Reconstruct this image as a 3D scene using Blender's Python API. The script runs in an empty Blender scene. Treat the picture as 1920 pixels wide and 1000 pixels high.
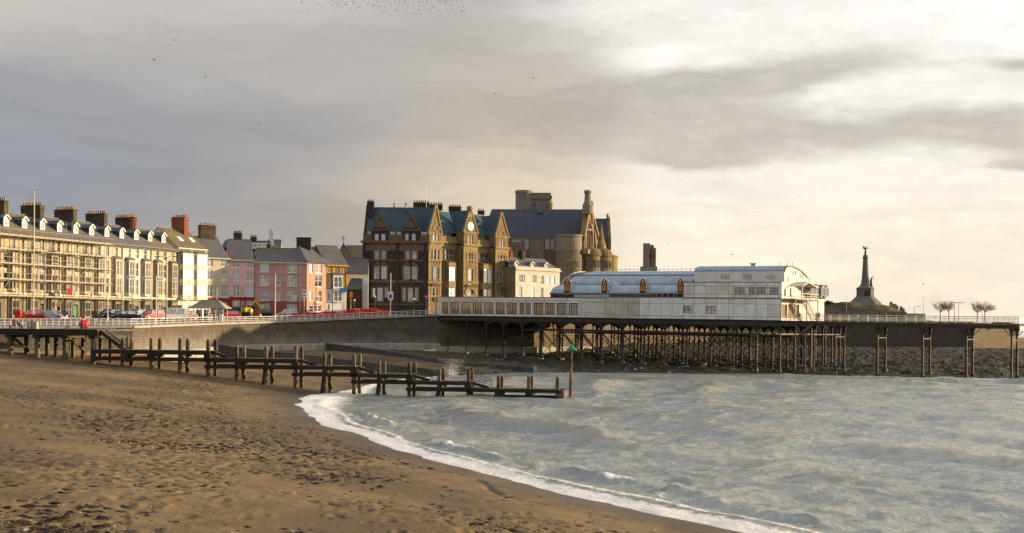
import bpy, bmesh, math, random
import numpy as np
from mathutils import Vector, Matrix
random.seed(7); rng = np.random.default_rng(11)
C = bpy.context.scene.collection
SC = bpy.context.scene
R = math.radians
# ---------------------------------------------------------------- camera, sky, sun, exposure
H, FPX, V0, ROLL = 8.5, 2400.0, 611.0, R(0.48)
cd = bpy.data.cameras.new('camera'); cam = bpy.data.objects.new('camera', cd); C.objects.link(cam)
cam.matrix_world = Matrix.Translation((0, 0, H)) @ Matrix.Rotation(R(90), 4, 'X') @ Matrix.Rotation(ROLL, 4, 'Z')
cd.sensor_width = 36; cd.lens = 36 * FPX / 1920; cd.shift_y = (V0 - 500) / 1920
cd.clip_start = 1; cd.clip_end = 60000
SC.camera = cam
SUN_AZ, SUN_EL = R(75), R(8)
SV = Vector((math.sin(SUN_AZ) * math.cos(SUN_EL), math.cos(SUN_AZ) * math.cos(SUN_EL), math.sin(SUN_EL)))
sd = bpy.data.lights.new('sun', 'SUN'); sd.energy = 5.0; sd.angle = R(0.6); sd.color = (1, .73, .41)
so = bpy.data.objects.new('sun', sd); so.rotation_euler = SV.to_track_quat('Z', 'Y').to_euler(); so.location = (60, 60, 90); C.objects.link(so)
SC.view_settings.view_transform = 'Standard'; SC.view_settings.look = 'None'
SC.view_settings.exposure = 0.65; SC.view_settings.gamma = 1.0; SC.view_settings.use_curve_mapping = False
SC.cycles.max_bounces = 6

class E:                                                     # node maths with operators
    def __init__(s, nt, k): s.nt, s.k = nt, k
    def _m(s, op, *a):
        n = s.nt.nodes.new('ShaderNodeMath'); n.operation = op
        for i, x in enumerate(a):
            if isinstance(x, E): s.nt.links.new(x.k, n.inputs[i])
            else: n.inputs[i].default_value = x
        return E(s.nt, n.outputs[0])
    def __add__(s, o): return s._m('ADD', s, o)
    def __radd__(s, o): return s._m('ADD', o, s)
    def __sub__(s, o): return s._m('SUBTRACT', s, o)
    def __rsub__(s, o): return s._m('SUBTRACT', o, s)
    def __mul__(s, o): return s._m('MULTIPLY', s, o)
    def __rmul__(s, o): return s._m('MULTIPLY', o, s)
    def __truediv__(s, o): return s._m('DIVIDE', s, o)
    def __rtruediv__(s, o): return s._m('DIVIDE', o, s)
    def sq(s): return s * s
    def exp(s): return s._m('EXPONENT', s)
    def clamp(s): return s._m('MINIMUM', s._m('MAXIMUM', s, 0.0), 1.0)
    def maxi(s, o): return s._m('MAXIMUM', s, o)
    def mini(s, o): return s._m('MINIMUM', s, o)
    def step(s, a, b):                                       # smoothstep
        n = s.nt.nodes.new('ShaderNodeMapRange'); n.interpolation_type = 'SMOOTHSTEP'
        s.nt.links.new(s.k, n.inputs[0]); n.inputs[1].default_value = a; n.inputs[2].default_value = b
        return E(s.nt, n.outputs[0])
def comb(nt, x, y, z):
    n = nt.nodes.new('ShaderNodeCombineXYZ')
    for i, a in enumerate((x, y, z)):
        if isinstance(a, E): nt.links.new(a.k, n.inputs[i])
        else: n.inputs[i].default_value = a
    return n.outputs[0]
def sepa(nt, sock):
    n = nt.nodes.new('ShaderNodeSeparateXYZ'); nt.links.new(sock, n.inputs[0])
    return [E(nt, o) for o in n.outputs]
def noise(nt, vec, scale=1, detail=4, rough=.55, dist=0):
    n = nt.nodes.new('ShaderNodeTexNoise'); nt.links.new(vec, n.inputs['Vector'])
    n.inputs['Scale'].default_value = scale; n.inputs['Detail'].default_value = detail
    n.inputs['Roughness'].default_value = rough; n.inputs['Distortion'].default_value = dist
    return E(nt, n.outputs[0])
def mixc(nt, f, a, b):
    n = nt.nodes.new('ShaderNodeMix'); n.data_type = 'RGBA'
    for idx, v in ((0, f), (6, a), (7, b)):
        if isinstance(v, E): nt.links.new(v.k, n.inputs[idx])
        elif isinstance(v, bpy.types.NodeSocket): nt.links.new(v, n.inputs[idx])
        elif idx == 0: n.inputs[0].default_value = v
        else: n.inputs[idx].default_value = (*v, 1)
    return n.outputs[2]

W = bpy.data.worlds.new('World'); SC.world = W; W.use_nodes = True
nt = W.node_tree; nt.nodes.clear()
out = nt.nodes.new('ShaderNodeOutputWorld'); bg = nt.nodes.new('ShaderNodeBackground'); bg.inputs[1].default_value = 0.1
sky = nt.nodes.new('ShaderNodeTexSky'); sky.sky_type = 'NISHITA'; sky.sun_disc = False
sky.sun_elevation = SUN_EL; sky.sun_rotation = SUN_AZ; sky.air_density = 1; sky.dust_density = 2
tc = nt.nodes.new('ShaderNodeTexCoord')
dx, dy, dz = sepa(nt, tc.outputs['Generated'])
az = dx._m('ARCTAN2', dx, dy); el = dz._m('ARCSINE', dz)
el0 = el.maxi(0.0)
# layered cloud deck: coordinates stretched along the horizon, warped by noise
wv = comb(nt, az * 5.0, el0 * 14.0, 0.0)
w1 = noise(nt, wv, 1.3, 5, .6) - .5
w2 = noise(nt, comb(nt, az * 5.0 + 7.3, el0 * 14.0, 3.0), 1.3, 5, .6) - .5
A = az + w1 * .10; L = el + w2 * .06
n1 = noise(nt, comb(nt, A * 4.5, L * 34.0 - A * 2.0, 1.0), 1.0, 7, .58) - .5
n2 = noise(nt, comb(nt, A * 10.0, L * 80.0 + A * 3.0, 5.0), 1.0, 6, .6) - .5
n3 = noise(nt, comb(nt, A * 26.0 + L * 14.0, L * 110.0 - A * 6.0, 9.0), 1.0, 5, .6) - .5
CP = [(40, 30, 200, 193, 185), (100, 250, 150, 151, 158), (300, 120, 176, 172, 169), (500, 30, 199, 193, 186), (720, 100, 181, 175, 170), (600, 290, 158, 156, 158), (860, 330, 214, 199, 177), (1000, 240, 183, 173, 163),
      (1150, 45, 242, 237, 228), (1280, 95, 246, 240, 230), (1310, 150, 192, 183, 175), (1460, 165, 170, 163, 158), (1640, 140, 182, 174, 167), (1700, 95, 248, 241, 230), (1450, 110, 236, 229, 220), (1180, 180, 178, 170, 164), (1800, 410, 248, 236, 214), (1000, 380, 226, 210, 184), (1800, 230, 222, 212, 196), (1740, 192, 248, 238, 218), (1860, 60, 255, 250, 240), (1520, 55, 240, 234, 226), (1380, 60, 205, 203, 202), (1850, 300, 188, 180, 174), (1870, 160, 200, 192, 182),
      (1320, 330, 233, 219, 196), (1600, 320, 214, 204, 189), (1700, 480, 253, 241, 222), (1100, 470, 226, 209, 184), (1400, 460, 243, 229, 206), (200, 400, 146, 149, 158), (650, 430, 172, 162, 151), (1560, 240, 192, 182, 172), (450, 430, 160, 157, 157), (950, 120, 190, 182, 173)]
lin = lambda v: ((v / 255 + .055) / 1.055) ** 2.4
def vm(op, x, y=None, s=None):
    n = nt.nodes.new('ShaderNodeVectorMath'); n.operation = op
    for k, v in ((0, x), (1, y)):
        if v is None: continue
        if isinstance(v, tuple): n.inputs[k].default_value = v
        else: nt.links.new(v, n.inputs[k])
    if s is not None: nt.links.new(s.k, n.inputs['Scale'])
    return n.outputs[0]
# far from the bearings in view: grey in the north, brighter towards the sun
sdot = dx * SV.x + dy * SV.y + dz * SV.z
side = az.step(-.35, 1.0)
bcol = mixc(nt, side, (.36, .36, .40), (.92, .80, .62)); bcol = mixc(nt, dy.step(.25, -.5), bcol, (.60, .58, .56)); bcol = mixc(nt, el.step(.28, .75), bcol, (.56, .56, .58))
Wt = (el.step(.22, .45) + dy.step(.86, .6)) * 3.0 + .02
acc = vm('SCALE', bcol, None, Wt)
for u, v, r_, g_, b_ in CP:
    p = A - (u - 960) / 2400; q = L - (611 - v) / 2400
    su, se = (.055, .017) if 1000 < u and v < 260 else (.085, .028)
    w_ = ((p * (1 / su)).sq() + (q * (1 / se)).sq()) * -1.0
    w_ = w_.exp(); acc = vm('ADD', acc, vm('SCALE', (lin(r_), lin(g_), lin(b_)), None, w_)); Wt = Wt + w_
col = vm('SCALE', acc, None, 1.0 / Wt)
# broken grey cloud in front of bright thin cloud, towards the sun
c1 = noise(nt, comb(nt, az * 9.0 + w1 * .5, el0 * 26.0 + az * 3.0, 2.0), 1.0, 8, .60, .2) - .5
c2 = noise(nt, comb(nt, az * 24.0, el0 * 60.0, 6.0), 1.0, 7, .62) - .5
def blob(u, v, su, sv, tilt=0.0):                            # a cloud bank at a bearing and height
    p = az + w1 * .05 - (u - 960) / 2400; q = el + w2 * .03 - (611 - v) / 2400 - p * tilt
    return (((p * (2400 / su)).sq() + (q * (2400 / sv)).sq()) * -1.0).exp()
Dk = blob(1440, 152, 270, 34, .10) + blob(1100, 215, 330, 75) * .85 + blob(1480, 262, 340, 46) * .75 + blob(1860, 262, 230, 44, -.1) * .95 + blob(1870, 145, 90, 15) * .8 + blob(960, 90, 190, 55) * .8 + blob(1290, 300, 150, 22) * .5 + blob(1900, 325, 110, 16) * .7 - blob(1600, 190, 90, 20) * .2
al = (Dk + c1 * 1.3 + c2 * .6 - .04).step(.10, .86)
hi = mixc(nt, el.step(.03, .16), (.99, .86, .66), (1.0, .965, .91))
hi = mixc(nt, (c1 * 1.6 + c2 * 1.2 + .42).clamp() * .55, hi, (.76, .72, .67))
gr = mixc(nt, (c2 * 1.6 + c1 * .8 + .5).clamp(), (.45, .42, .405), (.66, .60, .535))
gr = mixc(nt, el.step(.02, .10), (.78, .66, .50), gr)
fr_ = az.step(.02, .13) * (1.0 - el.step(.27, .42)) * (1.0 - az.step(.55, .8)) * dy.step(0, .3)
col = mixc(nt, fr_ * .85, col, mixc(nt, al, hi, gr))
amp = .60 + .30 * az.step(-.14, .12)
mod = (1.03 + (n1 * .42 + n2 * .30 + n3 * .22) * amp).maxi(.4)
glow = ((sdot - 1.0) * 14.0).exp() * 1.5
tint = vm('ADD', vm('SCALE', col, None, mod), vm('SCALE', (1.0, .84, .58), None, glow * dx.step(.2, .6)))
Bv = 1.0 + az * 0.0
ccol = nt.nodes.new('ShaderNodeVectorMath'); ccol.operation = 'SCALE'
nt.links.new(tint, ccol.inputs[0]); nt.links.new((Bv * 6.9).k, ccol.inputs['Scale'])
nt.links.new(mixc(nt, .93, sky.outputs[0], ccol.outputs[0]), bg.inputs[0]); nt.links.new(bg.outputs[0], out.inputs[0])

# ---------------------------------------------------------------- geometry helpers
cr, sr = math.cos(ROLL), math.sin(ROLL)
def ray(u, v):
    a, b = (u - 960) / FPX, (V0 - v) / FPX
    return a * cr - b * sr, a * sr + b * cr                   # x and z per metre of distance
def at(u, v, d):
    x, z = ray(u, v); return Vector((x * d, d, H + z * d))
def gp(u, d, v=600): p = at(u, v, d); return Vector((p.x, p.y))

class MB:
    def __init__(s): s.v = []; s.f = []; s.m = []
    def poly(s, pts, m=0):
        i = len(s.v); s.v += [tuple(p) for p in pts]; s.f.append(tuple(range(i, i + len(pts)))); s.m.append(m)
    def box(s, x0, x1, y0, y1, z0, z1, m=0):
        i = len(s.v)
        s.v += [(x0, y0, z0), (x1, y0, z0), (x1, y1, z0), (x0, y1, z0), (x0, y0, z1), (x1, y0, z1), (x1, y1, z1), (x0, y1, z1)]
        for q in ((3, 2, 1, 0), (4, 5, 6, 7), (0, 1, 5, 4), (1, 2, 6, 5), (2, 3, 7, 6), (3, 0, 4, 7)):
            s.f.append(tuple(i + k for k in q)); s.m.append(m)
        return s
    def beam(s, p0, p1, w, h, m=0, up=(0, 0, 1)):             # rectangular bar between two points
        p0, p1 = Vector(p0), Vector(p1); d = (p1 - p0).normalized(); upv = Vector(up)
        if abs(d.dot(upv)) > .98: upv = Vector((0, 1, 0))
        a = d.cross(upv).normalized() * w / 2; b = a.cross(d).normalized() * h / 2; i = len(s.v)
        for p in (p0, p1): s.v += [tuple(p - a - b), tuple(p + a - b), tuple(p + a + b), tuple(p - a + b)]
        for q in ((0, 1, 2, 3), (7, 6, 5, 4), (0, 4, 5, 1), (1, 5, 6, 2), (2, 6, 7, 3), (3, 7, 4, 0)):
            s.f.append(tuple(i + k for k in q)); s.m.append(m)
        return s
    def tube(s, p0, p1, r0, r1=None, n=6, m=0):
        r1 = r0 if r1 is None else r1
        p0, p1 = Vector(p0), Vector(p1); d = (p1 - p0).normalized(); a = d.orthogonal().normalized(); b = d.cross(a); i = len(s.v)
        for p, r in ((p0, r0), (p1, r1)):
            for k in range(n):
                t = 2 * math.pi * k / n; s.v.append(tuple(p + a * (r * math.cos(t)) + b * (r * math.sin(t))))
        for k in range(n): s.f.append((i + k, i + (k + 1) % n, i + n + (k + 1) % n, i + n + k)); s.m.append(m)
        s.f.append(tuple(range(i + n - 1, i - 1, -1))); s.f.append(tuple(range(i + n, i + 2 * n))); s.m += [m, m]
        return s
    def lathe(s, x, y, prof, n=12, m=0, a0=0, a1=2 * math.pi):
        i = len(s.v); full = abs(a1 - a0 - 2 * math.pi) < 1e-6; c = n if full else n + 1
        for r, z in prof:
            for k in range(c):
                t = a0 + (a1 - a0) * k / n; s.v.append((x + r * math.cos(t), y + r * math.sin(t), z))
        for j in range(len(prof) - 1):
            for k in range(n):
                k2 = (k + 1) % c
                s.f.append((i + j * c + k, i + j * c + k2, i + (j + 1) * c + k2, i + (j + 1) * c + k)); s.m.append(m)
        if full:
            s.f.append(tuple(range(i + c - 1, i - 1, -1))); e = i + (len(prof) - 1) * c; s.f.append(tuple(range(e, e + c))); s.m += [m, m]
        return s
    def prism(s, pts, y0, y1, m=0):                            # outline in x-z, pushed along y
        n = len(pts); i = len(s.v)
        s.v += [(x, y0, z) for x, z in pts] + [(x, y1, z) for x, z in pts]
        s.f.append(tuple(range(i, i + n))); s.f.append(tuple(range(i + 2 * n - 1, i + n - 1, -1))); s.m += [m, m]
        for k in range(n): s.f.append((i + (k + 1) % n, i + k, i + n + k, i + n + (k + 1) % n)); s.m.append(m)
        return s
    def prismx(s, pts, x0, x1, m=0):                           # outline in y-z, pushed along x
        n = len(pts); i = len(s.v)
        s.v += [(x0, y, z) for y, z in pts] + [(x1, y, z) for y, z in pts]
        s.f.append(tuple(range(i + n - 1, i - 1, -1))); s.f.append(tuple(range(i + n, i + 2 * n))); s.m += [m, m]
        for k in range(n): s.f.append((i + k, i + (k + 1) % n, i + n + (k + 1) % n, i + n + k)); s.m.append(m)
        return s
    def prismz(s, pts, z0, z1, m=0):
        n = len(pts); i = len(s.v)
        s.v += [(x, y, z0) for x, y in pts] + [(x, y, z1) for x, y in pts]
        s.f.append(tuple(range(i + n - 1, i - 1, -1))); s.f.append(tuple(range(i + n, i + 2 * n))); s.m += [m, m]
        for k in range(n): s.f.append((i + k, i + (k + 1) % n, i + n + (k + 1) % n, i + n + k)); s.m.append(m)
        return s
    def wall(s, x0, x1, z0, z1, ops=(), y=0, rev=.22, m=0, mr=None):   # wall face with real openings and reveals
        mr = m if mr is None else mr
        ops = [(max(a, x0), min(b, x1), max(c, z0), min(d, z1)) for a, b, c, d in ops]
        ops = [o for o in ops if o[1] - o[0] > .02 and o[3] - o[2] > .02]
        xs = sorted({x0, x1, *[o[0] for o in ops], *[o[1] for o in ops]}); zs = sorted({z0, z1, *[o[2] for o in ops], *[o[3] for o in ops]})
        for i in range(len(xs) - 1):
            for j in range(len(zs) - 1):
                cx, cz = (xs[i] + xs[i + 1]) / 2, (zs[j] + zs[j + 1]) / 2
                if any(o[0] < cx < o[1] and o[2] < cz < o[3] for o in ops): continue
                s.poly([(xs[i], y, zs[j]), (xs[i + 1], y, zs[j]), (xs[i + 1], y, zs[j + 1]), (xs[i], y, zs[j + 1])], m)
        for a, b, c, d in ops:
            for p, q in (((a, c), (a, d)), ((a, d), (b, d)), ((b, d), (b, c)), ((b, c), (a, c))):
                s.poly([(p[0], y, p[1]), (q[0], y, q[1]), (q[0], y + rev, q[1]), (p[0], y + rev, p[1])], mr)
        return s
    def mesh(s, name, mats, smooth=False, fn=None):
        me = bpy.data.meshes.new(name)
        me.from_pydata([fn(p) for p in s.v] if fn else s.v, [], s.f)
        for mt in (mats if isinstance(mats, (list, tuple)) else [mats]): me.materials.append(mt)
        if len(me.materials) > 1: me.polygons.foreach_set('material_index', s.m)
        if smooth: me.polygons.foreach_set('use_smooth', [True] * len(s.f))
        return me
    def build(s, name, mats, parent=None, loc=None, rot=0, smooth=False, fn=None):
        return put(name, s.mesh(name, mats, smooth, fn), parent, loc, rot)
def put(name, me, parent=None, loc=None, rot=0):
    o = bpy.data.objects.new(name, me); C.objects.link(o); o.parent = parent
    if loc is not None: o.location = loc
    if rot: o.rotation_euler = (0, 0, rot)
    return o
def tag(o, label=None, cat=None, group=None, kind=None):
    for k, v in (('label', label), ('category', cat), ('group', group), ('kind', kind)):
        if v: o[k] = v
    return o
def thing(name, label, cat, loc=(0, 0, 0), rot=0, group=None):
    o = bpy.data.objects.new(name, None); o.empty_display_size = .3; C.objects.link(o); o.location = loc; o.rotation_euler = (0, 0, rot)
    return tag(o, label, cat, group)
def dup(o, loc=None, rot=None, label=None, parent=None):
    def rec(q, p):
        c = q.copy(); C.objects.link(c); c.parent = p
        for h in KIDS.get(q.name, ()): rec(h, c)
        return c
    KIDS = {}
    for q in C.objects:
        if q.parent: KIDS.setdefault(q.parent.name, []).append(q)
    c = rec(o, parent)
    if loc is not None: c.location = loc
    if rot is not None: c.rotation_euler = (0, 0, rot)
    if label: c['label'] = label
    return c
class Fac:                                                     # a vertical face: local x along it, y into the building, z up
    def __init__(s, p0, p1, zb):
        s.o = Vector((p0[0], p0[1])); d = Vector((p1[0], p1[1])) - s.o; s.L = d.length; s.t = d / s.L; s.zb = zb
        s.ang = math.atan2(d.y, d.x); s.n = Vector((s.t.y, -s.t.x))
    def uv(s, u, v, y=0):
        a, b = ray(u, v); o = s.o - s.n * y
        d = (o.x * s.t.y - o.y * s.t.x) / (a * s.t.y - s.t.x)
        return (Vector((a * d, d)) - o).dot(s.t), H + b * d - s.zb
    def rect(s, u0, u1, v0, v1, y=0):
        vm = (v0 + v1) / 2; um = (u0 + u1) / 2
        return s.uv(u0, vm, y)[0], s.uv(u1, vm, y)[0], s.uv(um, v1, y)[1], s.uv(um, v0, y)[1]
    def thing(s, name, label, cat, group=None): return thing(name, label, cat, (s.o.x, s.o.y, s.zb), s.ang, group)
    def world(s, x, y, z=0): p = s.o + s.t * x - s.n * y; return Vector((p.x, p.y, s.zb + z))

# ---------------------------------------------------------------- materials
def newmat(name):
    m = bpy.data.materials.new(name); m.use_nodes = True; nt = m.node_tree; b = nt.nodes['Principled BSDF']
    return m, nt, b
def pm(name, col, rough=.8, var=.22, scale=1.2, bump=.0, bscale=8, metal=0, spec=.3, streak=0., emit=None, col2=None, c2s=.5, c2w=(.55, .7)):
    m, nt, b = newmat(name)
    geo = nt.nodes.new('ShaderNodeNewGeometry'); P = geo.outputs['Position']
    n = noise(nt, P, scale, 6, .6)
    lo = tuple(c * (1 - var) for c in col); hi = tuple(min(1, c * (1 + var)) for c in col)
    c = mixc(nt, n.step(.25, .75), lo, hi)
    if col2: c = mixc(nt, noise(nt, P, c2s, 6, .62).step(*c2w), c, col2)
    if streak:
        x, y, z = sepa(nt, P)
        st = noise(nt, comb(nt, x * 2.2, y * 2.2, z * .16), 1.6, 5, .6).step(.52, .78) * streak
        c = mixc(nt, st, c, tuple(v * .42 for v in col))
    nt.links.new(c, b.inputs['Base Color'])
    b.inputs['Roughness'].default_value = rough; b.inputs['Metallic'].default_value = metal; b.inputs['Specular IOR Level'].default_value = spec
    if bump:
        bn = nt.nodes.new('ShaderNodeBump'); bn.inputs['Strength'].default_value = bump; bn.inputs['Distance'].default_value = .05
        nt.links.new(noise(nt, P, bscale, 5, .6).k, bn.inputs['Height']); nt.links.new(bn.outputs[0], b.inputs['Normal'])
    if emit: b.inputs['Emission Color'].default_value = (*emit[:3], 1); b.inputs['Emission Strength'].default_value = emit[3]
    return m
def brick(name, c1, c2, mortar, bw=.6, bh=.3, ms=.03, var=.5, bump=.5, rough=.9, lich=None, world=False, zs=1.0, washed=None):
    m, nt, b = newmat(name)
    t = nt.nodes.new('ShaderNodeTexCoord'); g = nt.nodes.new('ShaderNodeNewGeometry'); P = g.outputs['Position']
    x, y, z = sepa(nt, P if world else t.outputs['Object'])
    vec = comb(nt, x + y * .93 + noise(nt, P, 1.5, 2) * .12, z * zs + noise(nt, P, 1.1, 2) * .10, 0.0)
    br = nt.nodes.new('ShaderNodeTexBrick'); nt.links.new(vec, br.inputs['Vector'])
    br.inputs['Color1'].default_value = (*c1, 1); br.inputs['Color2'].default_value = (*c2, 1); br.inputs['Mortar'].default_value = (*mortar, 1)
    br.inputs['Scale'].default_value = 1; br.inputs['Mortar Size'].default_value = ms; br.inputs['Brick Width'].default_value = bw; br.inputs['Row Height'].default_value = bh
    br.inputs['Bias'].default_value = -.1
    n = noise(nt, P, .7, 7, .65)
    c = mixc(nt, (1.0 - n.step(.3, .7)) * var, br.outputs[0], tuple(v * .45 for v in c1))
    c = mixc(nt, noise(nt, P, 4, 5, .6).step(.5, .8) * .5, c, tuple(min(1, v * 1.5) for v in c2))
    if lich: c = mixc(nt, noise(nt, P, .9, 7, .68).step(.50, .66) * .8, c, lich)
    if washed:                                                # stone scoured pale by the waves towards its foot
        wz = sepa(nt, P)[2] + (noise(nt, P, .25, 5, .6) - .5) * 3.5
        wm_ = nt.nodes.new('ShaderNodeMix'); wm_.data_type = 'RGBA'; wm_.blend_type = 'MULTIPLY'; wm_.inputs[0].default_value = 1
        nt.links.new(c, wm_.inputs[6]); k_ = tuple(v / w * 1.0 for v, w in zip(washed[2], c1)); nt.links.new(mixc(nt, 1.0 - wz.step(washed[0], washed[1]), (1, 1, 1), k_), wm_.inputs[7]); c = wm_.outputs[2]
    nt.links.new(c, b.inputs['Base Color']); b.inputs['Roughness'].default_value = rough; b.inputs['Specular IOR Level'].default_value = .25
    bn = nt.nodes.new('ShaderNodeBump'); bn.inputs['Strength'].default_value = bump; bn.inputs['Distance'].default_value = .06
    hh = E(nt, br.outputs['Fac']) * -.7 + noise(nt, P, 5, 4) * .8
    nt.links.new(hh.k, bn.inputs['Height']); nt.links.new(bn.outputs[0], b.inputs['Normal'])
    return m
def glassm(name, col, mix=.35, rough=.06):
    m, nt, b = newmat(name); nt.nodes.remove(b); o = nt.nodes['Material Output']
    d = nt.nodes.new('ShaderNodeBsdfDiffuse'); g = nt.nodes.new('ShaderNodeBsdfGlossy'); g.inputs['Roughness'].default_value = rough; g.inputs[0].default_value = (.9, .93, .95, 1)
    geo = nt.nodes.new('ShaderNodeNewGeometry')
    nn = noise(nt, geo.outputs['Position'], .9, 3)
    nt.links.new(mixc(nt, nn.step(.35, .65), tuple(c * .35 for c in col), tuple(min(1, c * 1.5) for c in col)), d.inputs[0])
    bn = nt.nodes.new('ShaderNodeBump'); bn.inputs['Strength'].default_value = .25; bn.inputs['Distance'].default_value = .02
    nt.links.new(noise(nt, geo.outputs['Position'], 1.3, 2).k, bn.inputs['Height']); nt.links.new(bn.outputs[0], g.inputs['Normal'])
    mx = nt.nodes.new('ShaderNodeMixShader'); mx.inputs[0].default_value = mix
    nt.links.new(d.outputs[0], mx.inputs[1]); nt.links.new(g.outputs[0], mx.inputs[2]); nt.links.new(mx.outputs[0], o.inputs[0])
    return m
M = {}
G = [glassm('window_glass_dark', (.022, .025, .03), .22), glassm('window_glass_blue', (.06, .075, .085), .34), glassm('window_glass_curtain', (.30, .27, .20), .18), glassm('window_glass_mirror', (.10, .10, .10), .5, .33)]
M['white'] = pm('white_paint', (.74, .74, .72), .5, .06, 3)
M['offwhite'] = pm('off_white_paint', (.62, .59, .50), .6, .1, 2, streak=.35)
M['lead'] = pm('lead_grey', (.13, .14, .15), .55, .2, 2)
M['iron'] = pm('dark_iron', (.036, .029, .025), .6, .4, 1.5, bump=.3, col2=(.10, .05, .025), c2s=1.4)
M['black'] = pm('black_plastic', (.012, .012, .013), .5, .1, 2)
M['rubber'] = pm('tyre_rubber', (.015, .015, .015), .85, .1, 4)
M['metal'] = pm('galvanised_metal', (.45, .45, .46), .45, .12, 2, metal=.5)
M['grey'] = pm('grey_paint', (.30, .31, .32), .5, .1, 2)
M['red'] = pm('red_paint', (.52, .022, .018), .4, .12, 2)
M['redplastic'] = pm('red_plastic', (.60, .018, .014), .45, .15, 1)
M['orange'] = pm('orange_red_plastic', (.60, .07, .02), .5, .12, 2)
M['blue'] = pm('blue_paint', (.03, .09, .36), .45, .1, 2)
M['yellow'] = pm('yellow_paint', (.62, .38, .03), .45, .12, 2)
M['green'] = pm('dark_green_sheet', (.012, .085, .045), .6, .25, 2, bump=.3, bscale=3)
M['teal'] = pm('sea_green_paint', (.02, .20, .13), .5, .15, 2)
M['conc'] = pm('concrete', (.34, .32, .29), .9, .2, 1.0, bump=.3, bscale=6, col2=(.16, .15, .13), c2s=.6)
M['concdark'] = pm('wet_weedy_concrete', (.075, .08, .075), .7, .35, .8, bump=.5, bscale=5, col2=(.035, .05, .02), c2s=.9)
M['slate'] = brick('slate_roof', (.13, .135, .15), (.17, .17, .18), (.05, .05, .055), .45, .28, .015, .45, .35, .75, zs=1.4)
M['slatelichen'] = brick('slate_roof_lichened', (.15, .135, .12), (.19, .17, .14), (.06, .055, .05), .45, .28, .015, .45, .35, .8, lich=(.20, .17, .06), zs=1.4)
M['slatemoss'] = brick('slate_roof_mossy', (.15, .13, .09), (.20, .17, .10), (.06, .055, .04), .45, .28, .015, .45, .35, .85, lich=(.22, .19, .05), zs=1.4)
M['slateblue'] = brick('blue_slate_roof', (.050, .092, .118), (.068, .115, .138), (.025, .035, .05), .45, .28, .015, .4, .35, .6, zs=1.4)
M['slatenavy'] = brick('navy_slate_roof', (.070, .080, .11), (.09, .10, .13), (.035, .04, .05), .45, .28, .015, .35, .35, .65, zs=1.4)
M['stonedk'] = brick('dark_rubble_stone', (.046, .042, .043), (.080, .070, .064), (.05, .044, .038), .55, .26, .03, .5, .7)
M['stonewm'] = brick('sun_toned_stone', (.20, .14, .08), (.27, .19, .11), (.12, .09, .06), .8, .35, .02, .6, .5, lich=(.24, .19, .05))  # sunlit copy of the hotel stone, sun warmth put into the colour
M['stonedr'] = pm('sandstone_dressing', (.15, .105, .068), .9, .3, 1.5, bump=.4, bscale=6, col2=(.10, .075, .05), c2s=.9)
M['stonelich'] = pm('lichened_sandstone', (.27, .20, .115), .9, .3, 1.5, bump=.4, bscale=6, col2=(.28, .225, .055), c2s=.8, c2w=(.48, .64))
M['stonecol'] = brick('college_stone', (.19, .155, .115), (.25, .20, .14), (.13, .105, .08), .9, .35, .02, .5, .5)
M['stonetower'] = brick('grey_tower_stone', (.24, .21, .17), (.29, .25, .20), (.17, .15, .12), .9, .4, .02, .45, .4)
M['brickred'] = brick('red_brick', (.27, .07, .045), (.33, .10, .06), (.20, .13, .10), .25, .09, .012, .4, .3)
M['brickdk'] = brick('sooty_brick', (.065, .05, .04), (.10, .075, .05), (.06, .05, .04), .25, .09, .012, .4, .3, lich=(.17, .13, .05))
M['pot'] = pm('clay_pot', (.34, .20, .11), .9, .3, 2)
M['seawall'] = brick('sea_wall_stone', (.135, .112, .088), (.185, .155, .12), (.085, .072, .058), .62, .30, .05, .6, .9, world=True, washed=(3.6, 7.4, (.27, .255, .225)))
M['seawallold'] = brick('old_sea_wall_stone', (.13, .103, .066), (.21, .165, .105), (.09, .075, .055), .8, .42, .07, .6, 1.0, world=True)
M['timber'] = pm('weathered_timber', (.15, .11, .065), .85, .35, 1.2, bump=.5, bscale=7, col2=(.05, .04, .03), c2s=1.1, c2w=(.48, .62))
M['timberdk'] = pm('tarred_timber', (.022, .019, .017), .75, .35, 1.2, bump=.5, bscale=7)
M['weed'] = pm('weedy_timber', (.075, .075, .02), .8, .4, 2.0, bump=.6, bscale=9, col2=(.03, .025, .015), c2s=2)
M['scaff'] = pm('scaffold_tube', (.36, .33, .28), .5, .2, 2, metal=.3)
M['plank'] = pm('scaffold_board', (.46, .39, .29), .85, .25, 1.5)
M['asph'] = pm('asphalt', (.055, .055, .056), .9, .25, .8, bump=.2, bscale=20)
M['paving'] = pm('promenade_paving', (.24, .225, .20), .85, .2, .6)
M['panel'] = pm('painted_panel_cream', (.60, .60, .55), .55, .14, .6, streak=.62, bump=.08, bscale=.8)
M['panelgrn'] = pm('painted_panel_greenish', (.47, .48, .41), .6, .2, .6, streak=.8, bump=.08, bscale=.8)
M['panelwh'] = pm('painted_panel_white', (.68, .70, .70), .5, .12, .6, streak=.55, bump=.08, bscale=.8)
M['joint'] = pm('rusty_joint', (.23, .15, .075), .8, .3, 2)
M['roofblue'] = pm('pale_blue_roof_sheet', (.33, .41, .50), .5, .22, .5, streak=.5, bump=.06, bscale=1.2)
M['maroon'] = pm('maroon_sign', (.115, .012, .016), .5, .08, 2)
M['signyel'] = pm('yellow_lettering', (.72, .46, .02), .5, .05, 2)
M['bark'] = pm('bark', (.20, .15, .10), .9, .3, 3)
M['twig'] = pm('bare_twigs', (.64, .53, .38), .9, .3, 3)  # backlight painted in: twigs much paler than the bark
M['bronze'] = pm('weathered_bronze', (.04, .04, .035), .5, .3, 2)
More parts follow.
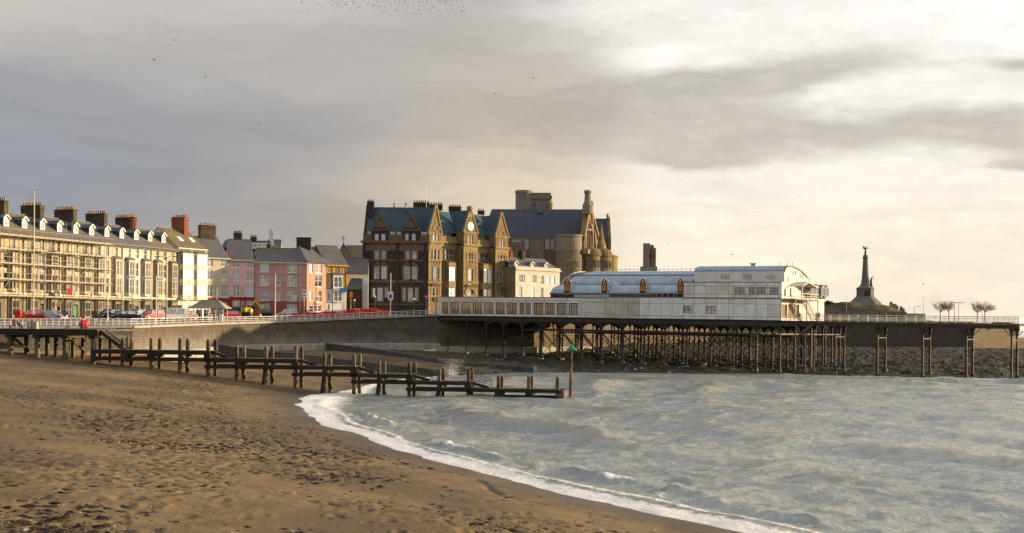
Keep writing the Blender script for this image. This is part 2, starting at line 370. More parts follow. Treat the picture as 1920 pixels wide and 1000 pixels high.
M['headwall'] = brick('headland_wall_stone', (.088, .075, .062), (.12, .10, .082), (.06, .05, .042), 1.0, .45, .03, .5, .5, world=True)
M['stonemem'] = pm('memorial_stone', (.15, .145, .125), .9, .2, 1, bump=.2, bscale=3)
M['turf'] = pm('rough_turf', (.050, .056, .017), .95, .5, .5, bump=1.0, bscale=1.6, col2=(.095, .080, .030), c2s=.25, c2w=(.42, .6))
M['bird'] = pm('dark_feathers', (.03, .028, .026), .8, .1, 3)
def paint(name, col): return pm(name, col, .8, .10, .5, streak=.28, bump=.1, bscale=5)
# ---------------------------------------------------------------- terrain: beach, foreshore, sea
def hsh(ix, iy, k):
    h = (ix.astype(np.int64) * 374761393 + iy.astype(np.int64) * 668265263 + k * 1442695041) & 0xffffffff
    h = ((h ^ (h >> 13)) * 1274126177) & 0xffffffff
    return ((h ^ (h >> 16)) & 0xffff) / 65535.0
def vn(x, y, k=0):
    ix, iy = np.floor(x), np.floor(y); fx, fy = x - ix, y - iy
    fx = fx * fx * (3 - 2 * fx); fy = fy * fy * (3 - 2 * fy)
    a, b, c, d = hsh(ix, iy, k), hsh(ix + 1, iy, k), hsh(ix, iy + 1, k), hsh(ix + 1, iy + 1, k)
    return (a * (1 - fx) + b * fx) * (1 - fy) + (c * (1 - fx) + d * fx) * fy
def fbm(x, y, k=0, o=4):
    r = 0; a = .5
    for i in range(o): r = r + a * vn(x * 2 ** i, y * 2 ** i, k + i); a *= .5
    return r / (1 - .5 ** o)
def sst(a, b, x): t = np.clip((x - a) / (b - a), 0, 1); return t * t * (3 - 2 * t)
def dimples(x, y, cell, k, dens):                               # footprints: scattered hollows with a pushed-up rim
    z = np.zeros_like(x); ix, iy = np.floor(x / cell), np.floor(y / cell)
    for i in (-1, 0, 1):
        for j in (-1, 0, 1):
            cx, cy = ix + i, iy + j
            px, py = (cx + hsh(cx, cy, k)) * cell, (cy + hsh(cx, cy, k + 1)) * cell
            on = hsh(cx, cy, k + 2) < dens
            r = .16 + .13 * hsh(cx, cy, k + 3)
            q = np.hypot((x - px), (y - py) * .75) / r
            z += on * (-.055 * np.exp(-q ** 2 * 1.2) + .018 * np.exp(-((q - 1.5) / .45) ** 2))
    return z
SH = [(35, -30), (20, 16), (10.9, 52.0), (9.6, 54.2), (7.4, 57.6), (4.9, 61.8), (2.1, 66.6), (-1.4, 74.6), (-6.4, 84.8), (-11.1, 98.9), (-14.9, 106.4), (-17.8, 118.6),
      (-21.2, 132), (-22.6, 142), (-22.6, 151), (-20.5, 157), (-19.8, 178), (-17.0, 198), (-11.5, 213), (-3.7, 221), (3.9, 234), (13.7, 235.5), (33, 235), (50, 238), (66, 226.5), (87, 222), (112, 226), (150, 262), (190, 330), (215, 420), (240, 700)]
LAND = SH + [(240, 900), (-600, 900), (-600, -30)]
def sdist(x, y):
    d = np.full(x.shape, 1e9)
    for (ax, ay), (bx, by) in zip(SH[:-1], SH[1:]):
        vx, vy = bx - ax, by - ay; t = np.clip(((x - ax) * vx + (y - ay) * vy) / (vx * vx + vy * vy), 0, 1)
        d = np.minimum(d, np.hypot(x - ax - t * vx, y - ay - t * vy))
    ins = np.zeros(x.shape, bool); n = len(LAND)
    for i in range(n):
        (ax, ay), (bx, by) = LAND[i], LAND[(i + 1) % n]
        if ay == by: continue
        c = ((ay > y) != (by > y)) & (x < (bx - ax) * (y - ay) / (by - ay) + ax); ins ^= c
    return np.where(ins, d, -d)
def bz(x, y, s=None):                                            # smooth height of the shore
    s = sdist(x, y) if s is None else s
    rf = sst(188, 226, y) * sst(-30, 0, x)
    sl = (.118 - .033 * sst(172, 200, y)) * (1 - rf) + .055 * rf
    cap = (7 - 2.6 * sst(178, 200, y)) * (1 - rf) + (4.5 - 1.7 * sst(20, 120, x)) * rf
    return np.where(s > 0, cap * np.tanh(sl * np.maximum(s, 0) / cap), .10 * s), rf
def bzp(x, y): return float(bz(np.array([x]), np.array([y]))[0][0])
def grid_obj(name, x, y, z, mat, attrs):
    r, c = x.shape; co = np.stack([x, y, z], -1).reshape(-1, 3).astype(np.float32)
    idx = np.arange(r * c).reshape(r, c)
    q = np.stack([idx[:-1, :-1], idx[:-1, 1:], idx[1:, 1:], idx[1:, :-1]], -1).reshape(-1, 4).astype(np.int32)
    me = bpy.data.meshes.new(name); me.vertices.add(r * c); me.vertices.foreach_set('co', co.ravel())
    me.loops.add(q.size); me.loops.foreach_set('vertex_index', q.ravel())
    me.polygons.add(len(q)); me.polygons.foreach_set('loop_start', np.arange(0, q.size, 4, dtype=np.int32)); me.polygons.foreach_set('loop_total', np.full(len(q), 4, np.int32))
    me.update(calc_edges=True); me.polygons.foreach_set('use_smooth', np.ones(len(q), bool))
    for k, a in attrs.items():
        at_ = me.attributes.new(k, 'FLOAT', 'POINT'); at_.data.foreach_set('value', np.ascontiguousarray(a, np.float32).ravel())
    me.materials.append(mat); o = put(name, me); tag(o, kind='structure'); return o
def attr(nt, name):
    n = nt.nodes.new('ShaderNodeAttribute'); n.attribute_name = name; return E(nt, n.outputs['Fac'])
# sand material
ms, nt, b = newmat('shingle_sand'); P = nt.nodes.new('ShaderNodeNewGeometry').outputs['Position']
px_, py_, pz_ = sepa(nt, P)
P2 = comb(nt, px_, py_ * .55, 0.0)
c = mixc(nt, noise(nt, P2, .10, 6, .6).step(.40, .60), (.122, .083, .043), (.232, .161, .070))
c = mixc(nt, noise(nt, P2, .9, 6, .65).step(.40, .7) * .55, c, (.095, .062, .036))
c = mixc(nt, noise(nt, P, 5.0, 4, .7).step(.5, .72) * .5, c, (.06, .042, .028))
sp = attr(nt, 'weedy')
c = mixc(nt, noise(nt, comb(nt, px_, py_ * .5, 9.0), 2.3, 5, .74).step(.50, .58) * sp * .9, c, (.034, .021, .012))
c = mixc(nt, noise(nt, P, 9.0, 2, .5).step(.66, .72) * .45, c, (.33, .27, .20))
rk = attr(nt, 'rocky')
rc = mixc(nt, noise(nt, P, .9, 7, .75).step(.42, .62), (.012, .010, .008), (.034, .028, .023))
rc = mixc(nt, noise(nt, P, 2.2, 5, .75).step(.63, .70), rc, (.17, .155, .14))
rc = mixc(nt, noise(nt, P, .35, 5, .7).step(.50, .62) * .6, rc, (.050, .045, .016))
c = mixc(nt, rk, c, rc)
wet = attr(nt, 'wet')
c2 = mixc(nt, 1.0, c, c); mul = nt.nodes.new('ShaderNodeMix'); mul.data_type = 'RGBA'; mul.blend_type = 'MULTIPLY'
mul.inputs[0].default_value = 1; nt.links.new(c, mul.inputs[6]); nt.links.new(mixc(nt, wet, (1, 1, 1), (.50, .53, .58)), mul.inputs[7])
nt.links.new(mul.outputs[2], b.inputs['Base Color'])
nt.links.new((.95 - wet * .5).k, b.inputs['Roughness']); b.inputs['Specular IOR Level'].default_value = .35
bn = nt.nodes.new('ShaderNodeBump'); bn.inputs['Strength'].default_value = .9; bn.inputs['Distance'].default_value = .06
nt.links.new((noise(nt, P2, 2.6, 6, .72) * (1.0 - wet * .8) + noise(nt, P, 14, 3, .6) * .25).k, bn.inputs['Height']); nt.links.new(bn.outputs[0], b.inputs['Normal'])

ta = np.linspace(-.50, .48, 700)
d1 = 1 / np.linspace(1 / 16, 1 / 85, 360); d2 = np.geomspace(85.4, 520, 380)
dd = np.concatenate([d1, d2]); D, T = np.meshgrid(dd, ta, indexing='ij'); X = T * D; Y = D
S = sdist(X, Y); Z, RF = bz(X, Y, S)
lowf = fbm(X * .05 + 3, Y * .035, 5, 4)
weedy = sst(.40, .58, fbm(X * .09 + Y * .05, Y * .055 - X * .02, 15, 4)) * sst(5, 11, S) * (1 - RF) * (.35 + .65 * sst(36, 52, Y))
feet = np.clip(.10 + weedy * .75, 0, 1) * sst(4.5, 9, S) * (1 - RF) * sst(190, 160, Y)
Z = Z + sst(0, 6, S) * ((fbm(X * .16, Y * .12, 21, 4) - .5) * .28 * (1 - .4 * RF) + (fbm(X * .9, Y * .9, 31, 3) - .5) * .06)
Z = Z + dimples(X, Y, .75, 41, feet * .75) + dimples(X + 31, Y + 7, 1.15, 51, feet * .5) * 1.5
for (x0, y0, x1, y1, k) in ((-34, 108, -9, 80, 1), (-9, 80, 4, 52, 4), (-30, 70, -6, 62, 2), (-42, 128, -20, 104, 3)):   # lines of footprints
    n = int(math.hypot(x1 - x0, y1 - y0) / .42)
    for i in range(n):
        t = i / n; ox, oy = x0 + (x1 - x0) * t + math.sin(t * 9 + k) * 1.2, y0 + (y1 - y0) * t + (.22 if i % 2 else -.22)
        m = (np.abs(dd - oy) < .8); w = np.abs(X[m] - ox) < .7
        if w.any(): Z[m] -= w * .11 * np.exp(-(((X[m] - ox) / .2) ** 2 + ((Y[m] - oy) / .24) ** 2))
rough = RF * sst(-2, 8, S)
Z = Z + rough * ((fbm(X * .35, Y * .35, 61, 5) - .5) * 1.1 + np.maximum(fbm(X * 1.1, Y * 1.1, 71, 3) - .55, 0) * 1.5)
rocky = np.clip(RF * sst(.30, .55, fbm(X * .06, Y * .06, 81, 3) + sst(-12, 45, X) * .5 - sst(40, 70, S) * sst(60, 20, X) * .3), 0, 1)
wet = np.clip(sst(6.5, .5, S + (fbm(X * .25, Y * .2, 91, 3) - .5) * 3), 0, 1) * (1 - rocky * .6)
wet = np.maximum(wet, .55 * sst(9, 2, S))
grid_obj('beach', X, Y, Z, ms, dict(weedy=weedy, rocky=rocky, wet=wet))

# sea
mw, nt, b = newmat('sea_water'); P = nt.nodes.new('ShaderNodeNewGeometry').outputs['Position']
x, y, z = sepa(nt, P)
fo = attr(nt, 'foam'); ff = noise(nt, comb(nt, x, y * .6, 0.0), 1.9, 8, .75, .5); fl = noise(nt, comb(nt, x * .9, y * .35, 3.0), 5, 4, .6)
fm = (fo * 1.45 - ff * 1.5 - fl * .45 + .12).step(-.02, .40)
wc = mixc(nt, noise(nt, comb(nt, x, y * .5, 0.0), .10, 5, .6).step(.35, .68), (.275, .325, .325), (.43, .44, .39))
wc = mixc(nt, noise(nt, comb(nt, x * .55, y * .32, 7.0), 1.7, 6, .7).step(.40, .62) * .30, wc, (.17, .21, .235))  # shaded sides of ripples painted in as darker streaks
wc = mixc(nt, noise(nt, comb(nt, x * .5, y * .3, 2.0), 1.5, 7, .75).step(.54, .70) * .34, wc, (.56, .57, .54))  # paler streaks: foam film and painted ripple sparkle
wc = mixc(nt, attr(nt, 'crest') * .6, wc, (.40, .36, .22))
nt.links.new(mixc(nt, fm, wc, (.86, .88, .90)), b.inputs['Base Color'])
nt.links.new((.10 + fm * .7).k, b.inputs['Roughness']); b.inputs['IOR'].default_value = 1.33
nt.links.new((.5 - fm * .35).k, b.inputs['Specular IOR Level'])
bn = nt.nodes.new('ShaderNodeBump'); bn.inputs['Strength'].default_value = 1.0; bn.inputs['Distance'].default_value = .38
h = noise(nt, comb(nt, x * .55 + y * .10, y * .55, 0.0), 1.2, 7, .66, .3) + noise(nt, comb(nt, x, y * .8, 4.0), 3.2, 4, .6) * .30 + fm * ff * .5
nt.links.new(h.k, bn.inputs['Height']); nt.links.new(bn.outputs[0], b.inputs['Normal'])
ta = np.linspace(-.34, .50, 640)
dd = np.concatenate([1 / np.linspace(1 / 44, 1 / 130, 280), np.geomspace(130.6, 262, 230), np.geomspace(264, 26000, 70)])
D, T = np.meshgrid(dd, ta, indexing='ij'); X = T * D; Y = D; S = sdist(X, Y)
off = -S; fade = sst(700, 120, D)
wob = (fbm(X * .05, Y * .05, 7, 3) - .5) * 9
sw = np.sin((off + wob) * 2 * np.pi / 15.0 + 1.2); amp = sst(3, 14, off) * (.13 + .30 * sst(.44, .66, fbm(X * .035 + 5, Y * .028, 17, 3)))
crest = np.maximum(sw, 0) ** 3
Zs = amp * (crest * 1.5 - .3 + .35 * sw)
Zs += (fbm(X * .22 + Y * .05, Y * .30, 27, 4) - .5) * .72 * sst(1, 9, off) * fade
Zs += (fbm(X * .8, Y * 1.0, 37, 3) - .5) * .20 * sst(.5, 4, off) * sst(300, 60, D)
near = sst(140, 118, Y)
j = (fbm(X * .12, Y * .12, 47, 3) - .5)
patch = sst(.36, .56, fbm(X * .06 + 2, Y * .06, 57, 2)) * sst(.30, .62, fbm(X * .35, Y * .3, 58, 3))
r1 = np.exp(-((off - 4.3 - j * 5) / .85) ** 2) * near * patch
r0 = np.exp(-((off - 1.6 - j * 2.4) / .7) ** 2) * sst(160, 140, Y)
Zs += r1 * .40 + r0 * .10
Zs += np.exp(-(off / 2.2) ** 2) * (.10 + .26 * (fbm(X * .3, Y * .3, 67, 3) - .4)) * sst(220, 150, Y)
corner = np.exp(-(((X + 17) / 10) ** 2 + ((Y - 143) / 22) ** 2))
wd = 1.6 + 5.5 * corner
foam = np.exp(-(np.maximum(off, 0) / wd) ** 2) * (.98 - .35 * sst(160, 185, Y) * sst(-12, 8, X))
foam = np.maximum(foam, r1 * .86); foam = np.maximum(foam, r0 * .80); foam = np.maximum(foam, .74 * np.exp(-((off - 2.6 - j * 4) / 1.7) ** 2) * near * (.35 + .65 * patch))
foam = np.maximum(foam, .50 * np.exp(-((off - 5) / 4.5) ** 2) * near)
foam = np.maximum(foam, .62 * np.exp(-(((X + 13) / 7) ** 2 + ((Y - 200) / 14) ** 2)))
foam = np.maximum(foam, .56 * sst(.86, 1.0, crest) * sst(.66, .74, fbm(X * .06 + 9, Y * .05, 77, 3)) * amp / .44)
foam = np.maximum(foam, .55 * sst(.5, .62, fbm(X * .09 + 4, Y * .07, 87, 4)) * sst(26, 5, off) * sst(160, 120, Y))
foam = np.maximum(foam, .28 * fade)
grid_obj('sea', X, Y, Zs, mw, dict(foam=foam, crest=np.clip(crest * amp * 2.4, 0, 1)))
q = MB(); q.poly([(-3000, -3000, -.9), (30000, -3000, -.9), (30000, 40000, -.9), (-3000, 40000, -.9)])
tag(q.build('deep_sea', mw), kind='structure')

# ---------------------------------------------------------------- sea wall, promenade, road
gY = [100, 168, 178, 230, 247, 260, 270, 278, 286, 2000]; gZ = [7.6, 7.75, 7.95, 8.57, 8.84, 9.3, 9.94, 10.65, 10.9, 10.9]
def gz(y): return float(np.interp(y, gY, gZ))
EDGE = [(-400, 150), (-150, 162), (0, 169), (180, 175.5), (248, 178), (280, 185), (314, 194), (370, 210), (438, 231), (514, 248), (600, 261), (700, 270.5), (821, 278.5)]
def dense(E_):                                                    # round the bends of the promenade edge
    r = []
    for i in range(len(E_) - 1):
        p0, p1, p2, p3 = E_[max(i - 1, 0)], E_[i], E_[i + 1], E_[min(i + 2, len(E_) - 1)]
        n = 1 if i < 4 else 4
        for k in range(n):
            t = k / n; r.append(p1 if n == 1 else tuple(.5 * (2 * b_ + (c_ - a_) * t + (2 * a_ - 5 * b_ + 4 * c_ - d_) * t * t + (3 * b_ - a_ - 3 * c_ + d_) * t ** 3) for a_, b_, c_, d_ in zip(p0, p1, p2, p3)))
    return r + [E_[-1]]
EDGE = dense(EDGE)
EW = [gp(u, d) for u, d in EDGE]
UNDER = [(1000, 284), (1100, 305), (1200, 345), (1330, 388)]
UW = [gp(u, d, 630) for u, d in UNDER]
def offset(pl, w):
    r = []
    for i, p in enumerate(pl):
        a = pl[max(i - 1, 0)]; b_ = pl[min(i + 1, len(pl) - 1)]; t = (b_ - a).normalized(); r.append(p + Vector((-t.y, t.x)) * w)
    return r
def strip(name, A_, B_, dz, mat, rb=lambda y: 0, ra=lambda y: 0):
    q = MB()
    for i in range(len(A_) - 1):
        q.poly([(A_[i].x, A_[i].y, gz(A_[i].y) + dz + ra(A_[i].y)), (A_[i + 1].x, A_[i + 1].y, gz(A_[i + 1].y) + dz + ra(A_[i + 1].y)), (B_[i + 1].x, B_[i + 1].y, gz(B_[i + 1].y) + dz + rb(B_[i + 1].y)), (B_[i].x, B_[i].y, gz(B_[i].y) + dz + rb(B_[i].y))])
    return tag(q.build(name, mat), kind='structure')
EA = EW + [Vector((-4, 282.5))]
def rise0(y): return .75 * (1 - float(sst(245, 276, np.array([y]))[0]))
strip('promenade', EA, offset(EA, 7), 0, M['paving'], rise0)
strip('road', offset(EA, 6.7), offset(EA, 19), -.12, M['asph'], rise0, rise0)
strip('pavement', offset(EA, 18.7), [Vector((-300, 150 + 25 * i)) for i in range(len(EA))], .0, M['paving'], rise0, rise0)
q = MB(); q.poly([(-300, 281, 10.85), (-20, 281, 10.85), (4.5, 284.2, 10.85), (UW[1].x, UW[1].y, 10.85), (UW[2].x, UW[2].y, 10.85), (UW[3].x, UW[3].y, 10.85), (92, 401, 10.85), (142, 401, 10.85), (173.5, 441.5, 10.85), (176, 700, 10.85), (-900, 700, 10.85), (-900, 1500, 10.85)])
tag(q.build('ground', M['paving']), kind='structure')
def wallrun(name, pl, mat, label, zt, zb=1.5, cop=True, apron=None, th=1.2, batter=.5):
    t = thing(name, label, 'sea wall', (pl[0].x, pl[0].y, 0)); o = pl[0]
    inn = offset(pl, th); out_ = offset(pl, -batter); q = MB()
    for i in range(len(pl) - 1):
        a, b_, a2, b2 = out_[i] - o, out_[i + 1] - o, pl[i] - o, pl[i + 1] - o
        q.poly([(a.x, a.y, zb), (b_.x, b_.y, zb), (b2.x, b2.y, zt(pl[i + 1])), (a2.x, a2.y, zt(pl[i]))])
        c_, d_ = inn[i] - o, inn[i + 1] - o
        q.poly([(a2.x, a2.y, zt(pl[i])), (b2.x, b2.y, zt(pl[i + 1])), (d_.x, d_.y, zt(pl[i + 1])), (c_.x, c_.y, zt(pl[i]))])
    q.build('wall_face', mat, t)
    if cop:
        q = MB()
        for i in range(len(pl) - 1):
            a, b_ = pl[i] - o, pl[i + 1] - o
            q.beam((a.x, a.y, zt(pl[i]) - .04), (b_.x, b_.y, zt(pl[i + 1]) - .04), .7, .34)
        q.build('coping', M['conc'], t)
    if apron:
        q = MB(); oo = offset(pl, -batter - .9)
        for i in range(apron[0], apron[1]):
            a, b_ = oo[i] - o, oo[i + 1] - o; c_, d_ = out_[i] - o, out_[i + 1] - o; za = apron[2]
            q.poly([(a.x, a.y, 0), (b_.x, b_.y, 0), (b_.x, b_.y, za), (a.x, a.y, za)]); q.poly([(a.x, a.y, za), (b_.x, b_.y, za), (d_.x, d_.y, za + .25), (c_.x, c_.y, za + .25)])
        q.build('apron', M['conc'], t)
    return t
wallrun('sea_wall', EW, M['seawall'], 'long curved stone sea wall below the white promenade railing', lambda p: gz(p.y) - .02, apron=(0, len(EW) - 1, 4.35))
wallrun('sea_wall', [EW[-1]] + UW + [gp(1500, 400, 630)], M['seawallold'], 'rough old sea wall seen behind the pier piles', lambda p: 10.75, apron=(0, 2, 3.7))
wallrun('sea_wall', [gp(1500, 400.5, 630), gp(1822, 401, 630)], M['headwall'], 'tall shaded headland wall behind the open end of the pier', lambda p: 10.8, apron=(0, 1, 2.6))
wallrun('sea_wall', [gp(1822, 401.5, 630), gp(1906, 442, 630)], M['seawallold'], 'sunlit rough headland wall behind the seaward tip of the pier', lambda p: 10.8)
wallrun('sea_wall', [gp(1906.3, 443, 635), gp(2060, 500, 635)], M['seawallold'], 'low rough sea wall beyond the seaward tip of the pier', lambda p: 5.8, cop=False)
# rough concrete block at the head of the beach stage
def groyne(pts, label, th=1.0):
    pw = [at(u, v, d) + Vector((0, 0, .22)) for u, v, d in pts]; o = pw[0]; t = thing('groyne', label, 'groyne', (o.x, o.y, 0), 0, 'concrete groynes across the beach')
    q = MB()
    for a, b_ in zip(pw[:-1], pw[1:]):
        dirv = Vector((b_.x - a.x, b_.y - a.y)).normalized(); n = Vector((-dirv.y, dirv.x)) * th
        A0, B0 = a - o, b_ - o
        for (p, r_, s_, w_) in (((A0.x, A0.y, -1), (B0.x, B0.y, -1), (B0.x, B0.y, b_.z), (A0.x, A0.y, a.z)), ((A0.x, A0.y, a.z), (B0.x, B0.y, b_.z), (B0.x + n.x, B0.y + n.y, b_.z), (A0.x + n.x, A0.y + n.y, a.z)), ((A0.x + n.x, A0.y + n.y, a.z), (B0.x + n.x, B0.y + n.y, b_.z), (B0.x + n.x, B0.y + n.y, -1), (A0.x + n.x, A0.y + n.y, -1))):
            q.poly([p, r_, s_, w_])
    e = pw[-1] - o; q.poly([(e.x, e.y, -1), (e.x + n.x, e.y + n.y, -1), (e.x + n.x, e.y + n.y, pw[-1].z), (e.x, e.y, pw[-1].z)])
    q.build('groyne_wall', M['concdark'], t)
    q = MB(); q.box(-.15, .5, -.15, th + .3, -1, .18); q.build('end_block', M['conc'], t, (e.x, e.y, pw[-1].z))
    return t
groyne([(392, 646, 219), (440, 653.5, 217), (551, 665, 215), (700, 683, 213), (838, 698, 211.5)], 'dark weedy concrete groyne nearest the wooden jetty')
groyne([(610, 646, 259), (700, 656.5, 253), (853, 680, 241), (1002, 691.5, 232.5)], 'long dark concrete groyne running out beside the pier')
# scattered stones on the foreshore and weed on the sand
def scatter(name, n, fx, mat, smin, smax, flat, label=None):
    q = MB(); base = [(-1, -.8, 0), (.2, -1, .1), (1, -.5, 0), (.9, .7, .05), (-.1, 1, 0), (-.9, .6, .1), (-.3, -.2, 1), (.4, .2, .85)]
    fs = [(0, 1, 6), (1, 2, 7), (1, 7, 6), (2, 3, 7), (3, 4, 7), (4, 6, 7), (4, 5, 6), (5, 0, 6)]
    X_, Y_ = fx(n); Z_, _ = bz(X_, Y_)
    for x, y, z in zip(X_, Y_, Z_):
        s = smin + (smax - smin) * random.random() ** 3; a = random.random() * 6.28; ca, sa = math.cos(a) * s, math.sin(a) * s; i = len(q.v)
        for bx, by, bzz in base:
            bx *= random.uniform(.7, 1.3); by *= random.uniform(.5, 1.1)
            q.v.append((x + bx * ca - by * sa, y + bx * sa + by * ca, z - .04 * s + bzz * s * flat * random.uniform(.6, 1.3)))
        for f in fs: q.f.append(tuple(i + k for k in f)); q.m.append(0)
    return tag(q.build(name, mat), label, None, kind='stuff')
def f_rock(n):
    x = rng.uniform(-12, 125, n * 3); y = rng.uniform(216, 330, n * 3) ** 1.0; s = sdist(x, y); k = s > .2; return x[k][:n], y[k][:n]
scatter('foreshore_rocks', 4200, f_rock, pm('foreshore_rock', (.036, .031, .026), .8, .4, 1.5, bump=.4, bscale=4, col2=(.26, .24, .21), c2s=.5), .10, .75, .7, 'loose dark rocks strewn under the pier')
def f_weed(n):
    y = 1 / rng.uniform(1 / 165, 1 / 30, n * 6); x = y * rng.uniform(-.46, .25, n * 6); s = sdist(x, y)
    w = sst(.42, .60, fbm(x * .09 + y * .05, y * .055 - x * .02, 15, 4)) * (.35 + .57 * sst(36, 52, y)) + .06
    k = (s > 3.5) & (rng.random(n * 6) < w); return x[k][:n], y[k][:n]
scatter('seaweed', 11000, f_weed, pm('dry_seaweed', (.022, .013, .008), .9, .4, 3), .04, .21, .34, 'dark strands of seaweed scattered over the sand')
scatter('pebbles', 5000, f_weed, pm('pale_pebble', (.26, .22, .17), .8, .45, 5), .02, .10, .6, 'pale pebbles scattered over the sand')
# ---------------------------------------------------------------- windows, chimneys, roofs
WC = {}
def frame_mesh(w, h, style):
    k = ('f', round(w, 1), round(h, 1), style)
    if k in WC: return WC[k]
    w, h = k[1], k[2]; q = MB(); f = .09; d = .08
    q.box(-w / 2, -w / 2 + f, 0, d, 0, h); q.box(w / 2 - f, w / 2, 0, d, 0, h); q.box(-w / 2 + f, w / 2 - f, 0, d, 0, f); q.box(-w / 2 + f, w / 2 - f, 0, d, h - f, h)
    if style == 'sash': q.box(-w / 2 + f, w / 2 - f, -.01, d - .01, h * .5 - .04, h * .5 + .04)
    if style == 'cross': q.box(-w / 2 + f, w / 2 - f, -.01, d - .01, h * .62, h * .62 + .07); q.box(-.04, .04, .003, d - .003, f, h - f)
    if style == 'pair': q.box(-.06, .06, .003, d - .003, f, h - f); q.box(-w / 2 + f, w / 2 - f, -.01, d - .01, h * .5 - .04, h * .5 + .04)
    if style == 'triple':
        for c in (-w / 6, w / 6): q.box(c - .05, c + .05, .003, d - .003, f, h - f)
        q.box(-w / 2 + f, w / 2 - f, -.01, d - .01, h * .55 - .04, h * .55 + .04)
    if style == 'grid':
        for c in (-w / 4, 0, w / 4): q.box(c - .035, c + .035, .003, d - .003, f, h - f)
        q.box(-w / 2 + f, w / 2 - f, -.01, d - .01, h * .72, h * .72 + .06)
    WC[k] = q; return q
def window(par, x, y, z, w, h, style='sash', g=None, fm=None, sill=True, rot=0, name='window', deep=False):
    """deep: the parent is a part already, so frame and pane sit side by side as its sub-parts"""
    fm = fm or M['white']; g = random.choice((0, 0, 0, 1, 1, 2)) if g is None else g
    kf = ('m', round(w, 1), round(h, 1), style, fm.name); kp = ('p', round(w, 1), round(h, 1), g); ks = ('s', round(w, 1), fm.name)
    if kf not in WC: WC[kf] = frame_mesh(w, h, style).mesh('window_frame', fm)
    if kp not in WC: WC[kp] = MB().box(-round(w, 1) / 2 + .05, round(w, 1) / 2 - .05, .05, .065, .05, round(h, 1) - .05).mesh('pane', G[g])
    if ks not in WC: WC[ks] = MB().box(-round(w, 1) / 2 - .08, round(w, 1) / 2 + .08, -.16, .1, -.14, 0).mesh('sill', fm)
    o = put('window_frame' if deep else name, WC[kf], par, (x, y, z), rot)
    if deep:
        put('pane', WC[kp], par, (x, y, z), rot)
        if sill: put('sill', WC[ks], par, (x, y, z), rot)
    else:
        put('pane', WC[kp], o)
        if sill: put('sill', WC[ks], o)
    return o
def wins(par, ops, y=.12, **k):
    for a, b, c, d in ops: window(par, (a + b) / 2, y, c, b - a, d - c, **k)
def bay(par, x, y, w, d, z0, z1, ops, mat, g=None, side=True, style='sash', cap=True, fm=None):
    """a projecting bay: walls with openings in front and at the sides, frames and panes as its sub-parts; ops = (z0, z1) bands"""
    q = MB(); n = 2 if w > 1.5 else 1; ww = (w - .3) / n - .1
    fo_ = [(x - w / 2 + .2 + i * (ww + .1), x - w / 2 + .2 + i * (ww + .1) + ww, a, b) for i in range(n) for a, b in ops]
    q.wall(x - w / 2, x + w / 2, z0, z1, fo_, y - d, .16)
    for sx in (-1, 1):
        xx = x + sx * w / 2
        bands = sorted(ops); zz = z0
        for a, b in bands + [(z1, z1)]:
            q.poly([(xx, y - d, zz), (xx, y, zz), (xx, y, a), (xx, y - d, a)])
            if b > a:
                for p in ((y - d, y - d + .18), (y - .18, y)): q.poly([(xx, p[0], a), (xx, p[1], a), (xx, p[1], b), (xx, p[0], b)])
            zz = b
    q.poly([(x - w / 2, y - d, z1), (x + w / 2, y - d, z1), (x + w / 2, y, z1), (x - w / 2, y, z1)])
    if cap: q.prismx([(y - d - .2, z1), (y, z1), (y, z1 + .55)], x - w / 2 - .15, x + w / 2 + .15, 1)
    o = q.build('bay_window', [mat, M['lead']], par)
    for a, b, c, d_ in fo_: window(o, (a + b) / 2, y - d + .1, c, b - a, d_ - c, style, g, deep=True, sill=False, fm=fm)
    if side:
        for a, b in ops:
            for sx in (-1, 1): window(o, x + sx * (w / 2 - .1), y - d / 2, a, d - .36, b - a, 'plain', g, deep=True, sill=False, rot=sx * math.pi / 2, fm=fm)
    return o
def chimney(par, x, y, z0, h, wx, wy, mat, pots=6, potm=None, along='y'):
    q = MB(); q.box(x - wx / 2, x + wx / 2, y - wy / 2, y + wy / 2, z0, z0 + h)
    q.box(x - wx / 2 - .1, x + wx / 2 + .1, y - wy / 2 - .1, y + wy / 2 + .1, z0 + h - .55, z0 + h - .4); q.box(x - wx / 2 - .14, x + wx / 2 + .14, y - wy / 2 - .14, y + wy / 2 + .14, z0 + h, z0 + h + .14)
    o = q.build('chimney', mat, par)
    key = ('pot',)
    for i in range(pots):
        t = (i + .5) / pots - .5; px, py = (x, y + t * wy) if along == 'y' else (x + t * wx, y)
        hh = random.choice((.5, .55, .62)); r = random.uniform(.16, .2)
        MB().lathe(px, py, [(r, z0 + h + .14), (r * .8, z0 + h + hh), (r, z0 + h + hh + .05), (r, z0 + h + hh + .12)], 8).build('chimney_pot', potm or M['pot'], o)
    return o
def shell(par, L, D, zt, mat, ops=(), zb=-.6, name='wall', y=0):
    q = MB(); q.wall(0, L, zb, zt, ops, y)
    q.poly([(0, y, zb), (0, D, zb), (0, D, zt), (0, y, zt)]); q.poly([(L, y, zb), (L, y, zt), (L, D, zt), (L, D, zb)]); q.poly([(0, D, zb), (L, D, zb), (L, D, zt), (0, D, zt)])
    return q.build(name, mat, par)
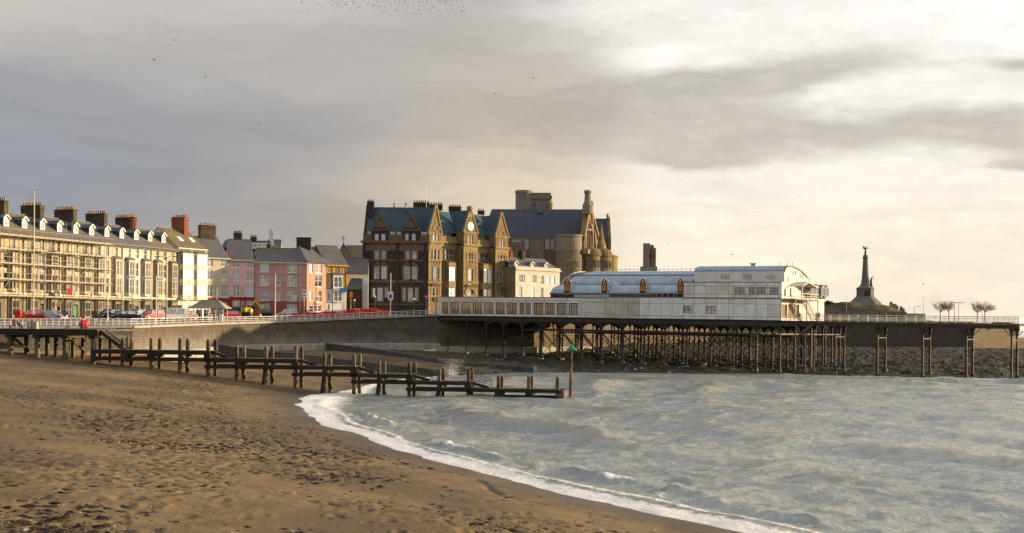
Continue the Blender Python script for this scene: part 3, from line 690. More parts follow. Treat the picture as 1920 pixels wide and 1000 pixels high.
def gable_roof(par, L, D, ze, zr, mat, over=.3, x0=0, ry=None, name='roof', gab=None):
    ry = D / 2 if ry is None else ry; t = .18; sl = (zr - ze) / ry
    q = MB(); q.prismx([(-over, ze - over * sl), (ry, zr), (ry, zr - t), (-over, ze - over * sl - t)], x0 - .02, x0 + L - .02)
    sl2 = (zr - ze) / (D - ry); q.prismx([(ry, zr), (D + over, ze - over * sl2), (D + over, ze - over * sl2 - t), (ry, zr - t)], x0 - .02, x0 + L - .02)
    o = q.build(name, mat, par)
    for xg in ((x0 + .05, x0 + L - .1) if gab else ()):
        g_ = MB(); g_.poly([(xg, .02, ze - .3), (xg, D, ze - .3), (xg, ry, zr - .12)]); g_.build('gable', gab, par)
    MB().box(x0, x0 + L - .04, ry - .12, ry + .12, zr - .03, zr + .09).build('ridge_tiles', M['lead'], o)
    return o
def dormer(par, x, yf, zf, w, h, mat, roofm, back=2.6, fm=None):
    q = MB(); op = [(x - w / 2 + .17, x + w / 2 - .17, zf + .3, zf + h - .1)]
    q.wall(x - w / 2, x + w / 2, zf, zf + h, op, yf, .1, 1)
    q.poly([(x - w / 2, yf, zf + h), (x + w / 2, yf, zf + h), (x, yf, zf + h + w * .45)], 1)
    q.box(x - w / 2, x - w / 2 + .08, yf + .002, yf + back, zf, zf + h, 0); q.box(x + w / 2 - .08, x + w / 2, yf + .002, yf + back, zf, zf + h, 0)
    for sx in (-1, 1):
        q.poly([(x, yf - .18, zf + h + w * .45 + .1), (x + sx * (w / 2 + .22), yf - .18, zf + h - .06), (x + sx * (w / 2 + .22), yf + back + .7, zf + h - .06), (x, yf + back + 1.4, zf + h + w * .45 + .1)], 2)
        q.beam((x, yf - .2, zf + h + w * .45 + .06), (x + sx * (w / 2 + .2), yf - .2, zf + h - .06), .1, .2, 1)
    o = q.build('dormer', [mat, fm or M['white'], roofm], par)
    a, b, c, d = op[0]; window(o, x, yf + .05, c, b - a, d - c, 'cross', 1, deep=True, sill=False, fm=fm)
    return o
# ---------------------------------------------------------------- the seafront terrace
T0, T1 = gp(0, 210), gp(332, 255); TF = Fac(T0, T1, 8.5)
PW = [paint('render_cream', (.50, .42, .28)), paint('render_beige', (.43, .36, .25)), paint('render_ivory', (.53, .47, .34)), paint('render_pale_grey', (.55, .52, .46)), paint('render_white', (.60, .56, .51)), paint('render_warm_white', (.54, .47, .36))]
GRD = pm('olive_ground_floor_stone', (.22, .20, .125), .85, .25, 1.2, bump=.2)
BLUEP = pm('blue_spandrel', (.04, .12, .30), .5, .1, 2)
CURT = pm('warm_white_joinery', (.66, .64, .58), .55, .1, 2)
bx = [TF.uv(u, 560)[0] for u in (-52, 44, 111, 172, 229, 283, 333)]
TL = ['cream terraced house behind scaffolding at the left edge of the picture', 'beige terraced house behind scaffolding, under the tall mast', 'scaffolded ivory terraced house with the red sheet hung on its scaffold', 'scaffolded pale terraced house at the right end of the scaffolding', 'white terraced house with blue bay panels next to the scaffolding', 'cream terraced house with blue bay panels and two dormers beside the glowing bays']
TZ = 14.55
for i in range(6):
    x0, x1 = bx[i], bx[i + 1]; L = x1 - x0; p = TF.world(x0, 0)
    t = thing('terraced_house', TL[i], 'house', (p.x, p.y, 8.5), TF.ang, 'terraced houses along the seafront'); wm = PW[(0, 1, 2, 5, 3, 0)[i]]
    n = 2 if L < 11 else 3
    ops = [(L * f - .48, L * f + .48, 12.15, 13.95) for f in (.22, .50, .78)] + [(L * .5 - .45, L * .5 + .45, a, b) for a, b in ((8.75, 11.35), (5.35, 8.1))]
    if L > 11: ops += [(L * f - .48, L * f + .48, a, b) for f in (.36, .64) for a, b in ((8.75, 11.35), (5.35, 8.1))]
    gops = [(L * .5 - .55, L * .5 + .55, .2, 3.1)]
    shell(t, L - .02, 12, TZ, wm, ops + gops)
    MB().box(0, L - .02, -.10, -.004, 4.55, 4.95).build('string_course', M['offwhite'], t); MB().box(0, L - .02, -.28, -.004, TZ - .45, TZ - .2).build('cornice', M['offwhite'], t)
    q = MB(); q.wall(0, L - .02, -.5, 4.53, [(L * .5 - .55, L * .5 + .55, .2, 3.1)], -.05, .05, 0)
    q.build('ground_floor_facing', [GRD, M['offwhite']], t)
    wins(t, ops, fm=CURT)
    MB().box(L * .5 - .5, L * .5 + .5, .15, .2, .2, 2.9).build('door', [M['blue'], M['black'], M['teal'], M['maroon'], M['black'], M['blue']][i], t)
    for f in (.22, .78):
        q_ = bay(t, L * f, 0, 1.75, .75, 5.0, 11.75, [(5.4, 8.2), (8.8, 11.45)], wm, fm=CURT)
        MB().box(L * f - .86, L * f + .86, -.79, -.752, 8.3, 8.74).build('spandrel_panel', BLUEP if i > 3 else wm, q_)
        bay(t, L * f, -.05, 1.8, .7, -.4, 4.1, [(.9, 3.6)], GRD, cap=True, fm=CURT)
    MB().tube((L - .15, -.12, 0), (L - .15, -.12, TZ - .3), .09, n=6).build('drainpipe', M['lead'], t)
    MB().box(0, L - .04, -.55, -.3, TZ - .14, TZ + .04).build('gutter', M['lead'], t)
    gable_roof(t, L, 12, TZ, TZ + 4.1, [M['slatelichen'], M['slatelichen'], M['slate'], M['slate'], M['slate'], M['slatelichen']][i], .5, gab=wm)
    for f in ((.27, .77) if L < 11 else (.17, .5, .83)): dormer(t, L * f, 2.0, TZ + 1.25, 1.25, 1.45, M['slateblue'], M['slate'])
    if i < 5:
        chimney(t, L, 6, TZ + 2.6, 3.15, .95, 4.3, [M['brickdk'], M['brickdk'], M['brickdk'], M['brickdk'], M['brickdk'], M['brickdk']][i], 9)
    if i == 4: MB().box(L - .56, L + .56, 3.85, 4.6, TZ + 2.6, TZ + 5.95).build('brick_buttress', M['brickred'], t)
# ---------------------------------------------------------------- the houses round the bend
def simple_house(name, label, f, D, zt, mat, rows, roofm, zr, gmat=None, gz_=None, ry=None, fm=None, roof=True, group=None):
    t = f.thing(name, label, 'house', group)
    ops = [o[:4] for o in rows]; shell(t, f.L, D, zt, mat, ops)
    for o in rows: window(t, (o[0] + o[1]) / 2, .12, o[2], o[1] - o[0], o[3] - o[2], o[4] if len(o) > 4 else 'pair', o[5] if len(o) > 5 else None, fm=fm)
    MB().box(-.05, f.L + .05, -.3, -.004, zt - .28, zt - .02).build('eaves_board', M['offwhite'], t)
    if gmat: 
        gops = [o for o in ops if o[2] < gz_]
        q = MB(); q.wall(0, f.L, -.5, gz_, gops, -.05, .05); q.box(0, f.L, -.14, -.05, gz_, gz_ + .22); q.build('ground_floor_facing', gmat, t)
    if roof: gable_roof(t, f.L, D, zt, zr, roofm, .3, ry=ry, gab=mat)
    return t
GZ = 9.2; M['crimson'] = pm('crimson_ground_floor', (.27, .025, .035), .6, .12, 1)
f = Fac(TF.world(bx[6], 0).to_2d(), gp(387, 262.3), GZ - .3); wm = paint('render_bright_cream', (.72, .65, .54))
zt = f.uv(358, 466)[1]; 
t = simple_house('bay_fronted_house', 'bright cream house with two tiers of glowing bay windows', f, 11, zt, wm, [], M['slatemoss'], zt + 4.2, ry=5.5)
zb = [(f.uv(345, b)[1], f.uv(345, a)[1]) for a, b in ((478, 496), (506, 524), (535, 554))]
for u in (346, 372.5):
    bay(t, f.uv(u, 500)[0], 0, 3.0, 1.1, zb[2][0] - .9, zb[0][1] + .35, zb, wm, g=3, fm=M['offwhite'])
q = MB(); x = f.L * .5; q.box(.2, f.L - .2, -1.2, -.02, 0, 2.9); q.box(0, f.L, -1.35, -.02, 2.9, 3.2); q.build('porch', M['white'], t)
chimney(t, f.L * .75, 5.5, zt + 2.9, 3.6, 1.2, 3.6, M['brickred'], 6, M['brickred'])
for x in (3.2, 6.5):
    q = MB(); zz = zt + 4.2 * .45; q.prismx([(2.0, zt + 4.2 * 2.0 / 5.5 + .1), (3.1, zt + 4.2 * 3.1 / 5.5 + .1), (3.1, zt + 4.2 * 3.1 / 5.5), (2.0, zt + 4.2 * 2 / 5.5)], x - .5, x + .5); q.build('skylight', M['white'], t)
CH = f.world(f.L, 0).to_2d()
def rows_px(f, lst):                                          # (u0,u1,v0,v1,style,glass) -> local openings
    return [f.rect(*o[:4]) + tuple(o[4:]) for o in lst]
k3 = lambda x: 360 + x / 4.544; j3 = lambda y: 410 + y / 4.544
def c3(lst): return [(k3(a), k3(b), j3(c), j3(d)) + tuple(r) for a, b, c, d, *r in lst]
f = Fac(CH, gp(430, 265.5), GZ); zt = f.uv(405, 483.5)[1]
t = simple_house('townhouse', 'pale cream townhouse with a red ground floor behind the shelter', f, 12, zt, paint('render_pale_cream', (.56, .48, .35)),
    rows_px(f, c3([(122, 180, 340, 408, 'pair', 3), (122, 180, 440, 520), (122, 178, 567, 665), (245, 303, 345, 410), (245, 303, 450, 526), (245, 303, 570, 668), (192, 212, 570, 660, 'sash'), (225, 300, 712, 765, 'pair')])), M['slate'], zt + 4.6, M['crimson'], f.uv(405, 561)[1])
chimney(t, f.L * .55, 6, zt + 3.3, 3.6, 3.4, 1.3, M['brickdk'], 6, along='x')
f2 = Fac(gp(430, 265.5), gp(476, 267), GZ); zt = f2.uv(452, 487.5)[1]
t = simple_house('townhouse', 'candy pink townhouse with a crimson ground floor', f2, 12, zt, paint('render_pink', (.70, .43, .44)),
    rows_px(f2, c3([(348, 408, 350, 415), (348, 408, 445, 528), (348, 408, 567, 665), (465, 522, 355, 420), (465, 522, 453, 533), (463, 522, 570, 668), (416, 442, 570, 664, 'sash'), (346, 410, 697, 768), (460, 522, 700, 768), (420, 445, 700, 775, 'plain', 0)])), M['slate'], zt + 4.6, M['crimson'], f2.uv(452, 559)[1])
# pink-red corner house with a hipped roof
P0, P1 = gp(477, 267.2), gp(574.7, 268); f3 = Fac(P0, P1, GZ); zt = f3.uv(525, 492.5)[1]
pinkr = paint('render_terracotta_pink', (.50, .29, .26)); pinksun = paint('render_pink_sun_toned', (.58, .33, .23))  # side wall's orange sunlight is put into a warmer copy of the pink
w3 = c3([(578, 655, 380, 455, 'triple'), (575, 655, 478, 570, 'triple'), (572, 652, 610, 700, 'triple'), (812, 893, 385, 460, 'triple', 2), (810, 893, 482, 574, 'triple', 2), (808, 892, 612, 706, 'triple', 2), (720, 755, 485, 570, 'sash'), (718, 752, 615, 698, 'sash'), (575, 645, 728, 790, 'triple'), (808, 892, 728, 800, 'triple')])
rw = rows_px(f3, w3); t = f3.thing('corner_house', 'terracotta pink corner house with a hipped slate roof', 'house')
f3b = Fac(P1, gp(611, 272), GZ); rwb = rows_px(f3b, c3([(1002, 1028, 388, 462, 'sash', 3), (1000, 1025, 620, 700, 'plain', 3), (1000, 1030, 742, 795, 'sash'), (1050, 1108, 392, 465, 'pair'), (1047, 1106, 484, 580, 'pair'), (1047, 1104, 615, 712, 'pair'), (1044, 1100, 740, 790, 'pair')]))
q = MB(); q.wall(0, f3.L, -.6, zt, [o[:4] for o in rw]); q.poly([(0, 0, -.6), (0, 14, -.6), (0, 14, zt), (0, 0, zt)]); q.build('wall', pinkr, t)
for o in rw: window(t, (o[0] + o[1]) / 2, .1, o[2], o[1] - o[0], o[3] - o[2], o[4], o[5] if len(o) > 5 else None)
q = MB(); q.wall(0, f3.L, -.5, f3.uv(525, 566)[1], [o[:4] for o in rw if o[2] < 3], -.05, .05); q.box(0, f3.L, -.12, -.05, f3.uv(525, 566)[1], f3.uv(525, 565)[1]); q.build('ground_floor_facing', pm('deep_red_paint', (.26, .085, .07), .7, .15, 1), t)
for v in (514, 538): MB().box(0, f3.L, -.08, -.004, f3.uv(525, v)[1] - .06, f3.uv(525, v)[1] + .06).build('string_course', pinkr, t)
side = thing('sunlit_side', None, None, f3.world(f3.L, 0) - Vector((0, 0, f3.world(0, 0).z))); side.parent = t
side.location = (f3.L, 0, 0); side.rotation_euler = (0, 0, f3b.ang - f3.ang)
q = MB(); q.wall(0, f3b.L, -.6, zt, [o[:4] for o in rwb]); q.poly([(f3b.L, 0, -.6), (f3b.L, 10, -.6), (f3b.L, 10, zt), (f3b.L, 0, zt)]); q.wall(f3b.L * .14, f3b.L * .32, f3b.uv(585, 534)[1], f3b.uv(585, 517)[1], [], -.03); q.build('wall', pinksun, side)
for o in rwb: window(side, (o[0] + o[1]) / 2, .1, o[2], o[1] - o[0], o[3] - o[2], o[4], o[5] if len(o) > 5 else None, deep=True)
loc = lambda W_: ((W_.to_2d() - f3.o).dot(f3.t), -(W_.to_2d() - f3.o).dot(f3.n), W_.z - GZ)
A0, A1 = (-.2, -.35, zt), (f3.L + .15, -.35, zt); A2 = loc(Vector((*f3b.world(f3b.L + .2, -.3).to_2d(), zt + GZ)))
ap = loc(at(561, 462, 274.5)); rl = loc(at(520, 474.5, 274)); rl = (-.2, 6.4, zt + 2.3)
ap2 = loc(at(596, 463, 279)); kk = (A2[0] + 4, A2[1] + 9, zt)
q = MB(); q.poly([A0, A1, ap, (f3.L * .55, 6.4, zt + 2.3), rl]); q.poly([A1, A2, ap2, ap]); q.poly([A2, kk, ap2]); q.poly([rl, (f3.L * .55, 6.4, zt + 2.3), (f3.L * .55, 12, zt), (-.2, 12, zt)]); q.poly([(f3.L * .55, 6.4, zt + 2.3), ap, ap2, (ap2[0] - 3, ap2[1] + 6, zt), (f3.L * .5, 13, zt)])
o = q.build('roof', M['slate'], t)
q = MB(); q.beam(A1, (ap[0], ap[1], ap[2] + .03), .16, .16); q.beam((f3.L * .55, 6.4, zt + 2.33), (ap[0], ap[1], ap[2] + .03), .13, .13); q.build('hip_tiles', M['lead'], o)
MB().beam((0, -.38, zt - .08), (f3.L, -.38, zt - .08), .2, .2).build('gutter', M['offwhite'], t)
chimney(t, ap[0] + .9, ap[1] + .8, ap[2] - 1.3, 3.1, 3.0, 1.2, M['stonedk'], 0)
# low dark wing of slate roofs behind the corner house
def far_block(label, u0, u1, v_e, v_r, d, mat, roofm, wz=9.5, D=9, name='far_house', wn=()):
    fb = Fac(gp(u0, d), gp(u1, d + .5), wz); ze = fb.uv((u0 + u1) / 2, v_e)[1]; zr = fb.uv((u0 + u1) / 2, v_r, D / 2)[1]
    tb = fb.thing(name, label, 'house'); rr = rows_px(fb, wn); shell(tb, fb.L, D, ze, mat, [o[:4] for o in rr])
    q = MB()
    for xx in (0, fb.L): q.poly([(xx, 0, ze), (xx, D, ze), (xx, D / 2, zr - .1)])
    q.build('gable', mat, tb)
    for o in rr: window(tb, (o[0] + o[1]) / 2, .1, o[2], o[1] - o[0], o[3] - o[2], 'pair', 1)
    gable_roof(tb, fb.L, D, ze, zr, roofm, .3); return tb, fb, ze, zr
tb, fb, ze, zr = far_block('long dark slate-roofed house behind the pink corner house', 474, 566, 480, 466, 284, M['stonedk'], M['slatemoss'], D=8)
tb, fb, ze, zr = far_block('slate-roofed house with a white dormer row above the pink houses', 414, 500, 464, 452, 300, M['stonedk'], M['slateblue'])
q = MB(); za, zc = fb.uv(482, 467)[1], fb.uv(482, 456.5)[1]; xa, xb = fb.uv(472, 460)[0], fb.uv(500, 460)[0]; q.wall(xa, xb, za, zc, [(xa + .4 + i * 1.15, xa + 1.25 + i * 1.15, za + .4, zc - .2) for i in range(3)], -.5, .1); q.box(xa, xb, -.498, 3, zc, zc + .12); o = q.build('dormer_row', M['white'], tb)
for i in range(3): window(o, xa + .82 + i * 1.15, -.45, za + .4, .85, zc - za - .6, 'cross', 1, deep=True, sill=False)
chimney(tb, fb.uv(440, 450)[0], 4.5, zr - .5, 2.2, 1.9, .9, M['brickdk'], 5, along='x'); chimney(tb, fb.uv(470, 450)[0], 4.5, zr - .8, 1.6, 1.4, .9, M['brickdk'], 3, along='x')
tb, fb, ze, zr = far_block('small white gabled house with a white chimney behind the roofs', 500, 526, 466, 450, 306, M['offwhite'], M['slate'], D=8)
chimney(tb, .9, 1.5, ze - 1, 5, 1.0, .9, M['white'], 2)
tb, fb, ze, zr = far_block('sooty brick house behind the cream townhouse', 385, 416, 470, 462, 296, M['brickdk'], M['slate']); 
# yellow and white house
f4 = Fac(gp(611.3, 272.2), gp(649, 274.6), GZ + .2); zt = f4.uv(630, 497)[1]
k6 = lambda x: 520 + x / 5.88; j6 = lambda y: 440 + y / 5.88
def c6(l): return [(k6(a), k6(b), j6(c), j6(d)) + tuple(r) for a, b, c, d, *r in l]
rw = rows_px(f4, c6([(555, 583, 345, 420, 'sash'), (634, 658, 348, 422, 'sash'), (695, 722, 348, 422, 'sash'), (555, 582, 465, 580, 'sash'), (696, 724, 470, 580, 'sash'), (552, 584, 627, 735, 'sash'), (698, 722, 636, 742, 'sash'), (553, 580, 770, 830, 'sash'), (628, 655, 470, 580, 'sash'), (662, 688, 470, 580, 'sash'), (628, 655, 630, 740, 'sash'), (662, 688, 630, 740, 'sash')]))
yel = paint('render_mustard', (.60, .35, .03)); zs = f4.uv(630, 541)[1]
t = f4.thing('yellow_house', 'mustard yellow house with a white lower half and brown trim', 'house')
q = MB(); q.wall(0, f4.L, zs, zt, [o[:4] for o in rw if o[2] > zs], 0, .2, 0); q.wall(0, f4.L, -.6, zs, [o[:4] for o in rw if o[2] < zs], 0, .2, 1)
q.poly([(f4.L, 0, -.6), (f4.L, 9, -.6), (f4.L, 9, zt), (f4.L, 0, zt)], 0); q.poly([(0, 0, -.6), (0, 9, -.6), (0, 9, zt), (0, 0, zt)], 0)
q.build('wall', [yel, M['white']], t)
for o in rw: window(t, (o[0] + o[1]) / 2, .1, o[2], o[1] - o[0], o[3] - o[2], o[4])
br_ = pm('brown_trim', (.14, .03, .02), .6, .15, 2)
for u in (612.2, 622.5, 636, 648): x = f4.uv(u, 520)[0]; MB().box(x - .10, x + .10, -.06, -.004, zs, zt - .3).build('trim_post', br_, t)
for v in (513.5, 541): z_ = f4.uv(630, v)[1]; MB().box(0, f4.L, -.085, -.004, z_ - .12, z_ + .12).build('trim_band', br_, t)
MB().box(-.2, f4.L + .3, -.45, -.004, zt - .3, zt).build('eaves_board', yel, t)
bxo = bay(t, f4.uv(632, 560)[0], 0, 2.2, .5, f4.uv(630, 567)[1], f4.uv(630, 516)[1], [(f4.uv(630, 565)[1], f4.uv(630, 547)[1]), (f4.uv(630, 539)[1], f4.uv(630, 520)[1])], M['white'])
gable_roof(t, f4.L + .4, 12, zt, zt + 4.4, M['slate'], .3)
q = MB(); q.box(-.65, .65, -1.1, 0, 0, .85); q.build('shop_awning', M['blue'], t, (f4.uv(642, 545)[0], -.02, f4.uv(642, 548)[1]))
# church gable, its crenellated porch roof, and the small roofs by the hotel
fc = Fac(gp(628, 318), gp(662, 318.5), 10); t = fc.thing('church', 'stone church gable with a cross, behind the yellow house', 'church')
ze = fc.uv(640, 486)[1]; zr = fc.uv(644, 457)[1]; xr = fc.uv(644, 457)[0]; q = MB(); q.prism([(0, -1), (fc.L, -1), (fc.L, ze), (xr, zr), (0, ze)], 0, .6); q.build('gable', M['stonecol'], t)
q = MB(); q.prism([(-.3, ze - .2), (xr, zr + .25), (xr, zr), (0, ze - .3)], .3, 22); q.prism([(xr, zr + .25), (fc.L + .4, ze - .3), (fc.L, ze - .3), (xr, zr)], .3, 22); q.build('roof', M['slatemoss'], t)
q = MB(); xx = fc.L; q.prismx([(0, ze - .3), (6, zr), (6, zr - .2), (0, ze - .5)], xx - 2, xx + 11); q.build('nave_roof', M['slatemoss'], t)
q = MB(); q.beam((xr, .3, zr), (xr, .3, zr + 1.9), .14, .14); q.beam((xr - .5, .3, zr + 1.3), (xr + .5, .3, zr + 1.3), .14, .14); q.build('cross', M['iron'], t)
q = MB(); a = fc.uv(638, 486)[0], fc.uv(660, 486)[0]; zb_, zt_ = fc.uv(645, 490)[1], fc.uv(645, 475)[1]; q.box(a[0], a[1], -2.5, -.01, zb_ - 6, zt_); q.build('parapet', M['stonelich'], t)
for i in range(6): x = a[0] + .2 + i * (a[1] - a[0] - .4) / 5.6; MB().box(x, x + .3, -2.48, -2.0, zt_ + .004, zt_ + .6).build('merlon', M['stonelich'], t)
tb, fb, ze, zr = far_block('slate-roofed white cottage between the yellow house and the dark hotel', 648, 690, 511, 485, 282, M['white'], M['slate'], wn=c6([(765, 805, 448, 492)]), D=10)
fb = Fac(gp(650, 279.5), gp(679, 280), 10.6); t = fb.thing('side_building', 'low dark building with a steep blue slate roof against the hotel', 'building'); z0_, z1_ = fb.uv(665, 543)[1], fb.uv(665, 512)[1]
q = MB(); q.wall(0, fb.L, -.6, z0_, [fb.rect(656, 661, 548, 556)]); q.poly([(0, 0, -.6), (0, 6, -.6), (0, 6, z0_), (0, 0, z0_)]); q.build('wall', M['stonedk'], t); window(t, fb.uv(658.5, 556)[0], .1, fb.uv(658, 556)[1], .6, .9)
q = MB(); q.poly([(-.2, -.3, z0_), (fb.L, -.3, z0_), (fb.L, 3.6, z1_), (1.5, 3.6, z1_)]); q.poly([(-.2, -.3, z0_), (1.5, 3.6, z1_), (-.2, 6, z0_)]); q.build('roof', M['slateblue'], t)
# ---------------------------------------------------------------- the dark stone hotel
k4 = lambda x: 660 + x / 3.8444; j4 = lambda y: 340 + y / 3.8444
def c4(l): return [(k4(a), k4(b), j4(c), j4(d)) + tuple(r) for a, b, c, d, *r in l]
k5 = lambda x: 790 + x / 4.3474; j5 = lambda y: 360 + y / 4.3474
def c5(l): return [(k5(a), k5(b), j5(c), j5(d)) + tuple(r) for a, b, c, d, *r in l]
HZ = 10.9; Q0, Q1, Q2 = gp(679.5, 290), gp(804, 290), gp(954, 310)
hf = Fac(Q0, Q1, HZ); hs = Fac(Q1, Q2, HZ)
hotel = hf.thing('seafront_hotel', 'tall dark stone seafront hotel with blue slate roofs and steep sunlit gables', 'hotel')
zc = hf.uv(740, 455)[1]; zt = hf.uv(740, 443)[1]
rw = rows_px(hf, c4([(163, 195, 487, 562), (213, 243, 487, 562), (385, 415, 487, 562), (432, 466, 487, 562, 'sash', 2), (160, 197, 612, 705), (210, 250, 612, 705, 'sash', 1), (372, 420, 612, 708), (430, 470, 612, 708, 'sash', 2),
    (147, 168, 768, 836), (182, 220, 768, 862, 'plain', 1), (236, 258, 768, 836), (364, 388, 768, 862), (402, 440, 768, 868, 'sash', 2), (452, 476, 768, 862)]))
rw = [tuple(o) + ('sash',) * (len(o) < 5) for o in rw]
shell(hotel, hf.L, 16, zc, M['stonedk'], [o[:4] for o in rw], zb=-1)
for o in rw: window(hotel, (o[0] + o[1]) / 2, .16, o[2], o[1] - o[0], o[3] - o[2], o[4], o[5] if len(o) > 5 else 0, fm=M['offwhite'])
def dress(par, ops, mat, y=-.09, w=.28):                        # stone surrounds
    for o in ops:
        a, b, c, d = o[:4]; q = MB(); q.box(a - w, a, y, -.004, c - .1, d + w); q.box(b, b + w, y, -.004, c - .1, d + w); q.box(a, b, y, -.004, d, d + w); q.box(a - w - .1, b + w + .1, y - .12, -.004, c - .34, c - .1)
        q.build('window_surround', mat, par)
dress(hotel, rw, M['stonedr'])
for v, h in ((488.5, .35), (528, .5), (461, 2.3), (571, .4)):
    z_ = hf.uv(740, v)[1]; MB().box(-.06, hf.L + .06, -.12, -.006, z_ - h / 2, z_ + h / 2).build('string_course', M['stonedr'], hotel)
MB().box(-.5, hf.L + .3, -.7, .3, zc - .1, zc + .35).build('cornice', M['stonedr'], hotel)
q = MB(); q.box(0, hf.L, -.1, .2, zc + .35, zt + .3); q.build('parapet', M['stonedr'], hotel)
for u in (679.5 + 3, 745, 797): x = hf.uv(u, 520)[0]; MB().box(x - .35, x + .35, -.22, -.004, -1, zc).build('pilaster', M['stonedk'], hotel)
for u, v, s in ((735, 550, -1), (732, 549, 1)): pass
for (ua, ub, ux) in ((k4(160), k4(252), 0), (k4(368), k4(474), 0)):              # carved heads over the big windows
    a, b = hf.uv(ua, 500)[0], hf.uv(ub, 500)[0]; z_ = hf.uv(740, j4(602))[1]
    q = MB(); 
    for i in (0, 1): m0 = a + (b - a) * i / 2; m1 = a + (b - a) * (i + 1) / 2; q.prism([(m0, z_), (m1, z_), ((m0 + m1) / 2, z_ + .75)], -.22, -.004)
    q.build('pediment', M['stonedr'], hotel)
zr = hf.uv(740, 390.5, 7)[1]
q = MB(); x0, x1 = hf.uv(697, 400, 3)[0], hf.uv(811, 400, 3)[0]; sl = (zr - zt) / 6.2
q.prismx([(.2, zt - .3), (6.6, zr), (13, zt - .3)], .6, hf.L - .3); rf_ = q.build('roof', M['slateblue'], hotel)
MB().box(.6, hf.L - .4, 6.48, 6.72, zr - .05, zr + .14).build('ridge_tiles', M['lead'], rf_)
for u in (739, 761): x = hf.uv(u, 390, 6.6)[0]; MB().lathe(x, 6.6, [(.16, zr), (.14, zr + .8), (.25, zr + .85), (.2, zr + 1.1)], 8).build('roof_vent', M['pot'], rf_)
q = MB(); xa = hf.uv(688, 380)[0]; q.prismx([(-.3, zc), (6.5, zr + .6), (13, zc), (13, zc - .5), (-.3, zc - .5)], -.05, .6); q.build('end_gable', M['stonedk'], hotel)
chimney(hotel, xa + .3, 5, zr - 2.5, hf.uv(693, 380, 5)[1] - zr + 2.5, 1.5, 1.5, M['stonedk'], 4, along='x')
q = MB(); q.box(.1, .7, 4.3, 5.7, zc, zr - 1); q.build('chimney_breast', M['stonedk'], hotel)
def hgable(par, x0, x1, xa, z0, z1, zap, y, ops, stone, dressm, depth=7, cap=True, name='gable', roofm=None):
    q = MB(); q.wall(x0, x1, z0, z1, [o[:4] for o in ops], y, .25, 0)
    q.prism([(x0, z1), (x1, z1), (xa + .25, zap), (xa - .25, zap)], y, y + .5, 0)
    q.box(x0, x0 + .02, y + .004, y + 2.5, z0, z1, 0); q.box(x1 - .02, x1, y + .004, y + 2.5, z0, z1, 0)
    for s_, xe in ((-1, x0), (1, x1)): q.beam((xe + s_ * .12, y + .1, z1 - .1), (xa + s_ * .12, y + .1, zap + .25), .55, .34, 1)
    q.box(xa - .3, xa + .3, y - .1, y + .4, zap, zap + .5, 1)
    q.box(x0 - .12, x1 + .12, y - .12, y - .004, z1 - .2, z1 + .1, 1)
    o = q.build(name, [stone, dressm], par)
    if roofm:
        q = MB()
        for s_, xe in ((-1, x0), (1, x1)): q.poly([(xa, y + .4, zap - .1), (xe, y + .4, z1 - .1), (xe, y + depth * .35, z1 - .1), (xa, y + depth, zap - .1)])
        q.build('gable_roof', roofm, o)
    for w in ops: window(o, (w[0] + w[1]) / 2, y + .15, w[2], w[1] - w[0], w[3] - w[2], 'sash', 1, fm=M['offwhite'], deep=True, sill=False)
    return o
for (l, r_, a, ap_, wv) in ((145, 262, 205, 262, ((165, 193), (213, 241))), (370, 488, 425, 250, ((383, 410), (432, 460)))):
    ops = rows_px(hf, c4([(p, s_, 380, 428) for p, s_ in wv]))
    g_ = hgable(hotel, hf.uv(k4(l), 430)[0], hf.uv(k4(r_), 430)[0], hf.uv(k4(a), 420)[0], zc + .35, hf.uv(740, j4(350))[1], hf.uv(740, j4(ap_) + 2)[1], -.45, ops, M['stonedk'], M['stonedr'], 6, roofm=M['slateblue'])
    zz = hf.uv(740, j4(322))[1]; xx = hf.uv(k4(a), 420)[0]
    MB().prism([(xx - 1.1, zz - .4), (xx + 1.1, zz - .4), (xx + 1.1, zz), (xx, zz + 1.5), (xx - 1.1, zz)], -.53, -.454).build('carved_panel', M['stonedr'], g_)
    MB().lathe(xx, .1, [(.16, hf.uv(740, j4(ap_))[1]), (.22, hf.uv(740, j4(ap_))[1] + .9), (.03, hf.uv(740, j4(ap_))[1] + 1.5)], 6).build('finial', M['stonedr'], g_)
# attic lights between the gables
zl0, zl1 = hf.uv(740, j4(396))[1], hf.uv(740, j4(362))[1]
for a, b in ((272, 310), (320, 352), (108, 138), (494, 540)):
    p, s_ = hf.uv(k4(a), 440)[0], hf.uv(k4(b), 440)[0]; window(hotel, (p + s_) / 2, .35, zl0, s_ - p, zl1 - zl0, 'pair', 1, fm=M['slateblue'], sill=False)
# sunlit side with three gabled fronts
S_ = thing('sunlit_front', None, None); S_.parent = hotel; S_.location = (hf.L, 0, 0); S_.rotation_euler = (0, 0, hs.ang - hf.ang)
zc2 = zc
def sx(u, v=500, y=0): return hs.uv(u, v, y)[0]
def sz(u, v, y=0): return hs.uv(u, v, y)[1]
YR = 2.4
segs = [('A', 803.8, 827.8, 818.2, 385.8, 0), ('B', 869.3, 896, 882, 391, -.2), ('C', 929, 953.5, 941, 400, 0)]
wA = c5([(94, 118, 342, 402), (122, 142, 342, 402), (95, 118, 462, 560), (124, 146, 462, 560), (98, 144, 612, 745), (82, 106, 785, 900), (112, 132, 785, 900)])
wB = c5([(382, 400, 362, 425), (404, 420, 362, 425), (378, 398, 482, 576), (402, 420, 482, 576), (378, 420, 628, 755), (372, 418, 800, 868)])
wC = c5([(640, 656, 388, 446), (660, 676, 388, 446), (636, 656, 496, 592), (661, 680, 496, 592), (634, 670, 642, 768), (622, 644, 800, 860), (652, 672, 800, 860)])
ztop = {'A': 443.5, 'B': 441, 'C': 449}
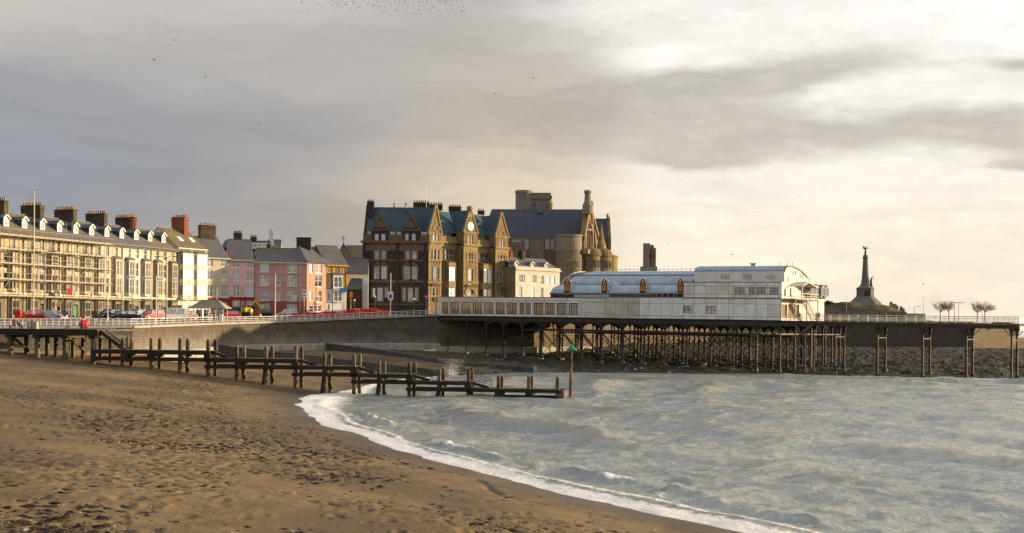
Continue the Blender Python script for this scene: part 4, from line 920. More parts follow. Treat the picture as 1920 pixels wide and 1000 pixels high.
for (nm, ua, ub, ux, vap, yy), ww in zip(segs, (wA, wB, wC)):
    x0, x1 = sx(ua, 470, yy), sx(ub, 470, yy); ops = [hs.rect(*w, yy) for w in ww]; um = (ua + ub) / 2
    z1 = sz(um, ztop[nm], yy); zg = sz(um, {'A': 442, 'B': 446, 'C': 449}[nm], yy); zcc = sz(um, {'A': 455, 'B': 461, 'C': 466}[nm], yy)
    lo = [o for o in ops if o[3] < zcc]; hi = [o for o in ops if o[3] >= zcc]
    q = MB(); q.wall(x0, x1, -1, zcc, [o[:4] for o in lo], yy, .3, 0); q.box(x0, x0 + .02, yy + .004, YR, -1, zcc, 0); q.box(x1 - .02, x1, yy + .004, YR, -1, zcc, 0)
    q.box(x0 - .02, x0 + .55, yy - .06, yy - .004, -1, zcc, 1); q.box(x1 - .55, x1 + .02, yy - .06, yy - .004, -1, zcc, 1)
    for v_ in ((488, .3), (530, .4), (556, .35)): z_ = sz(um, v_[0], yy); q.box(x0 - .1, x1 + .1, yy - .1, yy - .006, z_ - v_[1] / 2, z_ + v_[1] / 2, 1)
    q.box(x0 - .25, x1 + .25, yy - .4, yy + .3, zcc - .15, zcc + .35, 1)
    q.box(x0 - .05, x1 + .05, yy - .05, yy - .003, zcc - 1.7, zcc - .15, 1)
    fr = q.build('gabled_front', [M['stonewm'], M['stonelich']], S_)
    for o in lo: window(fr, (o[0] + o[1]) / 2, yy + .16, o[2], o[1] - o[0], o[3] - o[2], 'sash', random.choice((0, 1, 2)), fm=M['offwhite'], deep=True, sill=False)
    for o in lo:
        a, b, c, d = o[:4]; q = MB(); q.box(a - .2, a, yy - .09, yy - .004, c, d + .25); q.box(b, b + .2, yy - .09, yy - .004, c, d + .25); q.box(a, b, yy - .09, yy - .004, d, d + .25); q.build('window_surround', M['stonelich'], fr)
    hgable(S_, x0 + .05, x1 - .05, sx(ux, vap, yy), zcc + .35, z1 + .6, sz(ux, vap, yy) - .3, yy + .01, hi, M['stonewm'], M['stonelich'], 7, roofm=M['slateblue'])
    xa = sx(ux, vap + 4, yy)
    if nm == 'B':
        MB().lathe(0, 0, [(.02, 0), (.85, 0), (.85, .1), (.02, .1)], 20).build('carved_rosette', M['stonelich'], S_, (xa, yy + .0, sz(ux, 402, yy))).rotation_euler = (R(90), 0, 0)
        zk = sz(ux, 425, yy)
        MB().lathe(0, 0, [(.02, 0), (1.25, 0), (1.25, .12), (1.0, .16), (.02, .16)], 24).build('clock_surround', M['stonelich'], S_, (xa, yy + .02, zk)).rotation_euler = (R(90), 0, 0)
        MB().lathe(0, 0, [(.02, 0), (.98, 0), (.98, .06), (.02, .06)], 24).build('round_window', M['white'], S_, (xa, yy - .12, zk)).rotation_euler = (R(90), 0, 0)
        MB().lathe(xa, yy + .2, [(.5, sz(ux, 398, yy)), (.75, sz(ux, 392, yy)), (.7, sz(ux, 388, yy)), (.2, sz(ux, 386, yy))], 10).build('finial', M['stonelich'], S_)
        q = MB(); zd = sz(ux, 556, yy)
        q.lathe(0, 0, [(1.35, 0), (1.9, 0), (1.9, .25), (1.35, .25)], 12, 0, 0, math.pi); o = q.build('door_arch', M['stonelich'], S_, (sx(881, 550, yy), yy - .02, sz(881, 552, yy))); o.rotation_euler = (R(90), 0, 0)
    else:
        zk = sz(ux, 432 if nm == 'A' else 441, yy); q = MB(); q.lathe(0, 0, [(.9, 0), (1.25, 0), (1.25, .12), (.9, .12)], 14, 0, 0, math.pi); o = q.build('blind_arch', M['stonelich'], S_, (xa, yy - .0, zk)); o.rotation_euler = (R(90), 0, 0)
    q = MB(); zb_ = sz(um, j5({'A': 748, 'B': 760, 'C': 772}[nm]), yy); q.prismx([(yy - 1.1, zb_), (yy - .01, zb_), (yy - .01, zb_ - .8), (yy - .4, zb_ - .5)], x0 + .7, x1 - .7); 
    for i in range(7): x = x0 + .75 + (x1 - x0 - 1.5) * i / 6; q.tube((x, yy - 1.02, zb_), (x, yy - 1.02, zb_ + .85), .03, n=4)
    q.beam((x0 + .7, yy - 1.02, zb_ + .9), (x1 - .7, yy - 1.02, zb_ + .9), .08, .08); q.build('balcony', M['stonelich'], S_)
# recessed links with bays
for (ua, ub, bu0, bu1, vt, vb, row, zcv) in ((828, 868.5, k5(180), k5(272), j5(575), 562, [(192, 210, 470, 560), (216, 232, 470, 562), (236, 262, 472, 566), (286, 315, 478, 570), (286, 315, 620, 730), (285, 316, 362, 418)], 456), (896.5, 928.5, k5(462), k5(570), j5(590), 562, [(470, 490, 488, 578), (496, 520, 490, 580), (526, 548, 492, 584)], 463)):
    um = (ua + ub) / 2; x0, x1 = sx(ua, 470, YR) - .8, sx(ub, 470, YR) + 1.2; ops = [hs.rect(*w, YR) for w in c5(row)]; zcc = sz(um, zcv, YR)
    q = MB(); q.wall(x0, x1, -1, zcc, [o for o in ops if o[3] < zcc], YR, .3, 0); q.box(x0, x1, YR - .5, YR + .2, zcc - .15, zcc + .35, 1); q.box(x0, x1, YR - .06, YR - .004, zcc - 1.6, zcc - .15, 1)
    q.box(x0, x1, YR - .12, YR - .008, sz(um, 490, YR), sz(um, 490, YR) + .3, 1)
    fr = q.build('recessed_front', [M['stonewm'], M['stonelich']], S_)
    for o in ops:
        if o[3] < zcc: window(fr, (o[0] + o[1]) / 2, YR + .16, o[2], o[1] - o[0], o[3] - o[2], 'sash', 1, fm=M['offwhite'], deep=True, sill=False)
    q = MB(); q.box(x0, x1, YR - .3, YR - .05, zcc + .35, zcc + 1.5)
    q.build('balustrade', M['stonelich'], S_)
    yb = YR - 1.6; xb0, xb1 = sx(bu0 + 8, 520, yb), sx(bu1, 520, yb)
    bay(S_, (xb0 + xb1) / 2, YR, xb1 - xb0, 2.0, -1, sz(um, vt, yb), [(sz(um, j5(728 if ua < 850 else 742), yb), sz(um, j5(615 if ua < 850 else 630), yb)), (sz(um, j5(852), yb), sz(um, j5(785 if ua < 850 else 795), yb))], M['stonelich'], g=3, fm=M['offwhite'])
    for i, w in enumerate((c5([(178, 195, 338, 382), (204, 230, 342, 386)]) if ua < 850 else c5([(472, 496, 362, 402), (504, 530, 366, 406)]))):
        a, b, c, d = hs.rect(*w, YR + 1.2); dormer(S_, (a + b) / 2, YR + 1.0, c - .3, b - a + .35, d - c + .4, M['white'], M['slateblue'], 2.2)
    a, b, c, d = hs.rect(*c5([(152, 178, 255, 295)] if ua < 850 else [(456, 480, 278, 318)])[0], YR + 3.4)
    dormer(S_, (a + b) / 2, YR + 3.2, c - .2, max(b - a, .8) + .2, d - c + .3, M['white'], M['slateblue'], 2.0)
# long roof of the sunlit wing
zr2 = sz(880, 402, 8.5); q = MB(); ze2 = sz(880, 440, YR)
q.prismx([(YR - .1, ze2), (8.6, zr2), (15, ze2)], .3, hs.L - .2); rf2 = q.build('wing_roof', M['slateblue'], S_)
MB().box(.4, hs.L - .3, 8.5, 8.74, zr2 - .05, zr2 + .14).build('ridge_tiles', M['lead'], rf2)
q = MB(); q.poly([(hs.L, 0, -1), (hs.L, 15, -1), (hs.L, 15, ze2), (hs.L, 8.6, zr2), (hs.L, YR, ze2), (hs.L, 0, ze2)]); q.poly([(0, 15, -1), (hs.L, 15, -1), (hs.L, 15, ze2), (0, 15, ze2)]); q.build('end_wall', M['stonewm'], S_)
for (u, vt, w, y_, np_) in ((790, 378.5, 3.6, 7, 7), (816, 382, 3.4, 9, 6), (853, 386, 3.0, 9, 5), (902, 394, 1.6, 9, 3)):
    p = at(u, vt, {790: 299, 816: 306, 853: 316, 902: 322}[u]); x = hf.t.dot(p.to_2d() - hf.o); y = -hf.n.dot(p.to_2d() - hf.o)
    chimney(hotel, x, y, p.z - HZ - 5, 4.6, w, 1.3, M['stonedk'], np_, M['stonedr'], along='x')
MB().tube((hf.uv(799.5, 350, 7)[0], 7, zr), (hf.uv(799.5, 350, 7)[0], 7, hf.uv(799.5, 348, 7)[1]), .05, .03, 6).build('aerial_mast', M['metal'], hotel)

M['glassdk'] = glassm('leaded_glass', (.02, .02, .022), .08)
# ---------------------------------------------------------------- the white parapeted house
k8 = lambda x: 900 + x / 4.168; j8 = lambda y: 340 + y / 4.168
def c8(l): return [(k8(a), k8(b), j8(c), j8(d)) + tuple(r) for a, b, c, d, *r in l]
fw = Fac(gp(966, 306), gp(1049, 317), 10.9); zt = fw.uv(1005, 502.5)[1]
wl = c8([(305, 335, 728, 790), (402, 428, 735, 795), (476, 498, 738, 806), (520, 542, 742, 808), (565, 585, 748, 808), (305, 330, 825, 905), (402, 424, 830, 910), (474, 496, 832, 908), (340, 352, 730, 790), (432, 442, 735, 795)])
rw = rows_px(fw, wl); t = fw.thing('white_house', 'white parapeted house with small gabled dormers, between the hotel and the pier roof', 'house')
wh = paint('render_lime_white', (.56, .54, .48)); shell(t, fw.L, 10, zt, wh, [o[:4] for o in rw])
for o in rw: window(t, (o[0] + o[1]) / 2, .12, o[2], o[1] - o[0], o[3] - o[2], 'sash', random.choice((0, 1, 3)))
MB().box(-.15, fw.L + .15, -.4, -.004, zt - .7, zt - .35).build('cornice', wh, t); MB().box(-.1, fw.L + .1, -.15, .25, zt - .002, zt + .15).build('coping', M['offwhite'], t)
q = MB(); q.poly([(0, -.02, -1), (-.02, 10, -1), (-.02, 10, zt), (-.02, 0, zt)]); q.build('side_wall', pm('shade_toned_render', (.20, .17, .11), .9, .3, .8, streak=.5), t)  # the side wall's shade is put into this darker, streaked render
gable_roof(t, fw.L, 10, zt - .2, zt + 2.4, M['slate'], -.3)
for u in (973, 1003, 1029): dormer(t, fw.uv(u, 495)[0], .9, zt + .1, 1.1, .85, M['white'], M['slate'], 2, fm=M['offwhite'])
chimney(t, fw.uv(978, 480, 5)[0], 5, zt + 1.6, 2.6, 1.0, 1.6, M['brickdk'], 0); chimney(t, fw.uv(956, 480, 5)[0] + 1, 6, zt + 1, 2.8, 1.0, 1.2, M['brickred'], 2)
# ---------------------------------------------------------------- the old college
oc = thing('college_building', 'old stone college with a long navy slate roof, round tower and pinnacled gable', 'college', (*gp(918, 345), 10.9))
OX, OY = gp(918, 345)
def ol(u, v, d): p = at(u, v, d); return Vector((p.x - OX, p.y - OY, p.z - 10.9))
a, b = ol(900, 447, 343), ol(1100, 447, 345); r0, r1 = ol(922, 393.5, 352), ol(1096, 394, 352)
q = MB(); q.poly([a, b, r1, r0]); q.poly([r0, r1, (r1.x, r1.y + 8, b.z), (a.x, r0.y + 8, a.z)]); q.poly([a, r0, (a.x, r0.y + 8, a.z)]); o = q.build('roof', M['slatenavy'], oc)
MB().beam(r0, r1, .3, .3).build('ridge_tiles', M['lead'], o)
vv = ol(1013, 395, 351); MB().box(vv.x - .8, vv.x + .8, vv.y - .6, vv.y + .6, vv.z - .7, vv.z + .45).build('roof_vent', M['lead'], o)
wo = []; q = MB()
def orect(u0, u1, v0, v1, d=344): A_, B_ = ol(u0, v1, d), ol(u1, v0, d); return A_.x, B_.x, A_.z, B_.z
ops = [orect(983.5, 992, 448, 468), orect(1022, 1030, 448, 468), orect(1033, 1039, 448, 468), orect(960, 978, 449, 455)]
q.wall(a.x + 4, b.x, -1, a.z + .2, ops, a.y + .6, .3); q.build('wall', M['stonecol'], oc)
for w in ops: window(oc, (w[0] + w[1]) / 2, a.y + .85, w[2], w[1] - w[0], w[3] - w[2], 'pair', 0, fm=M['stonecol'], sill=False)
w = orect(993, 1020, 450, 510); MB().box(w[0], w[1], a.y - 1.2, a.y + .5, -1, w[3]).build('stair_block', M['stonecol'], oc)
c0 = ol(1066, 500, 340); rr = 3.55
q = MB(); q.lathe(c0.x, c0.y, [(rr, -1), (rr, ol(1066, 471.5, 340).z)], 28); q.build('round_tower_base', M['stonecol'], oc)
q = MB(); z1_ = ol(1066, 471.5, 340).z; z2_ = ol(1066, 441, 340).z; q.lathe(c0.x, c0.y, [(rr + .15, z1_), (rr + .15, z1_ + .4), (rr - .05, z1_ + .45), (rr - .05, z2_ - .6), (rr + .12, z2_ - .5), (rr + .12, z2_)], 28); q.build('round_tower', M['stonetower'], oc)
for k, u in enumerate((1062, 1072, 1078, 1084)):
    ang = math.asin(max(-.98, min(.98, (ol(u, 500, 340).x - c0.x) / rr))); n_ = Vector((math.sin(ang), -math.cos(ang)))
    for j, (va, vb, mt) in enumerate(((489, 504, G[0]),)):
        q = MB(); q.box(-.62, .62, -.12, .1, 0, 2.6, 0); q.box(-.38, .38, -.16, -.1, .35, 2.0, 1); q.box(-.05, .05, -.2, -.12, 0, 2.6, 0)
        o = q.build('arched_window', [M['stonelich'], M['glassdk']], oc, (c0.x + n_.x * rr, c0.y + n_.y * rr, ol(1066, 505, 340).z), ang)
# seaward gable seen edge on
gA, gB = gp(1094, 340), gp(1121, 352); fg = Fac(gA, gB, 10.9)
G_ = thing('seaward_gable', None, None); G_.parent = oc; G_.location = (gA.x - OX, gA.y - OY, 0); G_.rotation_euler = (0, 0, fg.ang)
zs_ = fg.uv(1100, 444)[1]; zap = fg.uv(1106, 384)[1]; xa = fg.uv(1105, 400)[0]
q = MB(); q.prism([(0, -1), (fg.L, -1), (fg.L, zs_), (xa, zap), (0, zs_)], 0, 1.0)
q.build('gable_wall', M['stonewm'], G_)
q = MB(); q.beam((-.2, .3, zs_ - .3), (xa, .3, zap + .4), 1.4, .7); q.beam((fg.L + .2, .3, zs_ - .3), (xa, .3, zap + .4), 1.4, .7); q.build('gable_coping', M['stonelich'], G_)
zw0, zw1 = fg.uv(1103, 467)[1], fg.uv(1104, 412)[1]; q = MB(); ww = fg.L * .27
pts = [(xa - ww, zw0), (xa + ww, zw0), (xa + ww, zw1 - 3.4), (xa + ww * .6, zw1 - 1.4), (xa, zw1), (xa - ww * .6, zw1 - 1.4), (xa - ww, zw1 - 3.4)]
q.prism(pts, -.2, -.004, 0); q.prism([(xa + (x - xa) * .8, zw0 + .3 + (z - zw0) * .93) for x, z in pts], -.22, -.15, 1)
for i in (-1, 0, 1): q.box(xa + i * ww * .42 - .10, xa + i * ww * .42 + .10, -.32, -.2, zw0 + .3, zw1 - 4, 0)
q.box(xa - ww * .8, xa + ww * .8, -.31, -.2, zw0 + 5.0, zw0 + 5.4, 0); q.build('traceried_window', [M['stonelich'], M['glassdk']], G_)
q = MB(); q.box(-1.0, fg.L + 1, -1.5, -.02, fg.uv(1103, 478)[1], fg.uv(1103, 469)[1]); q.build('sill_band', M['stonelich'], G_)
p = ol(1102, 357, 341); q = MB(); q.lathe(p.x, p.y, [(1.5, ol(1102, 402, 341).z), (1.35, ol(1102, 384, 341).z), (.85, ol(1102, 378, 341).z), (.78, ol(1102, 364, 341).z), (1.0, ol(1102, 362, 341).z), (1.0, ol(1102, 358.5, 341).z), (.75, ol(1102, 357, 341).z)], 10); q.build('octagonal_chimney', M['stonetower'], oc)
p = ol(1109.5, 378, 346); q = MB(); q.lathe(p.x, p.y, [(.55, ol(1109, 420, 346).z), (.5, ol(1109, 384, 346).z), (.65, ol(1109, 383, 346).z), (.05, ol(1109, 376, 346).z)], 8); q.build('pinnacle', M['stonelich'], oc)
p = ol(1127.5, 420, 349); q = MB(); q.lathe(p.x, p.y, [(1.15, -1), (1.15, ol(1127, 460, 349).z), (.9, ol(1127, 456, 349).z), (.04, ol(1127, 419, 349).z)], 8); q.build('pinnacle', M['stonelich'], oc)
p = ol(1134, 455, 352); q = MB(); q.lathe(p.x, p.y, [(.8, -1), (.8, ol(1127, 478, 352).z), (.04, ol(1127, 452, 352).z)], 6); q.build('pinnacle', M['stonelich'], oc)
a_, b_ = ol(1115, 452, 358), ol(1141, 446, 358); c_, d_ = ol(1112, 410, 363), ol(1139, 410, 363)
q = MB(); q.poly([a_, b_, d_, c_]); q.build('rear_roof', M['slatenavy'], oc)
q = MB(); q.poly([(a_.x, a_.y, -1), (b_.x, b_.y, -1), b_, a_]); q.prismx([(b_.y - .3, -1), (b_.y + 11, -1), (b_.y + 11, b_.z), (d_.y, d_.z + .6), (b_.y - .3, b_.z)], b_.x - .2, b_.x + .7); q.build('rear_gable', M['stonewm'], oc)
p = ol(1139.5, 405, 362); MB().lathe(p.x, p.y, [(.4, d_.z), (.3, d_.z + 1.2), (.05, ol(1139, 404, 362).z)], 6).build('finial', M['stonelich'], oc)
for k, (u, r_) in enumerate(((1105, 2.9), (1126, 3.0))):                                       # low rounded bays
    p = ol(u, 490, 343 + 4 * k); zt_ = ol(u, 479, 343).z; q = MB()
    q.lathe(p.x, p.y, [(r_, -1), (r_, zt_ - .3), (r_ + .25, zt_ - .2), (r_ + .25, zt_ + .7), (r_ - .2, zt_ + 1.6), (.3, zt_ + 2.4)], 20); q.build('rounded_bay', M['stonewm'], oc)
    for s_ in (-.55, .0, .55, 1.05): q = MB(); q.box(-.4, .4, -.1, .1, 0, 2.0); o = q.build('bay_light', M['glassdk'], oc, (p.x + math.sin(s_) * r_, p.y - math.cos(s_) * r_, zt_ - 3.4), s_)
p = ol(1138, 490, 352); MB().lathe(p.x, p.y, [(3.0, -1), (3.0, ol(1138, 484, 352).z), (3.2, ol(1138, 484, 352).z + .1), (3.2, ol(1138, 480, 352).z), (.3, ol(1138, 476, 352).z)], 20).build('rounded_bay', M['stonelich'], oc)
# keep-like tower behind the ridge
w = orect(970, 1034, 366, 400, 366); yk = 366 - OY
q = MB(); q.box(w[0], w[1], yk, yk + 7, w[2] - 6, w[3] - .2)
for i in range(22): x = w[0] + (w[1] - w[0]) * i / 22; q.box(x + .1, x + .3, yk - .3, yk - .002, ol(1000, 375, 366).z, ol(1000, 372.5, 366).z)
q.box(w[0] - .1, w[1] + .2, yk - .32, yk + .3, ol(1000, 372.5, 366).z, w[3] - .1)
kp = q.build('crenellated_tower', M['stonetower'], oc)
for i in range(6): x = w[0] + 3.8 + (w[1] - w[0] - 4.4) * i / 5.6; MB().box(x, x + 1.0, yk - .3, yk + .3, w[3] - .09, w[3] + .62).build('merlon', M['stonetower'], kp)
for u in (983, 1002): p = ol(u, 388, 365.9); MB().box(p.x - .2, p.x + .2, yk - .02, yk + .1, p.z, p.z + 1.0).build('slit_window', M['black'], kp)
p = ol(982, 360, 368); MB().lathe(p.x, p.y - 1.2, [(2.35, w[2] - 5), (2.35, ol(982, 363, 366).z), (2.5, ol(982, 362.5, 366).z), (2.5, ol(982, 357.5, 366).z)], 22).build('round_turret', M['stonetower'], oc)
p = ol(1031.5, 380, 365); MB().lathe(p.x, p.y, [(.75, w[2] - 4), (.75, ol(1031, 383, 365).z), (1.0, ol(1031, 383, 365).z + .1), (.05, ol(1031, 376, 365).z)], 8).build('corner_turret', M['stonelich'], oc)
# castle ruin
p = at(1217, 508, 430); t = thing('castle_ruin', 'broken stone castle tower standing above the pale blue pier roof', 'ruin', (p.x, p.y, 10.9))
zt = at(1215, 456.5, 430).z - 10.9; q = MB()
q.prismz([(-2.0, 0), (.3, -.4), (.6, 2.2), (-1.8, 2.6)], 0, zt); q.build('tower_wall', M['stonetower'], t)
q = MB(); q.prismz([(.62, .4), (2.3, .2), (2.5, 2.8), (.62, 2.4)], 0, zt - 1.5); q.prismz([(.62, .5), (1.6, .4), (1.6, 2.2), (.62, 2.2)], zt - 1.51, zt - .5); q.build('broken_wall', M['stonewm'], t)
q = MB(); q.prismz([(-2.7, -.5), (2.7, -.6), (2.8, 3), (-2.7, 3)], 0, at(1215, 500, 430).z - 10.9); q.build('tower_base', M['stonetower'], t)
MB().box(.0, .5, -.62, -.3, zt - 4.8, zt - 3.6).build('slit_window', M['black'], t)
# ---------------------------------------------------------------- the pier
PA = Vector((50.5, 240.0)); PX = Vector((math.cos(R(30)), -math.sin(R(30))))
PZ, SL = 10.02, .0087
pf = Fac(PA, PA + PX, PZ)
shr = lambda p: (p[0], p[1], p[2] - SL * p[0])
def px(u, v=575, y=0): return pf.uv(u, v, y)[0]
def pz(u, v, y=0): x, z = pf.uv(u, v, y); return z + SL * x
def prc(u0, u1, v0, v1, y=0): return px(u0, (v0 + v1) / 2, y), px(u1, (v0 + v1) / 2, y), pz((u0 + u1) / 2, v1, y), pz((u0 + u1) / 2, v0, y)
k1 = lambda x: 800 + x / 4.0; j1 = lambda y: 470 + y / 4.0
k2 = lambda x: 1160 + x / 3.5725; j2 = lambda y: 440 + y / 3.5725
pav = pf.thing('pier_pavilion', 'long cream panelled pier pavilion with pale blue barrel roofs, standing on iron piles', 'pavilion')
XL, XA, XB = px(822), px(1132.5), px(1281.5, 545)
zA, zB, zU = pz(960, 558.5), pz(1210, 558.5), pz(1380, 530)
def pw(par, o, style='pair', g=0, fm=None, sill=False): return window(par, (o[0] + o[1]) / 2, .08, o[2] - SL * (o[0] + o[1]) / 2, o[1] - o[0], o[3] - o[2], style, g, fm, sill)
# low annex with the row of windows
wA = [prc(k1(a), k1(b), j1(386 + (a - 118) * .009), j1(473 + (a - 118) * .011)) for a, b in ((118, 163), (178, 248), (263, 333), (348, 418), (433, 503), (520, 590), (605, 678), (698, 735), (744, 782), (804, 876), (891, 963), (979, 1051), (1066, 1140))]
q = MB(); q.wall(XL, XA, -.1, zA, wA, 0, .2); q.box(XL, XL + .05, .004, 6, -.1, zA); q.box(XL, XA, 5.9, 6, -.1, zA); q.box(XL - .1, XA, -.05, 6.1, zA, zA + .16)
q.build('annex_wall', M['joint'], pav, fn=shr)
cuts = [XL] + [(wA[i][1] + wA[i + 1][0]) / 2 for i in range(12)] + [(wA[12][1] + px(1087.5)) / 2 + .2, px(1110), XA]
def panel(x0, x1, z0, z1, mat, par=pav, y=0, name='panel', g=.035):
    return MB().box(x0 + g, x1 - g, y - .05, y - .005, z0 + g, z1 - g).build(name, mat, par, fn=shr)
for i in range(len(cuts) - 1):
    x0, x1 = cuts[i], cuts[i + 1]; w = wA[i] if i < 13 else None; mt = random.choice((M['panelwh'], M['panel'], M['panel']))
    if w:
        panel(x0, x1, -.1, w[2], mt); panel(x0, x1, w[3], w[3] + (zA - w[3]) * .45, mt); panel(x0, x1, w[3] + (zA - w[3]) * .45, zA, mt)
        panel(x0, w[0] + .035, w[2] - .035, w[3] + .035, mt); panel(w[1] - .035, x1, w[2] - .035, w[3] + .035, mt)
        pw(pav, w, 'grid' if i not in (7, 8) else 'cross', 0, M['iron'] if i not in (7, 8) else M['teal'])
    else: panel(x0, x1, -.1, .85, mt); panel(x0, x1, .85, zA * .78, mt); panel(x0, x1, zA * .78, zA, mt)
# taller main block
xs = [px(u) for u in (1132.5, 1155, 1178, 1199.5, 1218.5, 1239.5, 1260.5, 1281.5, 1302, 1323, 1344, 1366, 1375, 1397, 1418, 1439.5, 1464.5)]
lv = [-.1, pz(1300, 593), pz(1300, 569.5), zB]
wl = [prc(k2(437), k2(500), j2(476), j2(527)), prc(k2(588), k2(651), j2(480), j2(530))]
uv_ = [pz(1380, 559.5), pz(1380, 552), pz(1380, 536.5), zU]
wu = [prc(k2(a), k2(b), j2(354), j2(405)) for a, b in ((780, 842), (873, 915), (927, 987), (1011, 1072))]
q = MB(); q.wall(XA, 0, -.1, zB, wl, 0, .2); q.box(XA, XA + .05, .004, 6, -.1, zB); q.wall(XB, 0, zB + .002, zU, wu, 0, .2); q.box(XB, XB + .05, .004, 27, zB, zU)
q.box(XA - .1, XB, -.06, 10, zB, zB + .1); q.box(XB, -.004, -.06, 27, zU, zU + .14); q.box(XA, -.05, 26.9, 27, -.1, zU); q.build('main_wall', M['joint'], pav, fn=shr)
def panels_around(x0, x1, z0, z1, ops, mt):
    """split a panel so that it leaves the windows free"""
    o = [w for w in ops if w[0] < x1 - .2 and w[1] > x0 + .2 and w[2] < z1 - .05 and w[3] > z0 + .05]
    if not o: panel(x0, x1, z0, z1, mt); return
    w = o[0]
    if w[2] > z0 + .1: panel(x0, x1, z0, w[2] + .03, mt)
    if w[3] < z1 - .1: panel(x0, x1, w[3] - .03, z1, mt)
    zz0, zz1 = max(z0, w[2]), min(z1, w[3])
    if w[0] > x0 + .12: panel(x0, w[0] + .03, zz0, zz1, mt)
    if w[1] < x1 - .12: panel(w[1] - .03, x1, zz0, zz1, mt)
for i in range(len(xs) - 1):
    for j in range(3): panels_around(xs[i], xs[i + 1], lv[j], lv[j + 1], wl, M['panelgrn'] if i < 3 else random.choice((M['panelwh'], M['panel'], M['panelwh'])))
    if i >= 7:
        for j in range(3): panels_around(xs[i], xs[i + 1], uv_[j], uv_[j + 1], wu, random.choice((M['panel'], M['panelwh'], M['panel'])))
for w in wl + wu: pw(pav, w, 'pair', 0 if w in wu else 2, M['joint'])
MB().box(XB, 0, -.12, -.052, zB - .12, zB + .12).build('belt_course', M['joint'], pav, fn=shr)
# barrel roofed hall behind the annex
RX0, RX1 = px(1032, 545, 2.6), px(1302, 520, 9)
def zat(v, y, u=1150): return pz(u, v, y)
lo = [(2.6, zat(549.5, 2.6)), (2.9, zat(545, 2.9)), (3.9, zat(540, 3.9)), (5.6, zat(536, 5.6)), (7.5, zat(533.5, 7.5))]
up = [(7.5, zat(532.5, 7.5)), (8.0, zat(527, 8.0)), (9.1, zat(521.5, 9.1)), (11, zat(517, 11))]
tp = [(11, zat(516, 11)), (13, zat(511.5, 13)), (15.5, zat(509.5, 15.5)), (18, zat(509, 18))]
prof = lo + up + tp; yc = 18
full = prof + [(2 * yc - y, z) for y, z in prof[::-1]]
q = MB(); q.prismx([(y, z - .08) for y, z in full] + [(2 * yc - 2.6, 0), (2.6, 0)], RX0 + .15, RX1); q.build('hall_core', M['lead'], pav, fn=shr)
nP = 20
for (pr, nm, xx0) in ((lo, 'roof_panel', RX0), (up, 'roof_panel', RX0 + 1.7), (tp, 'roof_panel', RX0 + 3.0)):
    for i in range(nP):
        a, b = xx0 + (RX1 - xx0) * i / nP, xx0 + (RX1 - xx0) * (i + 1) / nP
        q = MB(); q.prismx(pr + [(y + .02, z - .1) for y, z in pr[::-1]], a + .02, b - .02); q.build(nm, M['roofblue'], pav, fn=shr)
        if i: MB().box(a - .05, a + .05, pr[-1][0] - .3, pr[-1][0] + .02, pr[-1][1] - .02, pr[-1][1] + .06) if False else None
for pr in (lo, up):
    y, z = pr[-1]; MB().beam((RX0 + .6, y - .1, z + .06), (RX1, y - .1, z + .06), .18, .14).build('roof_gutter', M['lead'], pav, fn=shr)
MB().box(RX0 - .1, RX1, 2.3, 2.58, lo[0][1] - .35, lo[0][1] - .05).build('eaves_gutter', M['lead'], pav, fn=shr)
q = MB(); q.prismx([(2.6, 0)] + full + [(2 * yc - 2.6, 0)], RX0 + .02, RX0 + .14); q.build('hall_end_wall', M['panelwh'], pav, fn=shr)
q = MB(); q.box(RX0 + .2, px(1077, 556, 2.4), 2.3, 2.59, zA, lo[0][1] - .4, 0); q.box(px(1077, 556, 2.4), XA, 2.3, 2.59, zA, lo[0][1] - .4, 1); q.build('hall_side_wall', [M['stonedk'], M['roofblue']], pav, fn=shr)
q = MB(); x = RX0 + 3
while x < RX1 - 1: q.beam((x, yc, tp[-1][1]), (x, yc, tp[-1][1] + .7), .06, .06); x += 1.0
q.beam((RX0 + 3, yc, tp[-1][1] + .35), (RX1 - 1, yc, tp[-1][1] + .35), .05, .05); o = q.build('ridge_cresting', M['joint'], pav, fn=shr); o['kind'] = 'stuff'
for u in (1153, 1157): o = MB().lathe(0, 0, [(.12, 0), (.12, .6), (.3, .7), (.22, .95)], 8).build('roof_vent', M['white'], pav, (px(u, 542, 4.4), 4.4, lo[2][1] + .1 - SL * px(u, 542, 4.4)))
